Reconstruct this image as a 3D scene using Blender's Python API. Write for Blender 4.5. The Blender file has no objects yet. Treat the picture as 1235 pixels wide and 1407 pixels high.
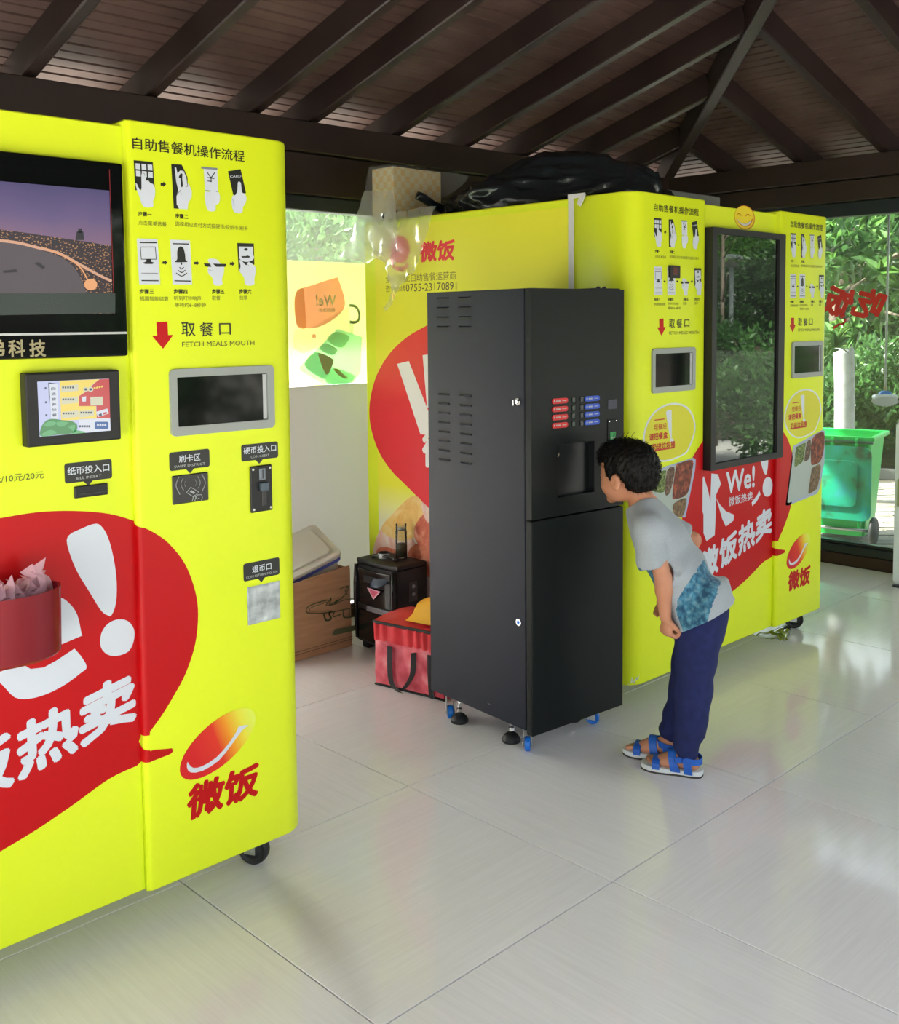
import bpy, bmesh, math, random
import numpy as np
from mathutils import Vector, Matrix
random.seed(7)
SC = bpy.context.scene
COL = SC.collection

# ---------------------------------------------------------------- camera
W_, H_ = 1235, 1407
F_, CX, CY = 1425.998, 620.276, 546.045
YAW, PIT, ROL = 0.796841, 0.0717280, -0.00891899
CAM = np.array([-2.12615, -1.58760, 1.46359])
_fw = np.array([math.cos(YAW)*math.cos(PIT), math.sin(YAW)*math.cos(PIT), -math.sin(PIT)])
_rt = np.array([math.sin(YAW), -math.cos(YAW), 0.0])
_up = np.cross(_rt, _fw)
R_ = math.cos(ROL)*_rt + math.sin(ROL)*_up
U_ = -math.sin(ROL)*_rt + math.cos(ROL)*_up
cd = bpy.data.cameras.new('camera')
cam = bpy.data.objects.new('camera', cd)
COL.objects.link(cam)
m = Matrix.Identity(4)
for i in range(3):
    m[i][0], m[i][1], m[i][2], m[i][3] = R_[i], U_[i], -_fw[i], CAM[i]
cam.matrix_world = m
cd.sensor_fit = 'HORIZONTAL'
cd.sensor_width = 36.0
cd.lens = 36.0*F_/W_
cd.shift_x = (W_/2-CX)/W_
cd.shift_y = (CY-H_/2)/W_
cd.clip_end = 500
SC.camera = cam

# ---------------------------------------------------------------- sky, sun, exposure
SC.view_settings.view_transform = 'Standard'
SC.view_settings.look = 'None'
SC.view_settings.gamma = 1.0
SC.view_settings.exposure = 1.72
SC.view_settings.use_curve_mapping = False
wd = bpy.data.worlds.new('sky')
SC.world = wd
wd.use_nodes = True
nt = wd.node_tree
bg = nt.nodes['Background']
sky = nt.nodes.new('ShaderNodeTexSky')
sky.sky_type = 'NISHITA'
sky.sun_disc = False
sky.sun_elevation = math.radians(52)
sky.sun_rotation = math.radians(-35)
sky.altitude = 50
sky.air_density = 1.6
sky.dust_density = 5.0
sky.ozone_density = 1.0
hs = nt.nodes.new('ShaderNodeHueSaturation')
hs.inputs['Saturation'].default_value = 0.35
nt.links.new(sky.outputs[0], hs.inputs['Color'])
nt.links.new(hs.outputs[0], bg.inputs['Color'])
bg.inputs['Strength'].default_value = 0.27
sd = bpy.data.lights.new('sun', 'SUN')
sd.energy = 9.5
sd.angle = math.radians(2.0)
sd.color = (1.0, 0.95, 0.86)
so = bpy.data.objects.new('sun', sd)
COL.objects.link(so)
SUNV = Vector((-0.50, 0.75, 1.0)).normalized()      # towards the sun
so.rotation_euler = SUNV.to_track_quat('Z', 'Y').to_euler()

# ---------------------------------------------------------------- pixel -> world helpers
def ray(q):
    d = _fw + R_*(q[0]-CX)/F_ - U_*(q[1]-CY)/F_
    return d
def onplane(q, P0, n):
    d = ray(q); n = np.array(n, float); t = (n@(np.array(P0, float)-CAM))/(n@d)
    return CAM+t*d
def px(q, c): return onplane(q, (c, 0, 0), (1, 0, 0))
def py(q, c): return onplane(q, (0, c, 0), (0, 1, 0))
def pz(q, c=0.0): return onplane(q, (0, 0, c), (0, 0, 1))

# ---------------------------------------------------------------- materials
MATS = {}
def mat(name, col, rough=0.5, metal=0.0, spec=0.5, coat=0.0, coatr=0.05, alpha=1.0, trans=0.0, ior=1.45, emit=None, estr=0.0, sheen=0.0, sub=0.0):
    m = bpy.data.materials.new(name)
    m.use_nodes = True
    b = m.node_tree.nodes['Principled BSDF']
    b.inputs['Base Color'].default_value = (*col, 1)
    b.inputs['Roughness'].default_value = rough
    b.inputs['Metallic'].default_value = metal
    b.inputs['Specular IOR Level'].default_value = spec
    b.inputs['Coat Weight'].default_value = coat
    b.inputs['Coat Roughness'].default_value = coatr
    b.inputs['Transmission Weight'].default_value = trans
    b.inputs['IOR'].default_value = ior
    b.inputs['Alpha'].default_value = alpha
    b.inputs['Sheen Weight'].default_value = sheen
    if sub: 
        b.inputs['Subsurface Weight'].default_value = sub
        b.inputs['Subsurface Radius'].default_value = (0.012, 0.005, 0.003)
        b.inputs['Subsurface Scale'].default_value = 1.0
    if emit:
        b.inputs['Emission Color'].default_value = (*emit, 1)
        b.inputs['Emission Strength'].default_value = estr
    MATS[name] = m
    return m
def N(m, t, **kw):
    n = m.node_tree.nodes.new(t)
    for k, v in kw.items(): setattr(n, k, v)
    return n
def L(m, a, b): m.node_tree.links.new(a, b)
def BS(m): return m.node_tree.nodes['Principled BSDF']
def texco(m, scale=(1, 1, 1), kind='Object'):
    t = N(m, 'ShaderNodeTexCoord'); mp = N(m, 'ShaderNodeMapping')
    mp.inputs['Scale'].default_value = scale
    L(m, t.outputs[kind], mp.inputs['Vector'])
    return mp.outputs[0]
def noise(m, vec, scale=5, detail=4, rough=0.5, dist=0.0):
    n = N(m, 'ShaderNodeTexNoise')
    n.inputs['Scale'].default_value = scale; n.inputs['Detail'].default_value = detail
    n.inputs['Roughness'].default_value = rough; n.inputs['Distortion'].default_value = dist
    L(m, vec, n.inputs['Vector'])
    return n.outputs['Fac']
def ramp(m, fac, stops):
    r = N(m, 'ShaderNodeValToRGB')
    el = r.color_ramp.elements
    while len(el) > 1: el.remove(el[-1])
    el[0].position = stops[0][0]; el[0].color = (*stops[0][1], 1)
    for p, c in stops[1:]:
        e = el.new(p); e.color = (*c, 1)
    L(m, fac, r.inputs[0])
    return r.outputs[0]
def bump(m, fac, strength=0.2, dist=0.01):
    b = N(m, 'ShaderNodeBump')
    b.inputs['Strength'].default_value = strength; b.inputs['Distance'].default_value = dist
    L(m, fac, b.inputs['Height'])
    L(m, b.outputs[0], BS(m).inputs['Normal'])
def nmat(name, stops, scale=5, vscale=(1, 1, 1), rough=0.5, detail=5, bmp=0.0, bdist=0.01, kind='Object', **kw):
    m = mat(name, stops[0][1], rough, **kw)
    f = noise(m, texco(m, vscale, kind), scale, detail)
    L(m, ramp(m, f, stops), BS(m).inputs['Base Color'])
    if bmp: bump(m, f, bmp, bdist)
    return m

YEL = (0.74, 0.86, 0.020)
yellow = nmat('yellow_vinyl', [(0.3, (0.70, 0.84, 0.016)), (0.7, (0.76, 0.88, 0.022))], 2.0, rough=0.38, spec=0.35)
yellow_print = mat('yellow_print', (0.80, 0.78, 0.03), 0.45)
red = mat('red_vinyl', (0.50, 0.0035, 0.006), 0.36, spec=0.25)
red_sign = mat('red_print', (0.80, 0.016, 0.030), 0.4)
redlet = mat('red_lettering', (0.55, 0.02, 0.02), 0.5)
white = mat('white_print', (0.62, 0.67, 0.74), 0.35)
ink = mat('black_ink', (0.012, 0.014, 0.012), 0.35)
inkthin = mat('grey_ink', (0.10, 0.12, 0.03), 0.5)
orange = mat('orange_ink', (0.60, 0.20, 0.01), 0.45)
black_plastic = mat('black_plastic', (0.010, 0.010, 0.011), 0.28)
matt_black = mat('matt_black_plastic', (0.012, 0.012, 0.013), 0.5)
steel = mat('brushed_steel', (0.45, 0.46, 0.46), 0.3, metal=0.9)
chrome = mat('chrome', (0.8, 0.8, 0.8), 0.12, metal=1.0)
grey_frame = mat('grey_plastic_frame', (0.30, 0.33, 0.31), 0.35)
dark_glass = mat('dark_screen_glass', (0.004, 0.005, 0.005), 0.05, spec=0.3, ior=1.45)
dark_glass2 = mat('dark_hatch_glass', (0.004, 0.005, 0.005), 0.06, spec=0.25)
rubber = mat('black_rubber', (0.015, 0.016, 0.018), 0.55)
blue_plastic = mat('blue_plastic', (0.01, 0.16, 0.62), 0.35)
machine_body = mat('machine_sheet_white', (0.72, 0.72, 0.72), 0.4)
dirty = mat('dirt', (0.12, 0.12, 0.03), 0.8)

cab = mat('charcoal_powder_coat', (0.009, 0.012, 0.023), 0.45, spec=0.28)
f = noise(cab, texco(cab), 300, 2); bump(cab, f, 0.08, 0.002)
cabf = mat('black_powder_coat', (0.005, 0.0075, 0.0075), 0.42, spec=0.25)
f = noise(cabf, texco(cabf), 300, 2); bump(cabf, f, 0.06, 0.002)

# tile: polished porcelain with fine linear streaks
def tile_mat(name, rot):
    m = mat(name, (0.5, 0.5, 0.47), 0.10, spec=0.5)
    vs = (4, 110, 1) if not rot else (110, 4, 1)
    v = texco(m, vs)
    oi = N(m, 'ShaderNodeObjectInfo')
    add = N(m, 'ShaderNodeVectorMath', operation='ADD')
    L(m, v, add.inputs[0]); 
    sc = N(m, 'ShaderNodeVectorMath', operation='SCALE'); cmb = N(m, 'ShaderNodeCombineXYZ')
    L(m, oi.outputs['Random'], cmb.inputs[2]); L(m, cmb.outputs[0], sc.inputs[0]); sc.inputs['Scale'].default_value = 40
    L(m, sc.outputs[0], add.inputs[1])
    f = noise(m, add.outputs[0], 1.0, 5, 0.65, 0.3)
    L(m, ramp(m, f, [(0.25, (0.745, 0.725, 0.73)), (0.5, (0.79, 0.77, 0.78)), (0.75, (0.835, 0.815, 0.83))]), BS(m).inputs['Base Color'])
    r = N(m, 'ShaderNodeMapRange'); r.inputs['To Min'].default_value = 0.05; r.inputs['To Max'].default_value = 0.11
    L(m, f, r.inputs['Value']); L(m, r.outputs[0], BS(m).inputs['Roughness'])
    return m
tileA, tileB = tile_mat('porcelain_tile_lengthwise', False), tile_mat('porcelain_tile_crosswise', True)
grout = mat('dark_grout', (0.03, 0.027, 0.022), 0.9)

wood = nmat('dark_stained_board', [(0.3, (0.060, 0.032, 0.026)), (0.55, (0.092, 0.051, 0.042)), (0.8, (0.125, 0.075, 0.062))], 4, (1, 1, 1), 0.6, bmp=0.15)
rafterm = nmat('dark_brown_timber', [(0.3, (0.020, 0.012, 0.011)), (0.7, (0.036, 0.023, 0.020))], 3, (1, 1, 1), 0.36, bmp=0.05)
beamm = nmat('dark_brown_beam', [(0.3, (0.018, 0.009, 0.007)), (0.7, (0.030, 0.016, 0.013))], 3, (1, 1, 1), 0.5)
roofgap = mat('roof_underlay', (0.006, 0.005, 0.005), 0.9)
roofout = mat('roof_covering', (0.10, 0.09, 0.08), 0.8)
alu = mat('dark_aluminium_frame', (0.030, 0.036, 0.042), 0.35, metal=0.3)
plinthm = mat('brown_painted_plinth', (0.040, 0.016, 0.014), 0.45)


def glass_mat(name, tint=(1, 1, 1), haze=0.0):
    m = bpy.data.materials.new(name); m.use_nodes = True
    n = m.node_tree.nodes; n.clear()
    o = n.new('ShaderNodeOutputMaterial'); t = n.new('ShaderNodeBsdfTransparent'); g = n.new('ShaderNodeBsdfGlossy')
    t.inputs[0].default_value = (*tint, 1); g.inputs['Roughness'].default_value = 0.01
    fr = n.new('ShaderNodeFresnel'); fr.inputs[0].default_value = 1.45
    mx = n.new('ShaderNodeMixShader')
    L(m, fr.outputs[0], mx.inputs[0]); L(m, t.outputs[0], mx.inputs[1]); L(m, g.outputs[0], mx.inputs[2])
    last = mx.outputs[0]
    if haze:
        d = n.new('ShaderNodeBsdfDiffuse'); tr = n.new('ShaderNodeBsdfTranslucent'); ad = n.new('ShaderNodeMixShader'); m2 = n.new('ShaderNodeMixShader')
        d.inputs[0].default_value = (.9, .9, .88, 1); tr.inputs[0].default_value = (.9, .9, .88, 1)
        ad.inputs[0].default_value = 0.5
        L(m, d.outputs[0], ad.inputs[1]); L(m, tr.outputs[0], ad.inputs[2])
        m2.inputs[0].default_value = haze
        L(m, last, m2.inputs[1]); L(m, ad.outputs[0], m2.inputs[2]); last = m2.outputs[0]
    L(m, last, o.inputs[0])
    return m
def frosted(name, col, amount):
    m = bpy.data.materials.new(name); m.use_nodes = True; n = m.node_tree.nodes; n.clear()
    o = n.new('ShaderNodeOutputMaterial'); d = n.new('ShaderNodeBsdfDiffuse'); t = n.new('ShaderNodeBsdfTranslucent'); x = n.new('ShaderNodeMixShader')
    d.inputs[0].default_value = (*col, 1); t.inputs[0].default_value = (*col, 1); x.inputs[0].default_value = amount
    L(m, d.outputs[0], x.inputs[1]); L(m, t.outputs[0], x.inputs[2]); L(m, x.outputs[0], o.inputs[0])
    return m
panelm = frosted('frosted_glass_panel', (0.93, 0.93, 0.92), 0.75)  # unseen panes behind the left machine, made clearer to pass extra light
panelg = frosted('grey_film_panel', (0.60, 0.60, 0.60), 0.22)
pane_glass = glass_mat('window_glass', (0.93, 0.97, 0.95), 0.03)
pane_glass_b = glass_mat('dusty_window_glass', (0.92, 0.97, 0.94), 0.16)
clear_glass = glass_mat('clear_glass', (0.9, 0.93, 0.92), 0.02)

# ---------------------------------------------------------------- object helpers
def empty(name, loc, parent=None, rz=0.0):
    o = bpy.data.objects.new(name, None); COL.objects.link(o)
    o.empty_display_size = 0.1
    if parent: o.parent = parent
    o.location = (W(parent).inverted() @ Vector(loc)) if parent else loc
    o.rotation_euler = (0, 0, rz)
    return o
def tag(o, label=None, cat=None, group=None, kind=None):
    if label: o['label'] = label
    if cat: o['category'] = cat
    if group: o['group'] = group
    if kind: o['kind'] = kind
    return o
def W(o):       # world matrix of an Empty chain, before depsgraph update
    mm = o.matrix_basis.copy()
    p = o.parent
    while p: mm = p.matrix_basis @ mm; p = p.parent
    return mm
def obj(name, bm, mats, parent=None, smooth=False, world=True, angle=None):
    """link a bmesh given in world coordinates as one mesh object under parent"""
    me = bpy.data.meshes.new(name)
    if not isinstance(mats, (list, tuple)): mats = [mats]
    if parent is not None and world:
        bm.transform(W(parent).inverted())
    bm.to_mesh(me); bm.free()
    for mm in mats: me.materials.append(mm)
    if smooth:
        for p in me.polygons: p.use_smooth = True
        if angle is not None:
            try: me.set_sharp_from_angle(angle=math.radians(angle))
            except Exception: pass
    o = bpy.data.objects.new(name, me); COL.objects.link(o)
    if parent is not None: o.parent = parent
    return o
def struct(o):
    o['kind'] = 'structure'; return o
def add_box(bm, lo, hi, bev=0.0, seg=2, M=None, mi=0):
    lo = Vector(lo); hi = Vector(hi)
    c = (lo+hi)/2; d = hi-lo
    tmp = bmesh.new()
    bmesh.ops.create_cube(tmp, size=1.0)
    bmesh.ops.transform(tmp, matrix=Matrix.Diagonal((*d, 1)), verts=tmp.verts)
    if bev: bmesh.ops.bevel(tmp, geom=tmp.edges[:], offset=bev, segments=seg, affect='EDGES', profile=0.5)
    bmesh.ops.translate(tmp, vec=c, verts=tmp.verts)
    if M is not None: bmesh.ops.transform(tmp, matrix=M, verts=tmp.verts)
    merge(bm, tmp, mi)
    return bm
def merge(bm, tmp, mi=0):
    vm = {}
    for v in tmp.verts: vm[v] = bm.verts.new(v.co)
    for fc in tmp.faces:
        try:
            nf = bm.faces.new([vm[v] for v in fc.verts]); nf.material_index = mi if mi is not None else fc.material_index
            nf.smooth = fc.smooth
        except ValueError: pass
    tmp.free()
def box(lo, hi, bev=0.0, seg=2, M=None):
    return add_box(bmesh.new(), lo, hi, bev, seg, M)
def add_prism(bm, pts, z0, z1, bev=0.0, M=None, mi=0):
    """extrude a 2-D outline between z0 and z1"""
    tmp = bmesh.new()
    a = [tmp.verts.new((x, y, z0)) for x, y in pts]; b = [tmp.verts.new((x, y, z1)) for x, y in pts]
    n = len(pts)
    tmp.faces.new(list(reversed(a))); tmp.faces.new(b)
    for i in range(n): tmp.faces.new((a[i], a[(i+1) % n], b[(i+1) % n], b[i]))
    bmesh.ops.recalc_face_normals(tmp, faces=tmp.faces)
    if bev:
        es = [e for e in tmp.edges if abs(e.verts[0].co.z-e.verts[1].co.z) < 1e-6]
        bmesh.ops.bevel(tmp, geom=es, offset=bev, segments=3, affect='EDGES', profile=0.5)
    if M is not None: bmesh.ops.transform(tmp, matrix=M, verts=tmp.verts)
    merge(bm, tmp, mi)
    return bm
def add_cyl(bm, a, b, r, r2=None, n=20, cap=True, mi=0, smooth=True):
    a = Vector(a); b = Vector(b); r2 = r if r2 is None else r2
    d = (b-a).normalized(); q = d.to_track_quat('Z', 'Y').to_matrix()
    A = []; B = []
    for i in range(n):
        t = 2*math.pi*i/n; e = q @ Vector((math.cos(t), math.sin(t), 0))
        A.append(bm.verts.new(a+e*r)); B.append(bm.verts.new(b+e*r2))
    for i in range(n):
        fc = bm.faces.new((A[i], A[(i+1) % n], B[(i+1) % n], B[i])); fc.smooth = smooth; fc.material_index = mi
    if cap:
        fc = bm.faces.new(list(reversed(A))); fc.material_index = mi
        fc = bm.faces.new(B); fc.material_index = mi
    return bm
def add_lathe(bm, c, prof, n=24, axis=(0, 0, 1), mi=0):
    c = Vector(c); q = Vector(axis).normalized().to_track_quat('Z', 'Y').to_matrix()
    rings = []
    for r, z in prof:
        if r < 1e-6: rings.append([bm.verts.new(c+q@Vector((0, 0, z)))])
        else: rings.append([bm.verts.new(c+q@Vector((r*math.cos(2*math.pi*i/n), r*math.sin(2*math.pi*i/n), z))) for i in range(n)])
    for a, b in zip(rings, rings[1:]):
        for i in range(n):
            j = (i+1) % n
            if len(a) == 1 and len(b) == 1: continue
            if len(a) == 1: vs = (a[0], b[j], b[i])
            elif len(b) == 1: vs = (a[i], a[j], b[0])
            else: vs = (a[i], a[j], b[j], b[i])
            fc = bm.faces.new(vs); fc.smooth = True; fc.material_index = mi
    return bm
def add_tube(bm, pts, r, n=8, mi=0, radii=None):
    pts = [Vector(p) for p in pts]; rings = []
    up = Vector((0.13, 0.21, 1)).normalized()
    for i, p in enumerate(pts):
        d = (pts[min(i+1, len(pts)-1)]-pts[max(i-1, 0)]).normalized()
        x = d.cross(up)
        if x.length < 1e-3: x = d.cross(Vector((1, 0, 0)))
        x.normalize(); y = d.cross(x).normalized()
        rr = radii[i] if radii else r
        rings.append([bm.verts.new(p+(x*math.cos(2*math.pi*k/n)+y*math.sin(2*math.pi*k/n))*rr) for k in range(n)])
    for a, b in zip(rings, rings[1:]):
        for i in range(n):
            fc = bm.faces.new((a[i], a[(i+1) % n], b[(i+1) % n], b[i])); fc.smooth = True; fc.material_index = mi
    for rg in (list(reversed(rings[0])), rings[-1]):
        fc = bm.faces.new(rg); fc.material_index = mi
    return bm
def add_band(bm, pts, side, w, t, mi=0):
    """flat strap: centre line pts, list of side vectors, width w, thickness t"""
    pts = [Vector(p) for p in pts]; n = len(pts); rings = []
    for i, p in enumerate(pts):
        s = Vector(side[i] if isinstance(side, list) else side).normalized()
        d = (pts[min(i+1, n-1)]-pts[max(i-1, 0)]).normalized()
        nn = s.cross(d).normalized()
        rings.append([bm.verts.new(p+s*a*w/2+nn*b*t/2) for a, b in ((-1, -1), (1, -1), (1, 1), (-1, 1))])
    for a, b in zip(rings, rings[1:]):
        for i in range(4):
            fc = bm.faces.new((a[i], a[(i+1) % 4], b[(i+1) % 4], b[i])); fc.material_index = mi
    bm.faces.new(list(reversed(rings[0]))); bm.faces.new(rings[-1])
    return bm
def catmull(pts, k=6, closed=True):
    n = len(pts); out = []
    P = [np.array(p, float) for p in pts]
    rng = range(n) if closed else range(n-1)
    for i in rng:
        if closed: p0, p1, p2, p3 = P[(i-1) % n], P[i], P[(i+1) % n], P[(i+2) % n]
        else: p0, p1, p2, p3 = P[max(i-1, 0)], P[i], P[i+1], P[min(i+2, n-1)]
        for j in range(k):
            t = j/k
            out.append(0.5*((2*p1)+(-p0+p2)*t+(2*p0-5*p1+4*p2-p3)*t*t+(-p0+3*p1-3*p2+p3)*t**3))
    if not closed: out.append(P[-1])
    return [tuple(o) for o in out]
def rrect(x0, z0, x1, z1, r, k=4):
    out = []
    for cx, cz, a0 in ((x1-r, z1-r, 0), (x0+r, z1-r, 90), (x0+r, z0+r, 180), (x1-r, z0+r, 270)):
        for i in range(k+1):
            a = math.radians(a0+90*i/k); out.append((cx+r*math.cos(a), cz+r*math.sin(a)))
    return out
def circ(cx, cz, rx, rz=None, k=28, a=0.0):
    rz = rx if rz is None else rz
    return [(cx+rx*math.cos(t)*math.cos(a)-rz*math.sin(t)*math.sin(a), cz+rx*math.cos(t)*math.sin(a)+rz*math.sin(t)*math.cos(a)) for t in [2*math.pi*i/k for i in range(k)]]
def clip(pts, axis, val, keep_less):
    out = []; n = len(pts)
    for i in range(n):
        a, b = pts[i], pts[(i+1) % n]
        ia = (a[axis] <= val) == keep_less; ib = (b[axis] <= val) == keep_less
        if ia: out.append(a)
        if ia != ib:
            t = (val-a[axis])/(b[axis]-a[axis]); out.append((a[0]+t*(b[0]-a[0]), a[1]+t*(b[1]-a[1])))
    return out

class Print:
    """flat print on a plane: map(u, v) -> world; every layer lies 0.3 mm further out"""
    def __init__(s, org, ux, n, parent):
        s.o = Vector(org); s.ux = Vector(ux).normalized(); s.n = Vector(n).normalized(); s.uz = Vector((0, 0, 1)); s.par = parent
        s.reset()
    def reset(s): s.bm = bmesh.new(); s.mats = []
    def mi(s, m):
        if m not in s.mats: s.mats.append(m)
        return s.mats.index(m)
    def at(s, u, v, l): return s.o+s.ux*u+s.uz*v+s.n*(0.0006+0.0004*l)
    def poly(s, pts, m, l=0):
        if len(pts) < 3: return
        vs = [s.bm.verts.new(s.at(u, v, l)) for u, v in pts]
        fc = s.bm.faces.new(vs); fc.material_index = s.mi(m); fc.normal_update()
        if fc.normal.dot(s.n) < 0: fc.normal_flip()
    def rect(s, u0, v0, u1, v1, m, l=0, r=0.0):
        s.poly(rrect(u0, v0, u1, v1, r) if r else [(u0, v0), (u1, v0), (u1, v1), (u0, v1)], m, l)
    def line(s, pts, w, m, l=0, closed=False):
        P = [Vector(p) for p in pts]; n = len(P)
        for i in range(n if closed else n-1):
            a, b = P[i], P[(i+1) % n]; d = (b-a)
            if d.length < 1e-9: continue
            d.normalize(); q = Vector((-d.y, d.x))*w/2; e = d*w*0.3
            s.poly([tuple(a-q-e), tuple(b-q+e), tuple(b+q+e), tuple(a+q-e)], m, l)
    def ring(s, pts, w, m, l=0): s.line(pts, w, m, l, True)
    def text(s, st, u0, v0, h=None, u1=None, m=None, l=1, bold=0.0, shear=0.0, rot=0.0, squeeze=1.0, mirror=False):
        """u0,v0 lower-left of the ink box; h ink height; u1 right end (fits the width)"""
        c = bpy.data.curves.new('t', 'FONT'); c.body = st; c.size = 1.0; c.resolution_u = 2
        ob = bpy.data.objects.new('t', c); COL.objects.link(ob)
        dg = bpy.context.evaluated_depsgraph_get()
        me = bpy.data.meshes.new_from_object(ob.evaluated_get(dg))
        n = len(me.vertices); co = np.empty(n*3); me.vertices.foreach_get('co', co); co = co.reshape(-1, 3)[:, :2]
        x0, x1, y0, y1 = co[:, 0].min(), co[:, 0].max(), co[:, 1].min(), co[:, 1].max()
        sy = (h/(y1-y0)) if h else None
        sx = ((u1-u0)/(x1-x0)) if u1 is not None else sy*squeeze
        if sy is None: sy = sx
        co = (co-np.array([x0, y0]))*np.array([sx, sy])
        if mirror: co[:, 0] = (x1-x0)*sx-co[:, 0]
        if shear:
            if isinstance(shear, tuple): co[:, 1] += co[:, 0]*shear[0]; co[:, 0] += co[:, 1]*shear[1]
            else: co[:, 0] += co[:, 1]*shear
        ca, sa = math.cos(rot), math.sin(rot)
        X = co[:, 0]*ca-co[:, 1]*sa+u0; Y = co[:, 0]*sa+co[:, 1]*ca+v0
        k = s.mi(m); bw = bold*(h if h else sy)*.9
        sh = [(0, 0)] if bold < .008 else [(bw*math.cos(a), bw*math.sin(a)) for a in [math.pi*2*q/8+.2 for q in range(8)]]
        if bold >= .035: sh = [(0, 0)]+sh+[(a*.5, b*.5) for a, b in sh[::2]]
        for kk, (dx_, dy_) in enumerate(sh):
            vs = [s.bm.verts.new(s.at(float(X[i])+dx_, float(Y[i])+dy_, l+.07*kk)) for i in range(n)]
            for p in me.polygons:
                try:
                    fc = s.bm.faces.new([vs[i] for i in p.vertices]); fc.material_index = k; fc.normal_update()
                    if fc.normal.dot(s.n) < 0: fc.normal_flip()
                except ValueError: pass
        bpy.data.objects.remove(ob); bpy.data.curves.remove(c); bpy.data.meshes.remove(me)
    def done(s, name, label=None):
        if not s.bm.faces: return None
        o = obj(name, s.bm, s.mats, s.par)
        if label: o['label'] = label
        s.reset(); return o

# ================================================================ THE PAVILION
X1, Y1, X0, Y0 = 3.85, 2.45, -3.2, -2.35
T = 0.8
# floor slab with one object per tile
o = struct(obj('floor', box((X0, Y0, -0.14), (X1+0.1, Y1+0.1, -0.006)), grout)); floor = o
tile_me = {}
def tile_mesh(w, d, mt):
    k = (round(w, 3), round(d, 3), mt.name)
    if k not in tile_me:
        bm = bmesh.new(); g = 0.0020
        add_box(bm, (g, g, -0.008), (w-g, d-g, 0), 0.0006, 1)
        me = bpy.data.meshes.new('tile'); bm.to_mesh(me); bm.free(); me.materials.append(mt); tile_me[k] = me
    return tile_me[k]
for i in range(-4, 5):
    for j in range(-3, 4):
        xa, xb = max(i*T, X0), min((i+1)*T, X1-0.05)
        ya, yb = max(j*T, Y0), min((j+1)*T, Y1-0.03)
        if xb-xa < 0.02 or yb-ya < 0.02: continue
        t = bpy.data.objects.new('tile', tile_mesh(xb-xa, yb-ya, tileA if (i+j) % 2 else tileB))
        t.location = (xa, ya, 0); COL.objects.link(t); t.parent = floor

# roof: hip roof, boards on rafters
SL = 0.293
ZR = 2.405            # underside of rafters above the wall line
RH = 0.125            # rafter depth
def zr(d): return ZR+SL*d
roof = empty('roof', (0, 0, 0)); struct(roof)
DM = (Y1-Y0)/2        # ridge distance
OV = 0.75             # overhang
cs = 1/math.sqrt(1+SL*SL); sn = SL*cs
def board_row(side, d0, d1):
    """one board lying across the rafters of one roof slope between wall distances d0 and d1"""
    def P(along, d, h):
        z = zr(d)+RH*1.04+h
        if side == 'back': return (along, Y1-d, z)
        if side == 'front': return (along, Y0+d, z)
        if side == 'right': return (X1-d, along, z)
        return (X0+d, along, z)
    if side in ('back', 'front'): lo = lambda d: X0+d; hi = lambda d: X1-d
    else: lo = lambda d: Y0+d; hi = lambda d: Y1-d
    if hi(d0)-lo(d0) < 0.02: return None
    dm = (d0+d1)/2; g = 0.0055
    prof = [(d0, 0.0), (dm-g, 0.0), (dm-g*0.7, 0.011), (dm+g*0.7, 0.011), (dm+g, 0.0), (d1, 0.0), (d1, 0.016), (d0, 0.016)]
    bm = bmesh.new()
    A = [bm.verts.new(P(lo(min(d, DM-1e-3))+0.004, d, h)) for d, h in prof]
    B = [bm.verts.new(P(max(hi(min(d, DM-1e-3))-0.004, lo(min(d, DM-1e-3))+0.006), d, h)) for d, h in prof]
    n = len(prof)
    for i in range(n): bm.faces.new((A[i], A[(i+1) % n], B[(i+1) % n], B[i]))
    bm.faces.new(A[::-1]); bm.faces.new(B)
    bmesh.ops.recalc_face_normals(bm, faces=bm.faces)
    return bm
BW = 0.118
for side in ('back', 'right', 'front', 'left'):
    d = -OV
    while d+BW < DM+0.001:
        bm = board_row(side, d+0.0075, d+BW-0.0075)
        if bm: obj('roof_board', bm, wood, roof)
        d += BW
# roof covering over the boards (also closes the joints)
bm = bmesh.new()
def RP(x, y, dz):
    d = min(x-X0, X1-x, y-Y0, Y1-y); return bm.verts.new((x, y, zr(d)+RH*1.04+dz))
for dz, flip in ((0.019, True), (0.07, False)):
    c = [RP(X0-OV, Y0-OV, dz), RP(X1+OV, Y0-OV, dz), RP(X1+OV, Y1+OV, dz), RP(X0-OV, Y1+OV, dz)]
    r0, r1 = RP(X0+DM, (Y0+Y1)/2, dz), RP(X1-DM, (Y0+Y1)/2, dz)
    for f in ((c[0], c[1], r1, r0), (c[1], c[2], r1), (c[2], c[3], r0, r1), (c[3], c[0], r0)):
        fc = bm.faces.new(f); fc.material_index = 0 if flip else 1
    if flip: inner = c
    else:
        for i in range(4):
            fc = bm.faces.new((inner[i], inner[(i+1) % 4], c[(i+1) % 4], c[i])); fc.material_index = 1
obj('roof_covering', bm, [roofgap, roofout], roof)
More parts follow.
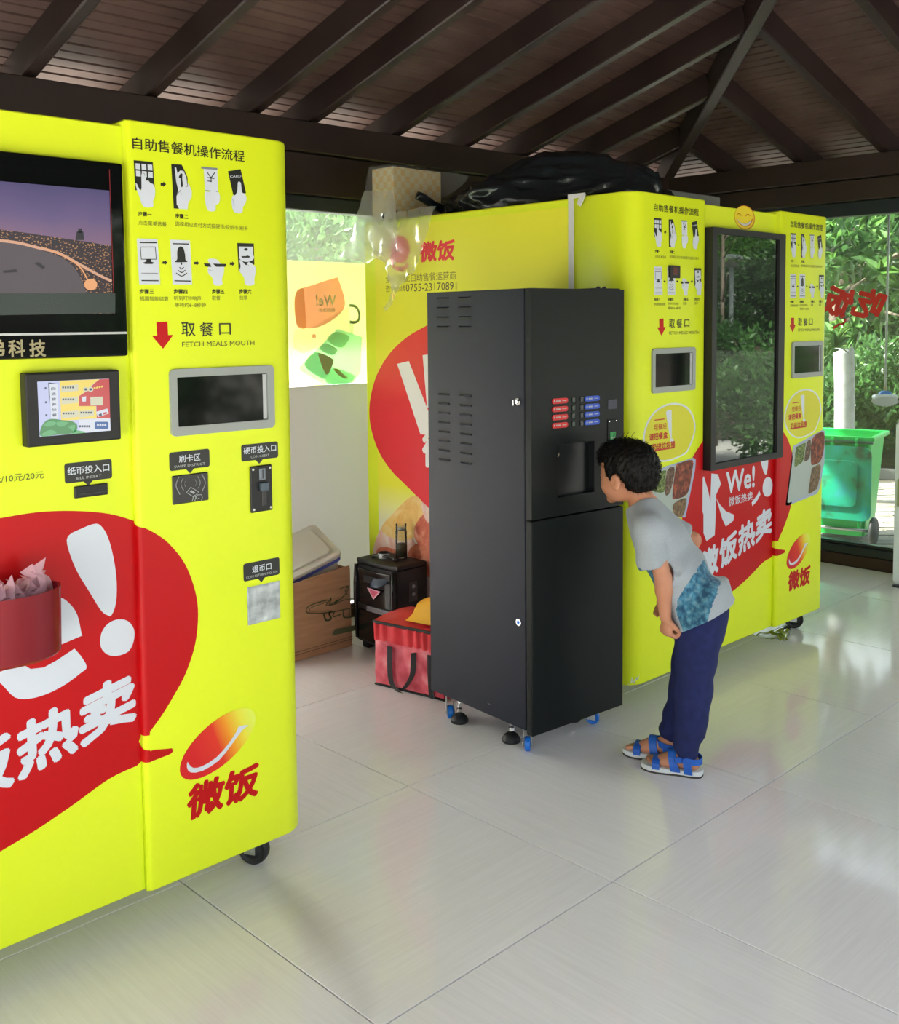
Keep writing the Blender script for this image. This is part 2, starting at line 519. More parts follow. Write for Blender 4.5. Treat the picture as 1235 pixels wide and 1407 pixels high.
# rafters
def timber(name, a, b, w, h, mt, par, up=(0, 0, 1)):
    """beam whose underside centre line runs a->b"""
    a = Vector(a); b = Vector(b); d = (b-a).normalized(); s = d.cross(Vector(up)).normalized(); u = s.cross(d).normalized()
    if u.z < 0: u = -u
    bm = bmesh.new(); A = []; B = []; c = 0.006
    for x, y in ((-w/2+c, 0), (w/2-c, 0), (w/2, c), (w/2, h), (-w/2, h), (-w/2, c)):
        A.append(bm.verts.new(a+s*x+u*y)); B.append(bm.verts.new(b+s*x+u*y))
    n = len(A)
    for i in range(n): bm.faces.new((A[i], A[(i+1) % n], B[(i+1) % n], B[i]))
    bm.faces.new(A[::-1]); bm.faces.new(B)
    bmesh.ops.recalc_face_normals(bm, faces=bm.faces)
    return obj(name, bm, mt, par)
DD = [0.43, 0.94, 1.45, 1.925, 2.43, 2.95]
ds = DD+[3.275+0.51*k for k in range(0, 9)]
L_ = X1-X0
for k, t in enumerate(ds):
    e = min(t, DM, L_-t)
    if L_-t < 0.2: break
    timber('rafter', (X1-t, Y1+OV*0.9, zr(-OV*0.9)), (X1-t, Y1-e, zr(e)), 0.055, RH, rafterm, roof)
    timber('rafter', (X1-t, Y0-OV*0.9, zr(-OV*0.9)), (X1-t, Y0+e, zr(e)), 0.055, RH, rafterm, roof)
for t in [0.43, 0.96, 1.48, 1.99, 2.5, 3.0, 3.55, 4.07, 4.58, 5.1, 5.6, 6.1]:
    e = min(t, (Y1-Y0)-t, DM)
    timber('rafter', (X1+OV*0.9, Y1-t, zr(-OV*0.9)), (X1-e, Y1-t, zr(e)), 0.055, RH, rafterm, roof)
    timber('rafter', (X0-OV*0.9, Y1-t, zr(-OV*0.9)), (X0+e, Y1-t, zr(e)), 0.055, RH, rafterm, roof)
for sx, sy, cx, cy in ((-1, -1, X1, Y1), (1, -1, X0, Y1), (-1, 1, X1, Y0), (1, 1, X0, Y0)):
    timber('hip_rafter', (cx-sx*OV*.9, cy-sy*OV*.9, zr(-OV*.9)-0.03), (cx+sx*DM, cy+sy*DM, zr(DM)-0.03), 0.065, RH+0.03, rafterm, roof)
timber('ridge_beam', (X0+DM-.1, (Y0+Y1)/2, zr(DM)-0.05), (X1-DM+.1, (Y0+Y1)/2, zr(DM)-0.05), 0.08, 0.18, rafterm, roof)

# walls: eaves beam, dark frame, glass
def wall_box(name, lo, hi, mt, par=None, kind=True, bev=0.004):
    o = obj(name, box(lo, hi, bev, 1), mt, par)
    if par is None and kind: struct(o)
    return o
wall_back = empty('wall_back', (X0, Y1, 0)); struct(wall_back)
wall_right = empty('wall_right', (X1, Y0, 0)); struct(wall_right)
wall_front = empty('wall_front', (X0, Y0, 0)); struct(wall_front)
wall_box('eaves_beam', (X0-.06, Y1-.05, 2.07), (X1+.08, Y1+.09, 2.26), beamm, wall_back)
wall_box('top_plate', (X0-.08, Y1-.075, 2.265), (X1+.10, Y1+.11, 2.405), beamm, wall_back)
wall_box('window_header', (X0-.04, Y1-.035, 2.00), (X1+.04, Y1+.05, 2.065), alu, wall_back)
wall_box('eaves_beam', (X1-.05, Y0-.06, 2.15), (X1+.09, Y1+.1, 2.27), beamm, wall_right)
wall_box('top_plate', (X1-.075, Y0-.08, 2.275), (X1+.11, Y1+.1, 2.405), beamm, wall_right)
wall_box('window_header', (X1-.035, Y0-.04, 2.065), (X1+.05, Y1-.08, 2.145), alu, wall_right)
wall_box('eaves_beam', (X0-.06, Y0-.09, 2.07), (X1+.08, Y0+.05, 2.26), beamm, wall_front)
wall_box('top_plate', (X0-.08, Y0-.11, 2.265), (X1+.10, Y0+.075, 2.405), beamm, wall_front)
wall_box('eaves_beam', (X0-.09, Y0-.06, 2.07), (X0+.05, Y1+.1, 2.405), beamm, wall_front)
for (xx, yy) in ((X1, Y1), (X1, Y0), (X0, Y1), (X0, Y0), (-0.4, Y0)):
    wall_box('corner_post', (xx-.07, yy-.07, 0.0), (xx+.09, yy+.09, 2.41), beamm, wall_back if yy == Y1 else wall_front)
# right wall frame
wall_box('plinth', (X1-.045, Y0, 0.0), (X1+.06, Y1-.08, 0.068), plinthm, wall_right)
wall_box('window_sill_frame', (X1-.035, Y0, 0.07), (X1+.05, Y1-.08, 0.118), alu, wall_right)
wall_box('glazing_bead', (X1-.015, Y0, 0.119), (X1+.03, Y1-.08, 0.137), alu, wall_right)
ys = [Y1-.06, 1.5, 0.3, -1.05, Y0+.05]
for y in ys[1:-1]: wall_box('mullion', (X1-.035, y-.025, 0.118), (X1+.05, y+.025, 2.065), alu, wall_right)
for a, b in zip(ys[1:], ys):
    wall_box('window_pane', (X1+.004, a+.026, 0.138), (X1+.010, b-.026, 2.064), pane_glass, wall_right, bev=0)
# back wall: low panels under the windows
xs = [X0+.09, -2.5, -1.45, -0.63, 0.05, 1.42, 2.6, X1-.07]
for a, b in zip(xs, xs[1:]):
    if a == -1.45: continue          # unseen opening added behind the left machine to let sunlight in
    wall_box('frosted_panel', (a+.012, Y1+.002, 0.07), (b-.012, Y1+.008, 1.165), panelg if 0 < a < 3 else panelm, wall_back, bev=0)
    wall_box('window_pane', (a+.026, Y1+.004, 1.168), (b-.026, Y1+.010, 1.999), pane_glass_b, wall_back, bev=0)
for x in xs[1:-1]: wall_box('mullion', (x-.025, Y1-.03, 0.0), (x+.025, Y1+.05, 2.0), alu, wall_back)
wall_box('plinth', (X0+.09, Y1-.045, 0.0), (-1.45, Y1-.021, 0.068), plinthm, wall_back)
wall_box('plinth', (-.63, Y1-.045, 0.0), (X1-.07, Y1-.021, 0.068), plinthm, wall_back)
# front: pairs of posts only, open towards the path

# ---- poster stuck on the outside of the back window (seen from behind)
def translucent(name, col, amount=0.6):
    m = bpy.data.materials.new(name); m.use_nodes = True; n = m.node_tree.nodes; n.clear()
    o = n.new('ShaderNodeOutputMaterial'); d = n.new('ShaderNodeBsdfDiffuse'); t = n.new('ShaderNodeBsdfTranslucent'); x = n.new('ShaderNodeMixShader')
    d.inputs[0].default_value = (*col, 1); t.inputs[0].default_value = (*col, 1); x.inputs[0].default_value = amount
    L(m, d.outputs[0], x.inputs[1]); L(m, t.outputs[0], x.inputs[2]); L(m, x.outputs[0], o.inputs[0])
    return m
pt_y = translucent('poster_yellow', (0.95, 0.93, 0.62)); pt_r = translucent('poster_red', (0.97, 0.42, 0.42)); pt_w = translucent('poster_white', (0.95, 0.94, 0.90))
pt_o = translucent('poster_orange', (0.93, 0.62, 0.35))
pt_t = translucent('poster_teal', (0.45, 0.88, 0.85)); pt_g = translucent('poster_green', (0.40, 0.66, 0.55)); pt_d = translucent('poster_dark_green', (0.30, 0.50, 0.45)); pt_b = translucent('poster_brown', (0.75, 0.42, 0.35))
YP = Y1+0.0125
poster = empty('window_poster', (0.30, YP, 1.17))
tag(poster, 'faded yellow poster on the back window showing a red card and a teal lunch tray', 'poster')
obj('sheet', box((0.11, YP, 1.168), (1.38, YP+.001, 1.765)), pt_y, poster)
PP = Print((0, YP, 0), (1, 0, 0), (0, -1, 0), poster)
def q2(q): w = py(q, YP); return (float(w[0]), float(w[2]))
def qs(l): return [q2(q) for q in l]
PP.n = Vector((0, -1, 0)); PP.o = Vector((0, YP-.0005, 0))
PP.poly(qs([(404, 455), (402, 478), (415, 486), (437, 478), (484, 455), (478, 420), (470, 425), (430, 450)]), pt_w, 0)
PP.poly(qs(catmull([(408, 400), (425, 393), (460, 382), (465, 385), (474, 418), (460, 437), (436, 450), (414, 450), (407, 446), (404, 420)], 3)), pt_r, 1)
PP.poly(qs(catmull([(406, 402), (416, 397), (419, 425), (420, 450), (409, 449), (404, 425)], 3)), pt_o, 2)
PP.text('We!', *q2((434, 420)), h=0.052, u1=q2((461, 420))[0], m=pt_w, l=2, bold=.03, mirror=True)
PP.text('微饭热卖', *q2((437, 429)), h=0.021, u1=q2((460, 429))[0], m=pt_w, l=2, bold=.03, mirror=True)
PP.poly([q2(p) for p in circ(431, 462, 3, 3)], pt_r, 2)
PP.poly(qs(rrect(410, 506, 412, 507, .5)) , pt_t, 1)
PP.poly(qs([(411, 504), (463, 452), (467, 453), (497, 463), (495, 512), (484, 527), (446, 529), (412, 509)]), pt_t, 2)
PP.poly(qs(catmull([(418, 502), (432, 484), (455, 492), (457, 500), (447, 518), (440, 519)], 3)), pt_d, 3)
PP.poly(qs(catmull([(437, 489), (441, 486), (456, 493), (456, 502), (448, 515)], 3)), pt_b, 4)
PP.poly(qs(catmull([(439, 480), (446, 472), (463, 480), (456, 488)], 3)), pt_d, 3)
PP.poly(qs(catmull([(449, 467), (461, 456), (479, 462), (478, 468), (468, 478)], 3)), pt_g, 3)
PP.poly(qs(catmull([(446, 519), (457, 505), (462, 506), (485, 515), (484, 523), (472, 528), (452, 527)], 3)), pt_g, 3)
PP.poly(qs(catmull([(458, 508), (464, 507), (470, 513), (478, 520), (468, 518)], 3)), pt_b, 4)
cc = [q2(p) for p in catmull([(480, 420), (488, 421), (493, 430), (492, 440), (486, 443), (481, 442)], 4, False)]
PP.line(cc, 0.014, pt_g, 2)
PP.text('品味', *q2((486, 460)), h=0.03, m=pt_g, l=2, mirror=True, rot=math.pi/2)
PP.done('poster_print')

# red lettering on the right window, meant to be read from outside
letters = empty('window_lettering', (X1, 1.1, 1.5))
tag(letters, 'dark red cut-out lettering stuck on the right hand window, seen mirrored', 'lettering')
PL = Print((X1, 0, 0), (0, -1, 0), (-1, 0, 0), letters)
for st, q, u1 in (('饭', (1126, 427), 0.165), ('吃', (1168, 430), 0.155)):
    w = px(q, X1)
    PL.text(st, -float(w[1]), float(w[2])-.005, h=0.165, u1=-float(w[1])+u1, m=redlet, l=1, bold=.055, mirror=True, rot=-0.25, shear=.18)
w = px((1150, 446), X1)
PL.line([(-w[1]-.02, w[2]-.02), (-w[1]+.01, w[2]), (-w[1]+.04, w[2]+.005), (-w[1]+.05, w[2]+.03)], .012, redlet, 1)
PL.done('letters')

# ================================================================ MEAL VENDING MACHINES
DX = -3.034                      # the left machine stands this far to the left of the right one
YF, YC, YS = 0.650, 0.672, 0.925  # column front, centre panel, seam between front cover and body
ZB, ZT = 0.100, 1.935
XL, XR = 0.985, 2.535
SLX, SRX = 1.465, 2.064
YB = 2.17
def LMp(q, y=YF):
    w = py(q, y); return (float(w[0])-DX, float(w[2]))
def RMp(q, y=YF):
    w = py(q, y); return (float(w[0]), float(w[2]))
def EP(q):
    w = px(q, XL); return (float(-w[1]), float(w[2]))
def arc2(cx, cy, r, a0, a1, k=8):
    return [(cx+r*math.cos(math.radians(a0+(a1-a0)*i/k)), cy+r*math.sin(math.radians(a0+(a1-a0)*i/k))) for i in range(k+1)]
RR, RS = 0.07, 0.012
colR_prof = [(SRX, YS), (SRX, YF+RS)]+arc2(SRX+RS, YF+RS, RS, 180, 270, 4)+arc2(XR-RR, YF+RR, RR, 270, 360, 8)+[(XR, YS)]
colL_prof = [(XL, YS)]+arc2(XL+RR, YF+RR, RR, 180, 270, 8)+arc2(SLX-RS, YF+RS, RS, 270, 360, 4)+[(SLX, YS)]
BUB_T = [LMp(q, YC) for q in ((0, 712), (50, 704), (100, 702), (150, 706), (188, 717))]
BUB_L = [(1.44, 0.975), (1.375, 0.92), (1.325, 0.84), (1.305, 0.75), (1.325, 0.65), (1.375, 0.55), (1.45, 0.455), (1.53, 0.385), (1.60, 0.345)]
BUB_B = [LMp(q, YC) for q in ((0, 1170), (50, 1140), (100, 1106), (150, 1070), (188, 1052))]
BUB_R = [LMp(q) for q in ((199, 725.5), (214, 733.5), (232, 747), (254, 775), (268, 812), (272, 845), (268, 885), (255, 925), (238, 957), (222, 983), (206, 1005))]
bubble_center = catmull(list(reversed(BUB_L))[::-1][::-1], 3, False)  # bottom-left upward
ZTC = LMp((190, 718.5), YC)[1]
bub_c = catmull(BUB_T, 4, False)+[(SRX+.001, ZTC), (SRX+.001, 0.484), (SRX-.005, 0.470), (SRX+.001, 0.457), (SRX+.001, 0.421)]+catmull(BUB_B, 4, False)[::-1]
bub_left = catmull(BUB_L[::-1], 4, False)
bub_c = [p for p in bub_c]+bub_left
bub_r = [(SRX+RS, BUB_R[0][1]+.001)]+catmull(BUB_R, 4, False)+[(SRX+RS, 0.487)]
tail_r = [(SRX+RS, 0.448)]+[LMp(q) for q in ((212, 1030), (228, 1029), (236, 1028), (238, 1032), (234, 1036), (206, 1047))]+[(SRX+RS, 0.421)]

def A1(x, y): return (170+x/6.861, 180+y/6.864)
def A2(x, y): return (170+x/6.5, 320+y/6.5)
def instructions(P, off, small=True):
    """the instruction block: title, eight pictograms, step captions; off = shift of the block"""
    def t1(l): return [(LMp(A1(*p))[0]+off, LMp(A1(*p))[1]) for p in l]
    def t2(l): return [(LMp(A2(*p))[0]+off, LMp(A2(*p))[1]) for p in l]
    def txt(st, q0, q1, top, m, l=1, bold=0.0):
        a = LMp(q0); b = LMp(q1); c = LMp((q0[0], top))
        P.text(st, a[0]+off, a[1], h=c[1]-a[1], u1=b[0]+off, m=m, l=l, bold=bold)
    txt('自助售餐机操作流程', (182, 204.5), (335.5, 220), 188, ink, 1, .012)
    P.done('title_lettering')
    # pictogram: touch pad
    P.poly(t1([(92, 275), (272, 292), (290, 530), (240, 545), (108, 560)]), ink, 0)
    for a, b in ((108, 305), (165, 310), (222, 316)):
        P.poly(t1([(a, b), (a+44, b+4), (a+47, b+58), (a+3, b+54)]), white, 1)
        P.poly(t1([(a+4, b+68), (a+48, b+72), (a+51, b+126), (a+7, b+122)]), white, 1)
    P.poly(t1(catmull([(108, 497), (122, 500), (150, 560), (165, 540), (163, 420), (175, 390), (195, 390), (205, 420), (208, 470), (228, 466), (250, 495), (272, 500), (292, 545), (290, 620), (272, 660), (272, 716), (180, 712), (150, 630), (125, 570)], 2)), white, 2)
    P.poly(t1([(175, 400), (192, 400), (196, 424), (176, 424)]), ink, 3)
    P.poly(t1([(178, 403), (189, 403), (193, 424), (179, 424)]), white, 4)
    P.done('step_pictogram')
    # pictogram: coin
    P.poly(t1([(446, 312), (545, 318), (575, 380), (600, 440), (600, 530), (530, 735), (470, 730)]), ink, 0)
    P.poly(t1([(478, 345), (492, 345), (505, 400), (530, 372), (562, 378), (590, 440), (598, 495), (612, 500), (640, 570), (638, 625), (605, 680), (600, 738), (520, 735), (497, 690), (495, 620), (512, 555), (492, 480), (484, 400)]), white, 1)
    P.poly(t1(catmull([(515, 440), (530, 405), (550, 405), (548, 450), (555, 520), (535, 525), (535, 450)], 2)), ink, 2)
    P.line(t1([(590, 440), (600, 520), (590, 528)]), .0012, ink, 2); P.line(t1([(500, 600), (530, 560), (540, 600)]), .001, ink, 2)
    P.done('step_pictogram')
    # banknote
    P.poly(t1([(728, 335), (883, 350), (880, 368), (730, 356)]), mute, 0)
    P.poly(t1([(752, 358), (880, 365), (888, 575), (765, 560)]), white, 0)
    P.poly(t1(catmull([(760, 575), (795, 575), (820, 560), (822, 490), (835, 465), (850, 480), (860, 560), (885, 570), (905, 615), (895, 680), (863, 700), (862, 752), (790, 750), (765, 660)], 2)), white, 2)
    for l in ([(782, 385), (818, 440)], [(858, 390), (822, 440)], [(820, 435), (822, 480)], [(790, 440), (850, 448)], [(790, 472), (835, 478)]): P.line(t1(l), .0022, ink, 1)
    P.line(t1([(765, 560), (815, 565)]), .0012, mute, 3); P.line(t1([(868, 572), (888, 575)]), .0012, mute, 3)
    P.done('step_pictogram')
    # card
    P.poly(t1([(980, 380), (1100, 360), (1152, 585), (1110, 595), (1050, 612), (1030, 600)]), ink, 0)
    a = LMp(A1(1000, 440)); b = LMp(A1(1105, 425))
    P.text('CARD', a[0]+off, a[1], h=.0055, u1=b[0]+off, m=white, l=1, bold=.02, shear=(.12, 0))
    P.poly(t1(catmull([(1030, 605), (1050, 605), (1068, 560), (1072, 490), (1085, 478), (1102, 495), (1112, 580), (1140, 592), (1155, 640), (1140, 690), (1118, 720), (1114, 772), (1040, 768), (1015, 690), (1018, 630)], 2)), white, 2)
    P.line(t1([(1022, 640), (1035, 690), (1050, 700)]), .0009, mute, 3)
    P.done('step_pictogram')
    # arrows
    def arrow(t, x, y, s): P.poly(t([(x-s, y-s*.5), (x, y-s*.5), (x, y-s), (x+s, y), (x, y+s), (x, y+s*.5), (x-s, y+s*.5)]), ink, 0)
    arrow(t1, 372, 503, 26); P.done('small_arrow')
    for x, y in ((367, 266), (650, 270), (968, 276)): arrow(t2, x, y, 22); P.done('small_arrow')
    P.done('step_pictogram')
    # row two: monitor sheet
    P.poly(t2([(115, 50), (300, 55), (325, 458), (138, 462)]), white, 0)
    P.ring(t2([(147, 126), (280, 126), (288, 235), (155, 235)]), .0016, ink, 1)
    P.poly(t2([(200, 235), (240, 235), (242, 256), (272, 266), (255, 278), (190, 278), (167, 267), (200, 255)]), ink, 1)
    for yy, w in ((86, .0028), (359, .0010), (426, .0026)): P.line(t2([(138+yy*.05, yy), (285+yy*.05, yy+2)]), w, ink, 1)
    P.done('step_pictogram')
    # bell sheet
    P.poly(t2([(413, 60), (590, 68), (610, 460), (436, 462)]), white, 0)
    P.poly(t2(catmull([(505, 120), (530, 135), (545, 190), (550, 240), (565, 260), (458, 262), (475, 235), (475, 170), (485, 135)], 3)), ink, 1)
    P.poly(t2([(462, 264), (562, 262), (540, 276), (525, 276), (513, 286), (500, 277), (480, 275)]), white, 2); P.poly(t2(circ(512, 275, 7, 12, 10)), ink, 3)
    for k, w in ((0, 18), (1, 32), (2, 47)):
        c = [(515-w, 308+k*26), (515, 322+k*32), (515+w, 308+k*26)]; P.line(t2(catmull(c, 5, False)), .0022, ink, 1)
    for yy in (97, 428): P.line(t2([(432+yy*.05, yy), (572+yy*.05, yy+3)]), .0026, ink, 1)
    P.done('step_pictogram')
    # tray in hand
    P.poly(t2(catmull([(750, 240), (790, 230), (835, 240), (860, 270), (895, 300), (890, 370), (875, 410), (877, 465), (805, 465), (790, 400), (755, 365), (750, 310), (770, 290)], 3)), white, 0)
    P.poly(t2([(712, 272), (915, 278), (905, 303), (745, 303), (725, 300)]), ink, 1)
    P.poly(t2([(755, 250), (772, 255), (840, 320), (835, 328), (790, 320)]), white, 2)
    P.line(t2([(755, 330), (790, 340)]), .0008, mute, 2)
    P.done('step_pictogram')
    # change slot
    P.poly(t2([(1012, 90), (1160, 95), (1165, 280), (1120, 320), (1025, 340), (1018, 200)]), ink, 0)
    P.poly(t2([(1025, 122), (1150, 124), (1155, 200), (1030, 205)]), white, 1)
    P.poly(t2(circ(1095, 217, 66, 42)), white, 2)
    P.poly(t2(circ(1088, 148, 17, 12)), ink, 3); P.poly(t2([(1048, 208), (1095, 206), (1090, 198), (1125, 210), (1118, 222), (1050, 222)]), ink, 3)
    P.poly(t2(catmull([(1030, 245), (1050, 250), (1090, 290), (1110, 260), (1160, 290), (1178, 330), (1162, 410), (1158, 465), (1085, 465), (1070, 400), (1030, 340), (1040, 300)], 3)), white, 3)
    P.line(t2([(1090, 270), (1125, 305)]), .0009, mute, 4)
    P.done('step_pictogram')
    if small:
        for st, q0, x1, tp, mm, bo in (('步骤一', (189.5, 296.5), 208, 290.5, ink, .03), ('步骤二', (240.5, 300.0), 258, 293.5, ink, .03),
              ('点击菜单选餐', (190, 309.0), 228.5, 302.5, inkthin, 0), ('选择相应支付方式投硬币/投纸币/刷卡', (240.5, 310.5), 340, 304, inkthin, 0),
              ('步骤三', (191.5, 403.7), 211, 397.3, ink, .03), ('步骤四', (238.5, 403.7), 257, 397.3, ink, .03), ('步骤五', (291, 403.7), 308, 397.3, ink, .03), ('步骤六', (328.5, 403.7), 345, 397.3, ink, .03),
              ('机器智能结算', (192, 413.3), 231, 407, inkthin, 0), ('听到叮铃响声', (239, 412.7), 276, 406.6, inkthin, 0), ('等待约6~8秒钟', (240, 422.3), 282.5, 416, inkthin, 0), ('取餐', (291, 412.3), 302.5, 406.5, inkthin, 0), ('找零', (329, 412), 339.5, 406.3, inkthin, 0)):
            txt(st, q0, (x1, q0[1]), tp, mm, 1, bo)
        P.done('step_captions')['kind'] = 'stuff'
def fetch_block(P, off):
    def t2(l): return [(LMp(A2(*p))[0]+off, LMp(A2(*p))[1]) for p in l]
    P.poly(t2([(290, 795), (388, 793), (395, 912), (440, 912), (350, 1035), (250, 918), (298, 917)]), red, 0)
    P.done('red_arrow')
    for st, x0, x1 in (('取', 515, 638), ('餐', 680, 800), ('口', 852, 955)):
        a = LMp(A2(x0, 925)); b = LMp(A2(x1, 925)); c = LMp(A2(x0, 800))
        if st == '口': a = (a[0], a[1]+.004); c = (c[0], c[1]-.002)
        P.text(st, a[0]+off, a[1], h=c[1]-a[1], u1=b[0]+off, m=ink, l=1, bold=.01)
    a = LMp(A2(520, 1014)); b = LMp(A2(1165, 990)); c = LMp(A2(520, 970))
    P.text('FETCH MEALS MOUTH', a[0]+off, a[1]-.001, h=c[1]-a[1], u1=b[0]+off, m=inkgrey, l=1, bold=.004)
    P.done('meal_hatch_lettering')
mute = mat('mid_grey_ink', (0.18, 0.21, 0.24), 0.4)
inkgrey = mat('dark_grey_ink', (0.05, 0.06, 0.015), 0.4)
# round logo with gradient
logo_m = mat('logo_gradient', (0.7, 0.02, 0.01), 0.35)
def logo_mat(name, cx, cz, flip=1, endp=False):
    m = mat(name, (0.7, 0.02, 0.01), 0.35)
    t = N(m, 'ShaderNodeTexCoord'); s = N(m, 'ShaderNodeSeparateXYZ'); L(m, t.outputs['Object'], s.inputs[0])
    a = N(m, 'ShaderNodeMath', operation='ADD'); L(m, s.outputs[0], a.inputs[0])
    b = N(m, 'ShaderNodeMath', operation='MULTIPLY'); L(m, s.outputs[2], b.inputs[0]); b.inputs[1].default_value = 0.35
    L(m, b.outputs[0], a.inputs[1])
    r = N(m, 'ShaderNodeMapRange'); r.inputs['From Min'].default_value = cx+cz*.35-.075; r.inputs['From Max'].default_value = cx+cz*.35+.115
    L(m, a.outputs[0], r.inputs['Value'])
    c = ramp(m, r.outputs[0], [(0.0, (0.66, 0.008, 0.01)), (0.38, (0.72, 0.03, 0.01)), (0.58, (0.85, 0.30, 0.01)), (0.82, (0.80, 0.74, 0.05)), (1.0, (0.74, 0.86, 0.10))])
    L(m, c, BS(m).inputs['Base Color'])
    return m
def wf_text(P, u0, v0, h, u1, m, sh=.30, bold=.05):
    P.text('微饭', u0, v0, h=h, u1=u1, m=m, l=1, bold=bold, shear=(.0, .12))

food_mats = {}
def food(name, a, b, c, s=60):
    if name not in food_mats:
        m = mat(name, a, 0.45); f = noise(m, texco(m), s, 4, .6, .8)
        L(m, ramp(m, f, [(0.32, a), (0.5, b), (0.68, c)]), BS(m).inputs['Base Color']); food_mats[name] = m
    return food_mats[name]
f_green = food('printed_greens', (0.02, 0.05, 0.01), (0.10, 0.16, 0.03), (0.38, 0.42, 0.14), 90)
f_brown = food('printed_mushrooms', (0.03, 0.012, 0.008), (0.10, 0.05, 0.03), (0.25, 0.16, 0.10), 70)
f_red = food('printed_braised_meat', (0.05, 0.012, 0.008), (0.17, 0.03, 0.015), (0.42, 0.10, 0.04), 45)
f_mix = food('printed_stew', (0.04, 0.025, 0.012), (0.15, 0.09, 0.04), (0.33, 0.20, 0.10), 60)
tray_rim = mat('printed_tray_rim', (0.36, 0.42, 0.58), 0.4)
tray_in = mat('printed_rice', (0.40, 0.46, 0.42), 0.4)
smile_y = mat('smiley_yellow', (0.85, 0.68, 0.02), 0.4)
sticker_y = mat('sticker_olive', (0.66, 0.64, 0.02), 0.4)

def caster(par, x, y, r, zt, wheelm, rz=0.0, w=0.032, dark=True):
    c = empty('caster', (x, y, 0), par, rz)
    Mw = W(c)
    bm = bmesh.new()
    t = bmesh.new(); add_lathe(t, (0, 0, r), [(0, -w/2), (r*.45, -w/2), (r*.5, -w*.3), (r*.8, -w*.3), (r*.86, -w/2), (r*.96, -w*.42), (r, -w*.2), (r, w*.2), (r*.96, w*.42), (r*.86, w/2), (r*.8, w*.3), (r*.5, w*.3), (r*.45, w/2), (0, w/2)], 28, (1, 0, 0))
    t.transform(Mw); merge(bm, t)
    obj('wheel', bm, wheelm, c)
    bm = bmesh.new(); t = bmesh.new()
    for s in (-1, 1): add_box(t, (s*(w/2+.004)-.0015, -.013, r*.75), (s*(w/2+.004)+.0015, .02, zt-.006), .001, 1)
    add_box(t, (-w/2-.0055, -.015, zt-.012), (w/2+.0055, .035, zt-.006), .001, 1)
    add_cyl(t, (-w/2-.008, 0, r), (w/2+.008, 0, r), .005, n=10)
    add_cyl(t, (0, .02, zt-.006), (0, .02, zt), .02, n=16)
    t.transform(Mw); merge(bm, t)
    obj('fork', bm, steel, c)
    return c

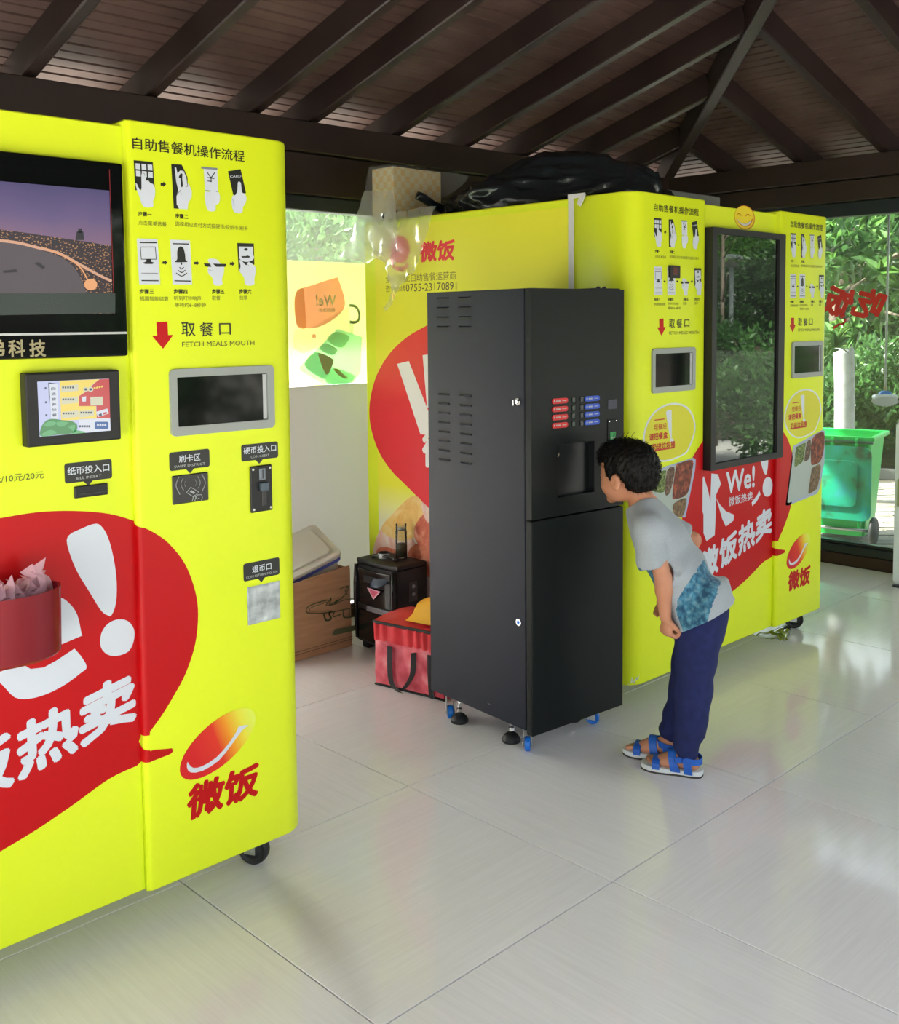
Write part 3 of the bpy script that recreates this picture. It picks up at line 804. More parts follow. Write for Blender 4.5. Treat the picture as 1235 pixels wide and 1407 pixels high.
def machine(dx, name, label, right):
    t = tag(empty(name, (1.76+dx, 1.4, 0)), label, 'vending machine', 'yellow meal vending machines')
    D = Matrix.Translation((dx, 0, 0))
    bm = bmesh.new(); add_box(bm, (XL+.004, YS+.018, ZB+.01), (XR-.004, YB, ZT-.004), 0.006, 2, D); obj('cabinet_body', bm, yellow if right else machine_body, t)
    bm = bmesh.new(); add_box(bm, (XL+.012, YS-.002, ZB+.015), (XR-.012, YS+.019, ZT-.008), 0, 1, D); obj('seam_gasket', bm, machine_body, t)
    bm = bmesh.new(); add_prism(bm, colL_prof, ZB, ZT, .006, D); obj('side_column', bm, yellow, t, True, 30)
    bm = bmesh.new(); add_prism(bm, colR_prof, ZB, ZT, .006, D); obj('side_column', bm, yellow, t, True, 30)
    bm = bmesh.new(); add_box(bm, (SLX-.002, YC, ZB), (SRX+.002, YS, ZT-.012), .003, 1, D); obj('centre_panel', bm, yellow, t)
    P = Print((dx, YF, 0), (1, 0, 0), (0, -1, 0), t)
    C = Print((dx, YC, 0), (1, 0, 0), (0, -1, 0), t)
    # red speech bubble across the centre panel, the step and the column
    bub_red = clip(bub_c, 0, SLX+.0005, False); C.poly(bub_red, red, 0)
    P.poly(clip(bub_left+[(SLX-RS, BUB_T[0][1]-.07), ], 0, SLX-RS, True), red, 0)
    P.done('speech_bubble_print'); P.poly(tail_r, red, 0); P.done('speech_bubble_tail'); P.poly(bub_r, red, 0)
    st = [(SRX-.0008, YC-.0005), (SRX-.0008, YF+RS)]+[(x, y) for x, y in arc2(SRX+RS, YF+RS, RS+.0008, 180, 270, 5)]
    for z0, z1, zc1 in ((0.487, BUB_R[0][1]+.001, ZTC), (0.421, 0.450, .456)):
        for i_, (a, b) in enumerate(zip(st, st[1:])):
            ta = zc1+(z1-zc1)*i_/(len(st)-1); tb = zc1+(z1-zc1)*(i_+1)/(len(st)-1)
            k = P.mi(red); vs = [P.bm.verts.new((x+dx, y, z)) for x, y, z in ((a[0], a[1], z0), (b[0], b[1], z0), (b[0], b[1], tb), (a[0], a[1], ta))]
            P.bm.faces.new(vs).material_index = k
    P.done('speech_bubble_print')
    sl_ = [(x, y) for x, y in arc2(SLX-RS, YF+RS, RS+.0008, 270, 360, 5)]+[(SLX+.0008, YC-.0005)]
    for a, b in zip(sl_, sl_[1:]):
        k = P.mi(red); vs = [P.bm.verts.new((x+dx, y, z)) for x, y, z in ((a[0], a[1], .445), (b[0], b[1], .445), (b[0], b[1], .985), (a[0], a[1], .985))]
        P.bm.faces.new(vs).material_index = k
    C.done('speech_bubble_print'); P.done('speech_bubble_print')
    # big white letters (each stroke group its own flat print)
    Lc = lambda l: [LMp(q, YC) for q in l]
    Rc = lambda l: [RMp(q, YC) for q in l]
    C.poly(Lc(catmull([(92, 748), (95, 735), (110, 727), (128, 720), (138, 722), (148, 738), (156, 768), (160, 800), (159, 828), (153, 845), (147, 845), (138, 838), (122, 812), (104, 782)], 3)), white, 1)
    C.done('large_white_lettering')
    C.poly(Lc(catmull([(161, 851), (175, 853), (184, 865), (183, 882), (176, 895), (161, 901), (147, 899), (138, 888), (139, 870), (148, 857)], 3)), white, 1)
    if not right:
        C.done('large_white_lettering')
        C.poly(Lc(catmull([(0, 857), (40, 835), (78, 821), (94, 828), (106, 845), (112, 872), (113, 873)], 3, False)+[(78, 888), (78, 870), (70, 852), (50, 850), (20, 868), (0, 885)]), white, 1)
        C.done('large_white_lettering'); C.poly(Lc([(-14, 928), (30, 912), (42, 919), (60, 917), (78, 907), (102, 891)]+catmull([(110, 900), (119, 916), (110, 925), (90, 940), (65, 953), (40, 960), (20, 958), (2, 940), (-14, 928)], 3, False)), white, 1)
    else:
        def K(x, y): return (870+x/4.139, 520+y/4.139)
        C.poly(Rc([K(*p) for p in ((344, 592), (395, 565), (400, 555), (425, 640), (437, 700), (443, 540), (480, 545), (497, 600), (470, 660), (468, 760), (462, 890), (415, 926), (398, 880), (398, 775))]), white, 1)
        C.done('large_white_lettering'); C.poly(Rc([K(*p) for p in ((470, 680), (490, 715), (525, 755), (572, 775), (568, 808), (525, 842), (505, 800))]), white, 1)
        C.done('large_white_lettering'); C.poly(Rc([K(*p) for p in ((672, 705), (705, 660), (715, 635), (722, 660), (700, 700), (675, 726))]), white, 1)
        C.done('large_white_lettering'); C.rect(*(Rc([K(637, 744)])[0]), *(Rc([K(658, 738)])[0]), orange, 1)
    C.done('large_white_lettering')
    if right:
        a = Rc([K(528, 650)])[0]; b = Rc([K(690, 610)])[0]
        C.text('We!', a[0], a[1]-.004, h=.088, u1=b[0]-.006, m=white, l=2, bold=.045, shear=(.02, 0))
        a = Rc([K(541, 728)])[0]; b = Rc([K(676, 690)])[0]
        C.text('微饭热卖', a[0], a[1], h=.038, u1=b[0], m=white, l=2, bold=.01, shear=(.02, 0))
        C.done('small_white_lettering')
    # tilted slogan
    a0 = LMp((-102, 1108), YC); e1 = LMp((203, 965), YC)
    sl = 0.222
    step = 0.1475
    for i, ch in enumerate('微饭热卖'):
        u = 1.480+i*step; v = 0.402+i*step*sl
        if ch == '卖': u -= .004
        C.text(ch, u, v, h=.118, u1=u+.132, m=white, l=1, bold=.05, shear=(sl, 0.0))
    C.done('slogan_lettering')
    # emblem + name low on the right column
    lg = logo_mat('logo_print', 2.263-1.76, 0.412)
    ell = [(2.263+p[0]-2.263, p[1]) for p in circ(2.263, 0.412, 0.118, 0.060, 36, math.radians(24))]
    P.poly(ell, lg, 1)
    sm = catmull([(2.172, .378), (2.182, .362), (2.215, .356), (2.262, .368), (2.300, .398), (2.335, .428), (2.352, .432), (2.345, .436), (2.322, .438), (2.316, .428), (2.290, .402), (2.255, .378), (2.215, .368), (2.190, .371), (2.178, .384), (2.174, .392)], 2)
    P.poly(sm, white, 2)
    wf_text(P, 2.168, .243, .083, 2.372, red)
    P.done('emblem_print')
    # instruction blocks
    if right:
        instructions(P, 1.111-2.079); fetch_block(P, 1.111-2.079-.008)
        instructions(P, 2.145-2.079); fetch_block(P, 2.145-2.079-.030)
        hat = [(1.099, 1.194, 1.388, 1.361), (2.167, 1.203, 2.460, 1.366)]
    else:
        instructions(P, 0.0); fetch_block(P, 0.0)
        hat = [(2.153, 1.198, 2.449, 1.359)]
    for u0, v0, u1, v1 in hat:
        h = empty('meal_hatch', (u0+dx, YF, v0), t)
        bm = bmesh.new(); y0 = YF-.008
        ou = rrect(u0, v0, u1, v1, .012, 4); iu = rrect(u0+.018, v0+.022, u1-.020, v1-.020, .003, 4)
        n = len(ou)
        def ring(l, y): return [bm.verts.new((x+dx, y, z)) for x, z in l]
        r0, r1, r2, r3 = ring(ou, YF), ring(ou, y0), ring(iu, y0), ring(iu, YF-.001)
        for a, b in ((r0, r1), (r1, r2), (r2, r3)):
            for i in range(n): bm.faces.new((a[i], a[(i+1) % n], b[(i+1) % n], b[i]))
        bmesh.ops.recalc_face_normals(bm, faces=bm.faces)
        obj('hatch_frame', bm, grey_frame, h)
        obj('hatch_glass', box((u0+.018+dx, YF-.0015, v0+.022), (u1-.020+dx, YF-.0005, v1-.020)), dark_glass2, h)
        obj('reveal_strip', box((u1-.032+dx, YF-.0035, v0+.024), (u1-.0215+dx, YF-.0017, v1-.022)), grey_light, h)
    for x in (XL+.36, XR-.11):
        for y in ((YF+.40 if x < 1.6 else YF+.10), YB-.15):
            caster(t, x+dx, y, .043, ZB+.012, rubber, rz=.5)
    return t, P, C
grey_light = mat('light_grey_plastic', (0.5, 0.52, 0.52), 0.4)
yellow_body = yellow

# ---- left machine
vm1, P1, C1 = machine(DX, 'vending_machine', 'large yellow vending machine at left, landscape display over a small touch screen', False)
# display
def lm(q, y): return py(q, y)
disp = empty('landscape_display', (-1.25, YC, 1.6), vm1)
xr_, zt_, zb_ = -0.984, 1.832, 1.394
obj('display_bezel', box((-1.565, YC-.028, zb_), (xr_, YC-.0005, zt_), .006, 2), black_gloss if 'black_gloss' in globals() else dark_glass, disp)
HZ0 = .062
picm = mat('night_river_picture', (0, 0, 0), 0.2)
def picture():
    m = picm; b = BS(m); b.inputs['Base Color'].default_value = (.004, .004, .005, 1)
    t = N(m, 'ShaderNodeTexCoord'); s = N(m, 'ShaderNodeSeparateXYZ'); L(m, t.outputs['Object'], s.inputs[0])
    def math_(op, a, b_=None):
        n = N(m, 'ShaderNodeMath', operation=op)
        for i, v in enumerate((a, b_)):
            if v is None: continue
            if isinstance(v, (int, float)): n.inputs[i].default_value = v
            else: L(m, v, n.inputs[i])
        return n.outputs[0]
    z = s.outputs[2]; x = s.outputs[0]
    # object origin is at display origin: z is relative to 1.6
    nz = noise(m, texco(m), 9, 3)
    skyf = math_('ADD', math_('MULTIPLY', z, 5.2), math_('MULTIPLY', nz, .35))
    r = N(m, 'ShaderNodeMapRange'); r.inputs['From Min'].default_value = 0.05; r.inputs['From Max'].default_value = 1.15; L(m, skyf, r.inputs['Value'])
    skyc = ramp(m, r.outputs[0], [(0.0, (.40, .20, .20)), (0.30, (.30, .17, .25)), (0.6, (.17, .12, .26)), (1.0, (.085, .08, .19))])
    # city lights band
    v = N(m, 'ShaderNodeTexVoronoi'); v.inputs['Scale'].default_value = 170; L(m, texco(m, (1, 1, 1.6)), v.inputs['Vector'])
    sp = math_('LESS_THAN', v.outputs['Distance'], .30)
    mix = N(m, 'ShaderNodeMix', data_type='RGBA'); L(m, sp, mix.inputs[0]); mix.inputs[6].default_value = (.05, .032, .04, 1); mix.inputs[7].default_value = (.55, .27, .12, 1)
    # ground line
    hz = math_('LESS_THAN', z, math_('ADD', math_('MULTIPLY', nz, .010), math_('ADD', math_('MULTIPLY', x, -.10), HZ0)))
    m1 = N(m, 'ShaderNodeMix', data_type='RGBA'); L(m, hz, m1.inputs[0]); L(m, skyc, m1.inputs[6]); L(m, mix.outputs[2], m1.inputs[7])
    L(m, m1.outputs[2], b.inputs['Emission Color']); b.inputs['Emission Strength'].default_value = .26
picture()
yd = YC-.029
def dq(q):
    w = py(q, yd); return (float(w[0]), float(w[2]))
DP = Print((0, yd, 0), (1, 0, 0), (0, -1, 0), disp)
tl, tr_, br_, bl_ = dq((-40, 243)), dq((150, 262)), dq((158, 431)), dq((-40, 436))
x1, z1, z0 = tr_[0], tr_[1], br_[1]
DP.rect(-1.545, z0, x1, z1, picm, 0)
river = mat('picture_river', (.01, .01, .01), .2, emit=(.125, .10, .115), estr=.24)
river2 = mat('picture_shore', (.01, .01, .01), .2, emit=(.05, .07, .06), estr=.2)
lights = mat('picture_lights', (.01, .01, .01), .2, emit=(.85, .40, .18), estr=.3)
lights2 = mat('picture_promenade', (.01, .01, .01), .2, emit=(.75, .42, .28), estr=.28)
darkb = mat('picture_dark', (.01, .01, .01), .2, emit=(.03, .025, .035), estr=.25)
DP.poly([dq(q) for q in [(-42, 330)]+catmull([(-20, 331), (20, 335), (50, 342), (80, 352), (100, 366), (112, 385), (118, 402)], 4, False)+[(118, 405), (-42, 402)]], river, 1)
DP.poly([dq(q) for q in ((-42, 403), (158, 403), (158, 430), (-42, 434))], river2, 2)
DP.line([dq(q) for q in catmull([(-20, 329), (20, 333), (50, 340), (80, 348), (110, 364), (135, 378), (152, 386)], 5, False)], .006, lights2, 3)
DP.line([dq(q) for q in catmull([(60, 341), (90, 353), (110, 368), (120, 385)], 4, False)], .003, lights, 3)
DP.poly([dq(q) for q in circ(124, 391, 9, 8, 16)], lights, 4)
for a in (((3, 372), (22, 370), (23, 374), (5, 375)), ((47, 362), (52, 360), (62, 367), (58, 370))): DP.poly([dq(q) for q in a], darkb, 3)
DP.poly([dq(q) for q in ((105, 318), (114, 318), (115, 330), (103, 330))], darkb, 3)
DP.poly([dq(q) for q in ((107, 314), (112, 314), (112, 320), (107, 320))], darkb, 3)
DP.poly([dq(q) for q in ((72, 330), (80, 329), (81, 338), (72, 338))], darkb, 3)
DP.done('screen_picture')
redline = mat('thin_red_trim', (.25, .01, .02), .4)
a, b = dq((150, 233)), dq((159, 431))
DP.line([a, (a[0]+.001, b[1])], .0015, redline, 1)
a, b = dq((-60, 457)), dq((176, 457)); DP.rect(-1.56, b[1]-.003, xr_-.004, b[1]+.002, grey_light, 1)
DP.done('display_trim')
gold = mat('pale_gold_lettering', (.34, .30, .16), .4)
for ch, xa, xb in (('弟', -17, 6), ('科', 12, 34), ('技', 41, 62.5)):
    a, b = dq((xa, 489)), dq((xb, 489)); c = dq((xa, 466))
    DP.text(ch, a[0], a[1]-.002, h=c[1]-a[1], u1=b[0], m=gold, l=1, bold=.03)
DP.done('display_lettering')

# touch screen on the left machine
ts = empty('touch_screen', (-1.11, YC, 1.28), vm1)
a = (-1.236, -1.016); zt, zb = 1.366, 1.199
yt = YC-.030
def tq(q):
    w = py(q, yt); return (float(w[0]), float(w[2]))
c0, c1, c2, c3 = tq((34, 513)), tq((164, 507)), tq((167, 603)), tq((40, 613))
bm = box((c0[0], yt, c2[1]-.001), (c1[0], YC+.001, c0[1]), .004, 2); obj('screen_bezel', bm, matt_black, ts)
TP = Print((0, yt, 0), (1, 0, 0), (0, -1, 0), ts)
def em(name, col, s=.30): return mat(name, (.01, .01, .01), .15, emit=col, estr=s)
e_lav, e_yel, e_red, e_white, e_green, e_blue, e_cream = em('display_lavender', (.50, .55, .80)), em('display_yellow', (.85, .66, .12)), em('display_red', (.55, .05, .06)), em('display_white', (.66, .70, .78)), em('display_green', (.03, .24, .07)), em('display_blue', (.02, .11, .33)), em('display_cream', (.62, .62, .45))
e_lgreen, e_dark = em('display_leaf_green', (.10, .40, .16)), em('display_dark', (.03, .05, .10))
def T3(x, y): return tq((30+x/8.821, 500+y/8.821))
def t3(l): return [T3(*p) for p in l]
TP.poly(t3([(185, 215), (1055, 178), (1075, 808), (215, 885)]), e_lav, 0)
TP.poly(t3([(318, 225), (440, 240), (355, 245), (330, 500)]), e_dark, 1)
TP.poly(t3([(330, 242), (432, 246), (440, 665), (352, 668)]), e_white, 2)
for i, ch in enumerate('自选营养快餐'):
    a, b = T3(352+i*3, 318+i*64), T3(404+i*3, 318+i*64); TP.text(ch, a[0], a[1], h=.0062, u1=b[0], m=e_dark, l=3, bold=.02)
TP.poly(t3([(455, 205), (690, 196), (690, 510), (895, 505), (905, 665), (475, 688)]), e_yel, 1)
for (x, y, w, h_) in ((475, 215, 205, 130), (478, 360, 200, 130), (482, 530, 200, 130), (695, 520, 175, 130)):
    TP.poly(t3([(x, y+h_*.4), (x+w, y+h_*.25), (x+w, y+h_*.85), (x, y+h_)]), e_cream, 2)
    for k in range(5): TP.poly(t3([(x+10+k*30, y+60), (x+30+k*30, y+58), (x+31+k*30, y+80), (x+11+k*30, y+82)]), e_dark, 3)
TP.poly(t3([(940, 186), (1055, 180), (1068, 655), (905, 660), (900, 510), (690, 512), (690, 390), (800, 320), (870, 240)]), e_red, 2)
TP.poly(t3([(690, 196), (940, 186), (860, 245), (795, 320), (692, 388)]), e_yel, 1)
TP.poly(t3([(825, 400), (975, 395), (978, 500), (828, 505)]), e_cream, 3); TP.poly(t3([(720, 400), (775, 392), (772, 455), (730, 458)]), e_white, 3)
for cx in (768, 828): TP.poly(t3(circ(cx, 308, 34, 30, 14)), e_cream, 4); TP.poly(t3(circ(cx, 308, 17, 15, 12)), e_dark, 5)
for k in range(4): TP.poly(t3([(865+k*30, 285-k*6), (888+k*30, 280-k*6), (890+k*30, 300-k*6), (867+k*30, 305-k*6)]), e_yel, 4)
TP.poly(t3([(895, 580), (1030, 540), (1050, 600), (915, 645)]), e_white, 4); TP.poly(t3([(925, 610), (960, 598), (965, 625), (930, 635)]), e_dark, 5); TP.poly(t3([(975, 592), (1020, 580), (1028, 600), (985, 615)]), e_red, 5)
TP.poly(t3([(690, 668), (1065, 652), (1072, 808), (700, 830)]), e_white, 1)
TP.poly(t3(rrect(880, 700, 1045, 790, 18)), e_blue, 2)
for k in range(4): TP.poly(t3([(905+k*30, 730), (928+k*30, 728), (929+k*30, 750), (906+k*30, 752)]), e_white, 3)
for k in range(5): TP.poly(t3([(690+k*28, 745), (712+k*28, 743), (713+k*28, 768), (691+k*28, 770)]), e_dark, 3)
TP.poly(t3(catmull([(240, 750), (290, 690), (370, 665), (480, 680), (590, 690), (650, 720), (670, 760), (650, 820), (560, 850), (420, 860), (250, 880), (215, 850), (225, 790)], 3)), e_green, 2)
for a in ([(260, 740), (340, 690), (420, 720), (330, 760)], [(430, 700), (560, 710), (480, 760), (420, 740)], [(230, 860), (330, 800), (420, 830), (330, 870)], [(560, 760), (640, 740), (620, 810)]): TP.poly(t3(catmull(a, 4)), e_lgreen, 3)
TP.poly(t3([(640, 800), (760, 820), (770, 835), (600, 850)]), e_lgreen, 2)
for x, y in ((285, 295), (290, 465), (295, 622)): TP.poly(t3([(x-12, y-12), (x+10, y-13), (x+11, y+12), (x-11, y+13)]), e_dark, 2)
TP.done('screen_content')

# labels and slots on the left machine
def tag_plate(P, lmf, pts, tip, name):
    P.poly([lmf(q) for q in pts], ink, 0)
    P.poly([lmf(q) for q in tip], ink, 0)
def lmc(q): return LMp(q, YC)
def lmy(q): return LMp(q, YF)
def A4(x, y): return (220+x/7.265, 600+y/7.265)
def plate(P, f, tl, br, st, en, pt, hh):
    a, b = f(tl), f(br); u0, v1 = a; u1, v0 = b
    P.rect(u0, v0, u1, v1, ink, 0, .006)
    P.poly([(pt-.012, v0+.001), (pt, v0-.011), (pt+.012, v0+.001)], ink, 0)
    w = u1-u0; k = len(st)
    P.text(st, u0+w*(.5-.088*k), v0+.018, h=.0175, u1=u0+w*(.5+.088*k), m=white, l=1, bold=.012)
    P.text(en, u0+w*.5-hh, v0+.006, h=.0062, u1=u0+w*.5+hh, m=mute_l, l=1)
mute_l = mat('light_grey_ink', (.42, .44, .44), .4)
plate(C1, lmc, (88, 637), (154, 657), '纸币投入口', 'BILL INSERT', lmc((121, 660))[0], .030)
C1.done('slot_label')
plate(P1, lmy, (232, 622), (288, 641), '刷卡区', 'SWIPE DISTRICT', lmy((261, 649))[0], .042)
P1.done('slot_label')
plate(P1, lmy, (331, 611.5), (382, 628.5), '硬币投入口', 'COIN INSERT', lmy((356, 637))[0], .028)
P1.done('slot_label')
plate(P1, lmy, (334, 775), (384, 789), '退币口', 'COIN RETURN MOUTH', lmy((359, 797))[0], .048)
P1.done('slot_label')
a, b = lmc((101, 668)), lmc((147, 679))
sl1 = empty('bill_slot', (a[0]+DX, YC, b[1]), vm1)
obj('slot_plate', box((a[0]+DX, YC-.006, b[1]), (b[0]+DX, YC, a[1]-.001), .0015, 1), matt_black, sl1)
obj('slot_mouth', box((a[0]+DX+.008, YC-.0075, b[1]+.007), (b[0]+DX-.008, YC-.0055, b[1]+.0095)), black_plastic, sl1)
C1.text('5元/10元/20元', lmc((-18, 664))[0], lmc((0, 664))[1], h=.016, u1=lmc((60, 660))[0], m=inkgrey, l=1)
C1.done('price_lettering')
# card reader
a, b = lmy(A4(113, 395)), lmy(A4(478, 630)); a = (a[0], 1.103); b = (b[0], 1.033)
cr = empty('card_reader', (a[0]+DX, YF, b[1]), vm1)
obj('reader_plate', box((a[0]+DX, YF-.004, b[1]), (b[0]+DX, YF, a[1]), .0018, 1), black_plastic, cr)
PR = Print((DX, YF-.004, 0), (1, 0, 0), (0, -1, 0), cr)
for x0, x1, y0, y1, bow, w in ((175, 185, 400, 572, -32, .0022), (215, 222, 418, 530, -22, .002), (240, 246, 440, 500, -10, .0015), (405, 410, 370, 540, 32, .0022), (365, 370, 395, 512, 22, .002), (338, 342, 425, 488, 10, .0015)):
    PR.line([lmy(A4(*p)) for p in catmull([(x0, y0), ((x0+x1)/2+bow, (y0+y1)/2), (x1, y1)], 6, False)], w, mute_l, 1)
PR.ring([lmy(A4(*p)) for p in ((295, 502), (375, 550), (325, 600), (252, 555))], .0014, mute_l, 1)
PR.poly([lmy(A4(*p)) for p in ((300, 530), (340, 555), (325, 570), (285, 548))], mute_l, 1)
for l in ([(320, 600), (310, 640)], [(345, 610), (360, 580), (400, 575), (412, 605), (400, 635)], [(330, 580), (360, 620), (380, 610)], [(345, 600), (335, 640)]): PR.line([lmy(A4(*p)) for p in l], .0015, mute_l, 1)
PR.done('reader_symbol')
# coin mechanism
a, b = (2.372, 1.103), (2.437, .984)
cm = empty('coin_mechanism', (a[0]+DX, YF, b[1]), vm1)
obj('backplate', box((a[0]+DX, YF-.007, b[1]), (b[0]+DX, YF, a[1]), .002, 1), matt_black, cm)
obj('coin_slot', box((a[0]+DX+.025, YF-.010, b[1]+.082), (a[0]+DX+.043, YF-.006, b[1]+.112), .001, 1), steel_dark if 'steel_dark' in globals() else mute, cm)
obj('slot_gap', box((a[0]+DX+.033, YF-.0108, b[1]+.086), (a[0]+DX+.0355, YF-.0095, b[1]+.108)), ink, cm)
obj('push_button', box((a[0]+DX+.024, YF-.020, b[1]+.054), (a[0]+DX+.048, YF-.006, b[1]+.076), .003, 2), mat('blue_grey_button', (.07, .10, .13), .35), cm)
obj('slide_channel', box((a[0]+DX+.032, YF-.009, b[1]+.014), (a[0]+DX+.046, YF-.0065, b[1]+.054), .001, 1), black_plastic, cm)
for x in (.007, .058):
    for z in (.008, .111):
        bm = bmesh.new(); add_cyl(bm, (a[0]+DX+x, YF-.0085, b[1]+z), (a[0]+DX+x, YF-.006, b[1]+z), .003, n=10); obj('screw', bm, steel, cm)
# coin return: a recessed steel cup
a, b = (2.357, .793), (2.457, .694)
crt = empty('coin_return', (a[0]+DX, YF, b[1]), vm1)
bm = bmesh.new()
def v_(x, y, z): return bm.verts.new((x+DX, y, z))
o_ = [v_(a[0], YF-.001, b[1]), v_(b[0], YF-.001, b[1]), v_(b[0], YF-.001, a[1]), v_(a[0], YF-.001, a[1])]
i_ = [v_(a[0]+.003, YF-.0022, b[1]+.003), v_(b[0]-.003, YF-.0022, b[1]+.003), v_(b[0]-.003, YF-.0022, a[1]-.003), v_(a[0]+.003, YF-.0022, a[1]-.003)]
k_ = [v_(a[0]+.010, YF-.0012, b[1]+.010), v_(b[0]-.026, YF-.0012, b[1]+.012), v_(b[0]-.026, YF-.0012, a[1]-.006), v_(a[0]+.010, YF-.0012, a[1]-.006)]
for A, B in ((o_, i_), (i_, k_)):
    for i in range(4): bm.faces.new((A[i], A[(i+1) % 4], B[(i+1) % 4], B[i]))
bm.faces.new(k_); bmesh.ops.recalc_face_normals(bm, faces=bm.faces)
obj('return_tray', bm, nmat('scuffed_steel', [(.35, (.28, .31, .31)), (.6, (.48, .52, .53)), (.8, (.66, .70, .70))], 30, rough=.4, metal=.3), crt)

# red cup holder on the left machine with pink paper straws
cupm = mat('red_glossy_plastic', (.20, .003, .009), .25, spec=.4)
def cq(q): w = py(q, YC-.10); return float(w[0]), float(w[2])
ct = empty('cup_holder', (-1.285, YC-.08, .78), vm1); ct['label'] = 'round red plastic cup holder'
rx, ry = .110, .078; cx, cy = -1.300, YC-.080
bm = bmesh.new(); prof = []
zt, zb = .912, .768
rings = []
for (k, z) in ((0.0, zb+.002), (.90, zb), (.97, zb+.006), (1.0, zt), (.955, zt), (.93, zb+.012), (0.0, zb+.012)):
    if k == 0: rings.append([bm.verts.new((cx, cy, z))])
    else: rings.append([bm.verts.new((cx+rx*k*math.cos(2*math.pi*i/48), cy+ry*k*math.sin(2*math.pi*i/48), z)) for i in range(48)])
for A, B in zip(rings, rings[1:]):
    for i in range(48):
        j = (i+1) % 48
        vs = (A[0], B[j], B[i]) if len(A) == 1 else ((A[i], A[j], B[0]) if len(B) == 1 else (A[i], A[j], B[j], B[i]))
        bm.faces.new(vs)
bmesh.ops.recalc_face_normals(bm, faces=bm.faces)
obj('cup_shell', bm, cupm, ct, True, angle=40)
obj('bracket', box((cx-.03, YC-.02, .80), (cx+.03, YC-.0005, .88), .003, 1), cupm, ct)
pinkm = translucent('pink_tissue', (.82, .52, .60), .35); strawm = mat('straw_cream', (.75, .5, .38), .4)
tp = empty('tissue_bundle', (cx, cy, .785)); tag(tp, 'crumpled pink tissue and cream straws standing in the red cup', 'tissue')
rnd = random.Random(3)
bm = bmesh.new()
def crumple(bm, c, w, h, seed, n=9):
    g = {}
    r = random.Random(seed)
    an = r.uniform(0, math.pi)
    for i in range(n):
        for j in range(n):
            u = (i/(n-1)-.5); v = j/(n-1)
            d = r.uniform(-1, 1)*.020
            z = v*h*(1-.9*u*u*(1+v))+r.uniform(-.006, .006)
            x = u*w*(.55+.6*v)+r.uniform(-.004, .004)
            g[i, j] = bm.verts.new((c[0]+x*math.cos(an)-d*math.sin(an), c[1]+x*math.sin(an)*.5+d*math.cos(an)-.5*u*v*.02, c[2]+z))
    for i in range(n-1):
        for j in range(n-1): bm.faces.new((g[i, j], g[i+1, j], g[i+1, j+1], g[i, j+1]))
for k in range(11): crumple(bm, (cx-.030+.112*(k/10), cy+.010+rnd.uniform(-.015, .02), .80+rnd.uniform(0, .03)), .060, .118+.012*math.sin(k*2.1)+.022*(k > 7), k, 8)
obj('crumpled_tissue', bm, pinkm, tp, False)
for k in range(3):
    bm = bmesh.new(); x = cx-.052+.014*k; add_cyl(bm, (x, cy, .785), (x+.004*k, cy+.01, .93+.004*k), .003, n=8); obj('straw', bm, strawm, tp)

# ---- right machine
vm2, P2, C2 = machine(0.0, 'vending_machine', 'large yellow vending machine behind the boy with a tall dark portrait screen', True)
scr = empty('portrait_screen', (1.76, YC, .87), vm2)
sx0, sx1, sz0, sz1 = 1.468, 2.050, .866, 1.829
ysn = YC-.052
bm = bmesh.new()
ou = rrect(sx0, sz0, sx1, sz1, .004, 2); iu = rrect(sx0+.034, sz0+.026, sx1-.052, sz1-.024, .002, 2); n = len(ou)
def ring(l, y): return [bm.verts.new((x, y, z)) for x, z in l]
r0, r1, r2, r3 = ring(ou, YC), ring(ou, ysn), ring(iu, ysn), ring(iu, ysn+.012)
for a, b in ((r0, r1), (r1, r2), (r2, r3)):
    for i in range(n): bm.faces.new((a[i], a[(i+1) % n], b[(i+1) % n], b[i]))
bmesh.ops.recalc_face_normals(bm, faces=bm.faces)
obj('screen_frame', bm, matt_black, scr)
mirror_glass = mat('black_screen_glass', (0.003, 0.0035, 0.0035), 0.015, spec=0.5, ior=1.85)
obj('screen_glass', box((sx0+.02, ysn+.010, sz0+.012), (sx1-.03, ysn+.014, sz1-.012)), mirror_glass, scr)
# smiley emblem
P = C2
def A5(x, y): return (870+x/4.411, 260+y/4.411)
def r5(l): return [RMp(A5(*p), YC) for p in l]
c_ = r5([(675, 172)])[0]
P.poly(circ(c_[0], c_[1], .083, .050, 36), orange, 0); P.poly(circ(c_[0]-.004, c_[1]+.001, .077, .046, 36), smile_y, 1)
P.poly(r5(catmull([(620, 170), (630, 185), (655, 205), (680, 208), (710, 190), (722, 175), (715, 205), (695, 225), (665, 225), (638, 205)], 3)), orange, 2)
P.poly(r5(catmull([(628, 180), (650, 203), (680, 210), (712, 192), (705, 208), (685, 220), (660, 218), (640, 202)], 3)), white, 3)
for l in ([(630, 152), (642, 146), (652, 160)], [(680, 162), (692, 152), (705, 160)]): P.line(r5(catmull(l, 4, False)), .004, orange, 2)
P.done('smiley_emblem')
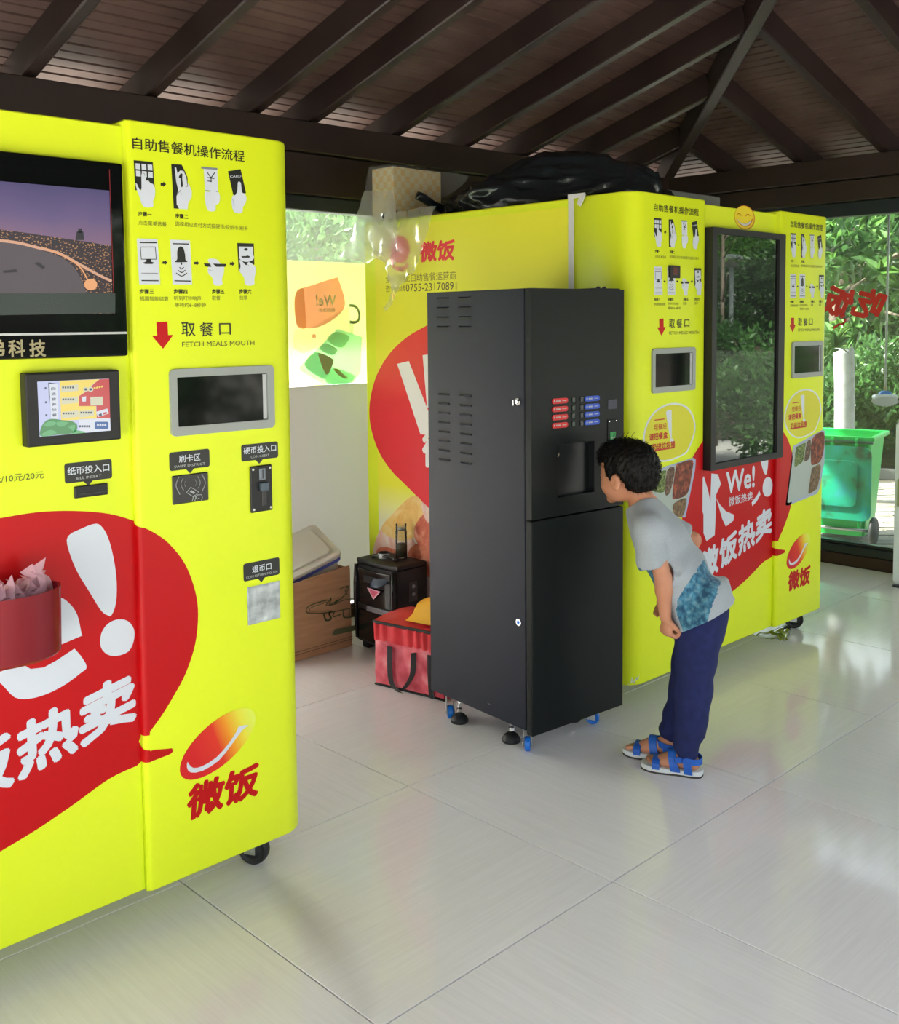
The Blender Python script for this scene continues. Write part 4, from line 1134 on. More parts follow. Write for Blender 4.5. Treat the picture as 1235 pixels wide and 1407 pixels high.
# stickers with the writing (round, with white rim and exclamation mark)
P = P2
def sticker(off):
    def A6(x, y): return (870+x/11.72, 530+y/11.72)
    def r6(l): return [(RMp(A6(*p))[0]+off, RMp(A6(*p))[1]) for p in l]
    cen = r6([(610, 740)])[0]
    cir = r6(catmull([(155, 880), (165, 760), (220, 580), (330, 420), (470, 320), (600, 280), (720, 280), (860, 330), (960, 470), (1000, 640), (980, 800), (920, 960), (860, 1080), (760, 1140), (620, 1200), (480, 1225), (370, 1200), (270, 1130), (190, 1010)], 2))
    P.poly(cir, white, 0)
    cx = sum(p[0] for p in cir)/len(cir); cz = sum(p[1] for p in cir)/len(cir)
    P.poly([(cx+(x-cx)*.94, cz+(z-cz)*.94) for x, z in cir], sticker_y, 1)
    P.poly(r6(catmull([(523, 440), (540, 405), (585, 390), (612, 410), (612, 520), (612, 830), (590, 832), (560, 680)], 3)), white, 2)
    P.poly(r6([(585, 850), (625, 850), (650, 885), (620, 905), (580, 890)]), white, 2)
    for st, x0, x1, y0, y1 in (('用餐后', 325, 530, 712, 610), ('请把餐盒', 252, 545, 865, 755), ('扔进垃圾桶', 300, 662, 1015, 910)):
        a = r6([(x0, y0)])[0]; b = r6([(x1, y0)])[0]; c = r6([(x0, y1)])[0]
        P.text(st, a[0], b[1]*.5+a[1]*.5, h=c[1]-a[1], u1=b[0], m=red_ink, l=2, bold=.035 if y0 > 800 else .01)
    a = r6([(300, 1050)])[0]; b = r6([(655, 1065)])[0]; P.line([a, (b[0], a[1])], .006, red_ink, 2)
    a = r6([(340, 555)])[0]; b = r6([(495, 575)])[0]; P.line([a, (b[0], a[1])], .004, red_ink, 2)
    P.done('sticker_print')
red_ink = mat('dark_red_ink', (.48, .02, .012), .45)
sticker(0.0); sticker(1.062)
# lunch tray prints on both columns
def traypic(off, mir=False):
    def A7(x, y): return (870+x/4.139, 520+y/4.139)
    def r7(l): return [(RMp(A7(*p))[0]+off, RMp(A7(*p))[1]) for p in l]
    P.poly(r7([(908, 385), (1075, 292), (1088, 296), (1086, 470), (1060, 620), (1045, 655), (875, 725), (865, 718)]), tray_rim, 0)
    P.poly(r7([(912, 395), (1078, 304), (1080, 470), (1052, 615), (1035, 645), (880, 708), (875, 700)]), tray_in, 1)
    P.poly(r7(catmull([(922, 402), (935, 385), (972, 367), (978, 380), (965, 465), (940, 488), (915, 500)], 3)), f_green, 2)
    P.poly(r7(catmull([(985, 365), (1005, 350), (1008, 380), (1000, 450), (975, 472), (972, 450)], 3)), f_brown, 2)
    P.poly(r7(catmull([(1015, 345), (1080, 305), (1082, 400), (1062, 470), (1020, 492), (1008, 470)], 3)), f_red, 2)
    P.poly(r7(catmull([(1010, 530), (1015, 510), (1060, 488), (1062, 540), (1045, 620), (1030, 635), (995, 655), (1000, 600)], 3)), f_mix, 2)
    P.done('lunch_tray_print')
traypic(0.0)
def A7L(x, y): return (870+x/4.139, 520+y/4.139)
def r7L(l): return [RMp(A7L(*p)) for p in l]
P.poly(r7L([(95, 545), (180, 500), (340, 450), (354, 462), (350, 520), (295, 790), (285, 790), (120, 790), (60, 800)]), tray_rim, 1)
P.poly(r7L([(105, 550), (180, 512), (335, 464), (340, 470), (335, 540), (285, 770), (120, 780), (70, 785)]), tray_in, 2)
P.poly(r7L(catmull([(118, 555), (180, 520), (182, 560), (172, 645), (110, 640), (95, 620)], 3)), f_green, 3)
P.poly(r7L(catmull([(190, 525), (230, 505), (228, 560), (205, 650), (178, 655)], 3)), f_brown, 3)
P.poly(r7L(catmull([(240, 500), (265, 480), (335, 465), (330, 540), (305, 655), (235, 685), (220, 660)], 3)), f_red, 3)
P.poly(r7L(catmull([(230, 710), (300, 680), (285, 770), (260, 790), (225, 760)], 3)), f_mix, 3)
P.done('lunch_tray_print')
# small black device hung in the instructions
obj('small_display_module', box((1.205, YF-.012, 1.625), (1.272, YF-.0015, 1.672), .002, 1), matt_black, vm2)
MP = Print((0, YF-.012, 0), (1, 0, 0), (0, -1, 0), vm2); MP.rect(1.222, 1.636, 1.250, 1.664, mat('dark_red_led', (.10, .012, .008), .4), 0); MP.done('module_label')

# end panel graphics
E2 = Print((XL+.004, 0, 0), (0, -1, 0), (-1, 0, 0), vm2)
gy = mat('end_panel_yellow', (0.82, 0.80, 0.05), 0.42)
def gradm():
    m = gy; t = N(m, 'ShaderNodeTexCoord'); s = N(m, 'ShaderNodeSeparateXYZ'); L(m, t.outputs['Object'], s.inputs[0])
    r = N(m, 'ShaderNodeMapRange'); r.inputs['From Min'].default_value = 0.42; r.inputs['From Max'].default_value = 0.72; L(m, s.outputs[2], r.inputs['Value'])
    L(m, ramp(m, r.outputs[0], [(0.0, (.78, .62, .60)), (0.35, (.82, .80, .62)), (0.7, (.83, .82, .25)), (1.0, (.82, .82, .03))]), BS(m).inputs['Base Color'])
gradm()
yb_u = -YB+.075
E2.rect(yb_u, .12, -YS-.03, 1.90, gy, 0)
# bubble
bl = [EP(q) for q in ((600, 437), (586, 447), (560, 462), (535, 485), (517, 515), (508, 548), (507, 575), (512, 600), (522, 625), (538, 648), (553, 663), (568, 678), (580, 692), (600, 722))]
E2.poly(catmull(bl, 4, False)+[(bl[-1][0]+.35, .50), (bl[-1][0]+.55, .9), (bl[-1][0]+.5, 1.45), (bl[0][0]+.2, 1.53)], red_sign, 1)
E2.done('end_panel_print')
a = EP((545, 500)); 
wl = [EP(q) for q in ((545, 500), (561, 496), (586, 560), (600, 598), (577, 597))]
E2.poly(wl, white_p if 'white_p' in globals() else mat('clean_white_print', (.85, .85, .85), .4), 2)
E2.poly([EP(q) for q in ((580, 488), (596, 486), (620, 560), (600, 560), (586, 560))], MATS['clean_white_print'], 2)
a, b = EP((581, 640)), EP((582, 606))
E2.text('微饭热卖', a[0], a[1]+.0, h=.15, m=MATS['clean_white_print'], l=2, bold=.05)
E2.done('end_panel_lettering')
lgm = mat('end_logo_red', (.72, .03, .05), .4)
c_ = EP((549, 343)); E2.poly(circ(c_[0], c_[1], .062, .062, 30), lgm, 1)
E2.done('end_panel_emblem'); c2_ = EP((541, 357)); E2.line([(c_[0]-.065, c_[1]-.02), (c_[0]-.045, c_[1]-.075), (c_[0]+.01, c_[1]-.09), (c_[0]+.05, c_[1]-.07)], .018, lgm, 2)
E2.done('end_panel_emblem')
a, b, c = EP((576, 360)), EP((622.5, 356)), EP((576, 333))
E2.text('微饭', a[0], a[1]+.001, h=c[1]-a[1]-.003, u1=b[0], m=red_sign, l=1, bold=.05, shear=(0, .10))
E2.done('end_panel_emblem')
a, b, c = EP((529, 388)), EP((625.5, 382)), EP((529, 377))
E2.text('全球智能自助售餐运营商', a[0], a[1]-.003, h=.036, u1=b[0], m=inkthin2 if 'inkthin2' in globals() else mat('olive_ink', (.20, .17, .02), .5), l=1)
a, b = EP((529, 401)), EP((556, 400)); E2.text('咨询热线', a[0], a[1]-.002, h=.03, u1=b[0], m=MATS['olive_ink'], l=1)
a, b = EP((557, 400)), EP((626.5, 397)); E2.text('0755-23170891', a[0], a[1]-.003, h=.034, u1=b[0], m=mat('dark_olive_ink', (.07, .06, .02), .5), l=1, bold=.006)
E2.done('hotline_lettering')
# printed food photo low on the end panel
ff = {}
def pf(name, a, b, c, s): return food(name, a, b, c, s)
fr1 = pf('printed_mango', (.80, .42, .10), (.86, .55, .16), (.90, .68, .30), 9)
fr2 = pf('printed_tomato', (.55, .09, .05), (.72, .20, .11), (.85, .42, .28), 14)
fr3 = pf('printed_salad_pink', (.80, .40, .32), (.85, .60, .52), (.90, .78, .70), 14)
for q, mm, l in (([(512, 757), (518, 735), (527, 722), (540, 715), (560, 730), (575, 770), (515, 772)], fr3, 1), ([(523, 727), (540, 705), (565, 682), (580, 690), (590, 720), (560, 742), (540, 740)], fr1, 2),
      ([(568, 735), (572, 718), (590, 700), (610, 705), (610, 745), (590, 752), (575, 748)], fr2, 3), ([(560, 765), (570, 748), (600, 745), (610, 790), (580, 790)], fr2, 2), ([(578, 690), (590, 700), (600, 720), (585, 716)], fr3, 4), ([(515, 765), (522, 752), (545, 758), (550, 785), (520, 785)], fr2, 2)):
    E2.poly([EP(p) for p in catmull(q, 4)], mm, l)
E2.done('food_photo_print')
# white tape on the seam of the end panel
tapem = mat('white_tape', (.62, .63, .62), .5)
tpe = empty('seam_tape', (XL, YS, 1.0), vm2)
obj('tape_strip', box((XL-.004, YS-.002, .14), (XL+.003, YS+.024, 1.938), .001, 1), tapem, tpe)
bm = bmesh.new()
for l in ([(0, 1.945), (0, 1.925), (-.075, 1.932), (-.082, 1.945)], [(-.05, 1.925), (-.085, 1.940), (-.060, 1.895), (-.045, 1.905)]):
    vs = []
    for s in (0, -.004): vs.append([bm.verts.new((XL-.0035+s, YS+.022+u, z)) for u, z in l])
    bm.faces.new(vs[0]); bm.faces.new(vs[1][::-1])
    for i in range(4): bm.faces.new((vs[0][i], vs[0][(i+1) % 4], vs[1][(i+1) % 4], vs[1][i]))
obj('torn_tape_end', bm, tapem, tpe)
# torn vinyl at the bottom corner
bm = bmesh.new(); r = random.Random(5)
for k in range(14):
    a = Vector((XL+.02+r.uniform(-.01, .05), YF+.012+r.uniform(-.005, .03), ZB+.012)); d = Vector((r.uniform(-.02, .03), -.012, r.uniform(-.02, .035)))
    vs = [bm.verts.new(a), bm.verts.new(a+d), bm.verts.new(a+d*.6+Vector((.008, -.004, -.004)))]; bm.faces.new(vs)
obj('torn_vinyl', bm, mat('torn_vinyl_white', (.62, .68, .62), .5), vm2)

# ================================================================ THE BLACK DRINKS CABINET
CA = math.radians(-5.1)
cm_t = empty('drinks_cabinet', (0.405, 0.662, 0.0), None, CA)
tag(cm_t, 'tall charcoal drinks vending cabinet on blue castors, with red and blue selection buttons', 'drinks machine')
M = W(cm_t)
CW, CDp, CB, CT = 0.447, 0.512, 0.102, 1.573
def cobj(name, bm, mt, par=None, **k):
    bm.transform(M); return obj(name, bm, mt, par or cm_t, **k)
cobj('cabinet_body', box((0, 0, CB), (CW, CDp, CT), .0025, 2), cab)
# doors stand proud of the body by a dark gap
cobj('door_gasket', box((.006, -.0045, CB+.005), (CW-.006, 0.001, CT-.004)), rubber)
DY0, DY1 = -.033, -.004
gz = 0.814
cobj('lower_door', box((0, DY0, CB-.012), (CW, DY1, gz-.003), .003, 2), cabf)
hx0, hx1, hz0, hz1 = .118, .300, .876, 1.056
ud = empty('upper_door', (0, 0, 0)); ud.parent = cm_t; ud.location = (0, DY0, gz)
bm = bmesh.new()
for lo, hi in (((0, DY0, gz+.003), (hx0, DY1, CT)), ((hx1, DY0, gz+.003), (CW, DY1, CT)), ((hx0, DY0, gz+.003), (hx1, DY1, hz0)), ((hx0, DY0, hz1), (hx1, DY1, CT))): add_box(bm, lo, hi)
bmesh.ops.remove_doubles(bm, verts=bm.verts, dist=1e-5)
cobj('door_leaf', bm, cabf, ud)
hb = mat('black_recess', (.004, .006, .008), .35)
bm = bmesh.new()
add_box(bm, (hx0, DY1-.0015, hz0), (hx1, DY1, hz1)); add_box(bm, (hx0, DY0+.001, hz0), (hx0+.002, DY1, hz1)); add_box(bm, (hx1-.002, DY0+.001, hz0), (hx1, DY1, hz1)); add_box(bm, (hx0, DY0+.001, hz0), (hx1, DY1, hz0+.002))
cobj('cup_recess', bm, hb, ud)
bm = bmesh.new(); add_prism(bm, [(hx0, hz1+.002), (hx0, hz1-.035), (hx0+.012, hz1-.006), (hx0+.03, hz1-.0)], 0, .003, 0, Matrix(((1, 0, 0, 0), (0, 0, -1, DY0+.001), (0, 1, 0, 0), (0, 0, 0, 1)))); cobj('recess_corner', bm, cabf, ud)
bm = bmesh.new(); add_cyl(bm, (.136, DY1-.012, 1.020), (.136, DY1-.001, 1.020), .0085, n=16); cobj('nozzle', bm, mat('beige_plastic', (.28, .24, .17), .4), ud)
btn_r = mat('red_button_label', (.55, .012, .015), .4); btn_b = mat('blue_button_label', (.012, .07, .50), .4)
def cprint(): 
    return Print(M @ Vector((0, DY0, 0)), M.to_3x3() @ Vector((1, 0, 0)), M.to_3x3() @ Vector((0, -1, 0)), ud)
CP = cprint()
zs = [1.202, 1.175, 1.148, 1.121]
for i, z in enumerate(zs):
    for x0, mt, nm, st in ((.092, btn_r, 'red_button_label', 'ABCD'[i]), (.247, btn_b, 'blue_button_label', 'EFGH'[i])):
        bm = bmesh.new(); add_prism(bm, rrect(x0, z-.009, x0+.074, z+.009, .0088, 5), 0, .003, 0, Matrix(((1, 0, 0, 0), (0, 0, -1, DY0), (0, 1, 0, 0), (0, 0, 0, 1)))); cobj(nm, bm, mt, ud)
        CP.o = M @ Vector((0, DY0-.003, 0))
        CP.poly(circ(x0+.010, z, .0035, k=10), mute_l, 0)
        for k in range(4): CP.rect(x0+.018+k*.0058, z-.0025, x0+.0225+k*.0058, z+.0025, mute_l, 0)
        CP.rect(x0+.046, z-.001, x0+.066, z+.001, mute_l, 0); CP.done('button_print')
    for x0 in (.186, .226):
        cobj('push_button', box((x0, DY0-.004, z-.010), (x0+.014, DY0, z+.010), .003, 2), mat('button_grey', (.035, .045, .040), .35) if 'button_grey' not in MATS else MATS['button_grey'], ud)
cobj('card_reader_pad', box((.365, DY0-.001, 1.160), (.412, DY0, 1.192)), mat('navy_pad', (.008, .014, .04), .3), ud)
cobj('coin_plate', box((.362, DY0-.003, 1.045), (.412, DY0, 1.125), .001, 1), cabf, ud)
for x in (.369, .405):
    bm = bmesh.new(); add_cyl(bm, (x, DY0-.0045, 1.118), (x, DY0-.002, 1.118), .0025, n=8); cobj('screw', bm, chrome, ud)
cobj('green_label', box((.373, DY0-.0042, 1.052), (.401, DY0-.003, 1.080)), mat('green_sticker', (.01, .30, .07), .4), ud)
CP.o = M @ Vector((0, DY0-.0044, 0)); CP.rect(.379, 1.057, .396, 1.061, mute_l, 0); CP.done('green_label_print')
bm = bmesh.new()
for k in range(8):
    a = k*math.pi/4; add_cyl(bm, (-.0008+.0, DY0+.014+.005*math.cos(a), 1.405+.005*math.sin(a)), (-.0002, DY0+.014+.005*math.cos(a), 1.405+.005*math.sin(a)), .0014, n=6)
cobj('speaker_holes', bm, rubber, ud)['kind'] = 'stuff'
for x in (.33, .36): cobj('hinge_cap', box((x, -.02, CT), (x+.012, -.008, CT+.010), .002, 1), rubber)
cobj('lid_plate', box((.30, -.03, CT), (.43, .10, CT+.004), .001, 1), cab)
# louvres pressed into the side
lv_dark = mat('louvre_shadow_gap', (.004, .004, .005), .6)
lou = []
def louvre_mesh(open_top):
    bm = bmesh.new(); w = .035; 
    if open_top:
        pts = [(-w, .007), (w, .007), (w*.86, -.002), (-w*.86, -.002)]
        vs = [bm.verts.new((-.0006, y, z)) for y, z in pts]; bm.faces.new(vs).material_index = 1
        a = [bm.verts.new(p) for p in ((-.0006, -w*.9, -.001), (-.0006, w*.9, -.001), (-.0045, w*.86, -.0015), (-.0045, -w*.86, -.0015), (-.0004, -w*.86, -.008), (-.0004, w*.86, -.008))]
        bm.faces.new((a[0], a[3], a[2], a[1])); bm.faces.new((a[3], a[4], a[5], a[2])); bm.faces.new((a[0], a[4], a[3])); bm.faces.new((a[1], a[2], a[5]))
    else:
        pts = [(-w, .0075), (w, .0075), (w*.8, -.006), (-w*.8, -.006)]
        vs = [bm.verts.new((-.0006, y, z)) for y, z in pts]; bm.faces.new(vs).material_index = 1
        a = [bm.verts.new(p) for p in ((-.0006, -w, .0085), (-.0006, w, .0085), (-.005, w*.92, .005), (-.005, -w*.92, .005))]
        bm.faces.new(a)
    me = bpy.data.meshes.new('louvre'); bm.to_mesh(me); bm.free(); me.materials.append(cab); me.materials.append(lv_dark); return me
lm1, lm2 = louvre_mesh(False), louvre_mesh(True)
for t in (.418, .297):
    for i in range(4):
        o = bpy.data.objects.new('louvre', lm1); o.location = (0, t, 1.545-i*.0335); COL.objects.link(o); o.parent = cm_t
    for i in range(8):
        o = bpy.data.objects.new('louvre', lm2); o.location = (0, t, 1.213-i*.0336); COL.objects.link(o); o.parent = cm_t
for z, nm in ((1.203, 'key_lock'), (.465, 'cam_lock')):
    bm = bmesh.new(); add_cyl(bm, (-.004, .030, z), (0, .030, z), .012, n=18)
    if nm == 'key_lock':
        add_cyl(bm, (-.010, .030, z), (-.004, .030, z), .007, n=14); add_box(bm, (-.024, .0285, z-.012), (-.009, .0315, z+.007), .001, 1)
    cobj(nm, bm, chrome)
bm = bmesh.new(); add_cyl(bm, (-.0052, .030, .465), (-.004, .030, .465), .006, n=12); cobj('lock_core', bm, blue_plastic)
mk = mat('pale_scuff', (.28, .28, .28), .6)
for (y, z, l, r_) in ((.33, .152, .010, .5), (.185, .142, .018, 1.4), (.13, .115, .005, 0)):
    bm = bmesh.new(); c = math.cos(r_); s = math.sin(r_)
    vs = [bm.verts.new((-.0006, y+dy*s, z+dy*c+dz)) for dy, dz in ((-l/2, 0), (0, .0008), (l/2, 0), (0, -.0008))]; bm.faces.new(vs); cobj('scuff', bm, mk)
def fc(x, y, rz):
    w = M @ Vector((x, y, 0)); return caster(cm_t, w.x, w.y, .025, CB, blue_plastic, rz, .020)
for x, y, rz in ((.060, .055, -.85), (.405, .075, .4), (.045, .455, -.65), (.405, .455, .9)): fc(x, y, rz-CA)
for x, y in ((.072, .150), (.048, .405), (.375, .150), (.375, .405)):
    bm = bmesh.new(); add_lathe(bm, (x, y, 0), [(0, 0), (.031, 0), (.033, .006), (.031, .014), (.022, .026), (.012, .033), (0, .034)], 24)
    ft = cobj('levelling_foot', bm, rubber)
    bm = bmesh.new(); add_cyl(bm, (x, y, .032), (x, y, CB), .006, n=12); add_cyl(bm, (x, y, .040), (x, y, .050), .011, n=6, smooth=False); bm.transform(M)
    r_ = obj('foot_bolt', bm, chrome, None); r_.parent = ft; r_.matrix_parent_inverse = Matrix.Identity(4)
    # the foot mesh is in cabinet space: bring the bolt into the same space
    r_.data.transform(M.inverted())

# dark curved wheel mark and scuffs on the tiles in front of the left machine
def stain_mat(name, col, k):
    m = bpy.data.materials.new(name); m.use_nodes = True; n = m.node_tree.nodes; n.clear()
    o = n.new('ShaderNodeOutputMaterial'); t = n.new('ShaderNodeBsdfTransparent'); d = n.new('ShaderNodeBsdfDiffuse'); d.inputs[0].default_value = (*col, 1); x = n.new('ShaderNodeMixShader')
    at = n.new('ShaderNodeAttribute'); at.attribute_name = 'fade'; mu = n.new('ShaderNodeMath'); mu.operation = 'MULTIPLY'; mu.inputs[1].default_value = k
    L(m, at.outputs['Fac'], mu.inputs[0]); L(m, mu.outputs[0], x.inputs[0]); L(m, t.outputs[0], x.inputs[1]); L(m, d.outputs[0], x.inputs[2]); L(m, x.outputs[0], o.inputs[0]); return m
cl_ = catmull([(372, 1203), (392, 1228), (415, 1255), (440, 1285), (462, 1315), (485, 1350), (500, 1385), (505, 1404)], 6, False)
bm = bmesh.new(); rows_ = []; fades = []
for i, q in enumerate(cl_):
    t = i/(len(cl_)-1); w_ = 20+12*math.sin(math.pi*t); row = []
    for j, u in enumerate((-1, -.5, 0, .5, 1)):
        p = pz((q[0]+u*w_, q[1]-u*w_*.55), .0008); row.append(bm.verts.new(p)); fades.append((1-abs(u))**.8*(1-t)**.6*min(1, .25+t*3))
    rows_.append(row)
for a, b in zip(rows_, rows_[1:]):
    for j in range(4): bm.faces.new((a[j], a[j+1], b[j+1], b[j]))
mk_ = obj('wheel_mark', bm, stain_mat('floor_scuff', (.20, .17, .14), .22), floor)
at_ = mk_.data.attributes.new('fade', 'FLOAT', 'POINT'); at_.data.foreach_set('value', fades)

# ================================================================ THINGS ON THE FLOOR BEHIND
cardb = nmat('cardboard', [(.3, (.42, .24, .125)), (.6, (.50, .295, .16)), (.8, (.55, .34, .19))], 6, (1, 1, 8), .75)
bx = empty('cardboard_box', (.62, 2.2, 0)); tag(bx, 'brown cardboard box with green scribbled print beside the black speaker', 'box')
b0, b1, yb0, yb1 = .36, .782, 2.05, 2.385
def wall_quad(pts, th, nrm):
    bm = bmesh.new(); n = Vector(nrm)*th
    a = [bm.verts.new(p) for p in pts]; b = [bm.verts.new(Vector(p)+n) for p in pts]
    bm.faces.new(a[::-1]); bm.faces.new(b)
    for i in range(4): bm.faces.new((a[i], a[(i+1) % 4], b[(i+1) % 4], b[i]))
    bmesh.ops.recalc_face_normals(bm, faces=bm.faces); return bm
obj('front_side', wall_quad([(b0, yb0, .002), (b1, yb0, .002), (b1-.006, yb0+.002, .372), (b0, yb0-.004, .338)], .005, (0, 1, 0)), cardb, bx)
obj('back_side', wall_quad([(b0, yb1, .002), (b1, yb1, .002), (b1, yb1, .36), (b0, yb1, .36)], .005, (0, -1, 0)), cardb, bx)
obj('left_side', wall_quad([(b0, yb0+.006, .002), (b0, yb1-.006, .002), (b0, yb1-.006, .35), (b0, yb0+.006, .35)], .005, (1, 0, 0)), cardb, bx)
obj('right_side', wall_quad([(b1, yb0+.006, .002), (b1, yb1-.006, .002), (b1, yb1-.006, .36), (b1, yb0+.006, .36)], .005, (-1, 0, 0)), cardb, bx)
obj('base', box((b0+.006, yb0+.006, .002), (b1-.006, yb1-.006, .008)), cardb, bx)
gprint = mat('faded_green_print', (.13, .15, .07), .8)
BP_ = Print((0, yb0-.004, 0), (1, 0, 0), (0, -1, 0), bx)
def B8(x, y):
    w = py((400+x/5.024, 700+y/5.024), yb0-.004); return float(w[0]), float(w[2])
for l, w in (([(250, 625), (160, 650), (108, 680), (110, 712), (180, 718), (300, 705), (460, 670)], .005), ([(250, 640), (150, 672), (125, 690), (150, 702), (260, 698)], .003), ([(240, 660), (275, 615), (265, 660), (320, 625), (300, 650), (370, 590), (395, 530), (335, 548)], .005),
             ([(235, 665), (300, 655), (350, 630), (440, 612)], .004), ([(395, 530), (372, 560), (392, 590)], .004), ([(225, 720), (240, 765), (275, 755), (262, 720), (280, 700)], .008), ([(300, 700), (290, 740), (340, 725)], .006), ([(360, 690), (365, 745), (440, 735)], .007), ([(400, 690), (400, 735)], .007)):
    BP_.line([B8(*p) for p in catmull(l, 4, False)], w, gprint, 0)
BP_.poly([B8(*p) for p in ((300, 828), (455, 795), (455, 832), (280, 872))], gprint, 1)
BP_.done('box_print')
crease = mat('cardboard_crease', (.16, .09, .045), .8)
for z in (.030, .042): BP_.line([(b0, z), (b1, z+.004)], .0025, crease, 0)
BP_.done('box_crease')
# storage container leaning in the box
milky = mat('milky_plastic', (.80, .78, .70), .35, trans=.15)
bluep = mat('blue_rim_plastic', (.10, .13, .55), .35)
sc_ = empty('storage_container', (.60, 2.2, .3)); tag(sc_, 'milky plastic storage container with blue rim tilted inside the cardboard box', 'container')
Ms = Matrix.Translation((.60, 2.235, .405)) @ Matrix.Rotation(math.radians(-6), 4, 'Z') @ Matrix.Rotation(math.radians(22), 4, 'X') @ Matrix.Rotation(math.radians(-21), 4, 'Y')
bm = bmesh.new(); add_prism(bm, rrect(-.185, -.135, .185, .135, .03, 5), .0, .020, .006, Ms); add_prism(bm, rrect(-.150, -.10, .150, .10, .03, 5), .018, .030, .006, Ms); obj('lid', bm, milky, sc_, True, angle=40)
bm = bmesh.new(); add_prism(bm, rrect(-.180, -.130, .180, .130, .028, 5), -.022, .001, .002, Ms); obj('rim', bm, bluep, sc_)
bm = bmesh.new(); add_prism(bm, rrect(-.165, -.118, .165, .118, .026, 5), -.15, -.022, .004, Ms); obj('tub', bm, milky, sc_)

# speaker
sp = empty('trolley_speaker', (.89, 1.88, 0)); tag(sp, 'black trolley loudspeaker with a pink triangular sticker, a glass bottle standing on it', 'speaker')
gloss = mat('gloss_black_plastic', (.010, .010, .011), .14, spec=.6)
sx_, sX, sy_, sY, sH = .800, .972, 1.752, 2.030, .398
prof = [(sX, sy_), (sX, sY), (sx_+.01, sY)]+[(sx_-.016*math.sin(math.pi*i/8), sY-(sY-sy_)*i/8) for i in range(0, 9)]
bm = bmesh.new(); add_prism(bm, prof, .035, sH-.012, 0); add_prism(bm, [(x*1.0, y) for x, y in prof], sH-.011, sH+.012, .008); obj('speaker_shell', bm, matt_black, sp)
# sculpted front: upper bay with handle recess, lower baffle
for (y0, y1, z0, z1, nm) in ((sy_+.03, sY-.03, .215, .372, 'upper_front'), (sy_+.03, sY-.03, .05, .185, 'lower_front')):
    bm = bmesh.new(); pr = [(-.0+sx_-.018-.014*math.sin(math.pi*i/8), y0+(y1-y0)*i/8) for i in range(9)]+[(sx_+.0, y1), (sx_+.0, y0)]
    add_prism(bm, pr, z0, z1, .004); obj(nm, bm, gloss, sp)
for y in (sy_+.012, sY-.014):
    bm = bmesh.new(); add_tube(bm, [(sx_-.012, y, .05), (sx_-.020, y, .20), (sx_-.020, y, .30), (sx_-.014, y, .385)], .010, 8); obj('side_bumper', bm, gloss, sp)
obj('handle_recess', box((sx_-.0345, 1.845, .318), (sx_-.030, 1.945, .350), .002, 1), rubber, sp)
cw = px((521, 798), sx_-.030)
bm = bmesh.new(); add_lathe(bm, (sx_-.024, float(cw[1]), float(cw[2])), [(0, .010), (.03, .009), (.046, .004), (.050, 0), (.0, -.004)], 28, (-.6, 0, 1))
obj('chrome_cowl', bm, mat('blue_black_gloss', (.06, .08, .13), .10, spec=1.0), sp)
S_ = Print((sx_-.0385, 0, 0), (0, -1, 0), (-1, 0, 0), sp)
def SPq(q): w = px(q, sx_-.039); return float(-w[1]), float(w[2])
S_.poly([SPq(q) for q in ((504, 807), (523, 813), (513, 824))], mat('pale_pink_sticker', (.75, .40, .48), .4), 1)
S_.poly([SPq(q) for q in ((507, 809.5), (520, 813.5), (513, 821))], mat('pink_sticker', (.62, .10, .18), .4), 2); S_.done('triangle_sticker')
obj('chrome_strip', box((sx_-.030, sy_+.02, .188), (sx_-.012, sY-.10, .212), .002, 1), mat('clear_chrome', (.42, .46, .55), .2, metal=.6), sp)
obj('socket_panel', box((.862, sy_-.004, .24), (.915, sy_+.001, .33), .002, 1), gloss, sp)
for z in (.31, .275):
    bm = bmesh.new(); add_cyl(bm, (.888, sy_-.009, z), (.888, sy_-.003, z), .008, n=14); obj('knob', bm, mute, sp)
bm = bmesh.new(); add_tube(bm, [(.84, 1.965, sH+.012), (.845, 1.955, sH+.022), (.86, 1.90, sH+.026), (.865, 1.85, sH+.024), (.862, 1.825, sH+.012)], .007, 8); obj('top_handle', bm, gloss, sp)
for x in (.835, .95):
    for y in (1.78, 1.99): obj('foot', box((x-.025, y-.02, 0), (x+.025, y+.02, .036), .004, 1), matt_black, sp)
zt_ = sH+.0125
bt = empty('glass_bottle', (.935, 1.885, zt_)); tag(bt, 'clear glass tea bottle with dark leaves standing on the speaker', 'bottle')
bx_, by_ = .925, 1.865
bm = bmesh.new(); add_lathe(bm, (bx_, by_, zt_), [(0, 0), (.024, 0), (.026, .003), (.026, .125), (.024, .128), (.024, .133), (.0245, .155)], 24); obj('glass', bm, clear_glass, bt)
bm = bmesh.new(); add_lathe(bm, (bx_, by_, zt_), [(0, .010), (.020, .010), (.0205, .060), (.018, .068), (.0, .066)], 20); obj('tea_leaves', bm, nmat('tea_leaves', [(.4, (.030, .040, .012)), (.6, (.10, .045, .015))], 80, rough=.7), bt)
bm = bmesh.new(); add_lathe(bm, (bx_, by_, zt_), [(0, .128), (.019, .128), (.020, .140), (.0, .140)], 20); obj('strainer', bm, steel, bt)
cpx = Vector((.880, 1.905, zt_+.012))
cp_ = empty('bottle_cap', (cpx.x, cpx.y, zt_)); tag(cp_, 'silver and black bottle cap lying beside the glass bottle', 'cap')
bm = bmesh.new(); add_lathe(bm, (.872, 1.925, zt_+.0005), [(0, 0), (.025, 0), (.026, .002), (.026, .022), (.025, .023)], 24); obj('cap_band', bm, mat('satin_silver', (.55, .57, .60), .35, metal=.4), cp_)
bm = bmesh.new(); add_lathe(bm, (.872, 1.925, zt_+.0235), [(.026, 0), (.026, .003), (.021, .003), (.020, -.012), (0, -.012)], 24); obj('cap_liner', bm, rubber, cp_)

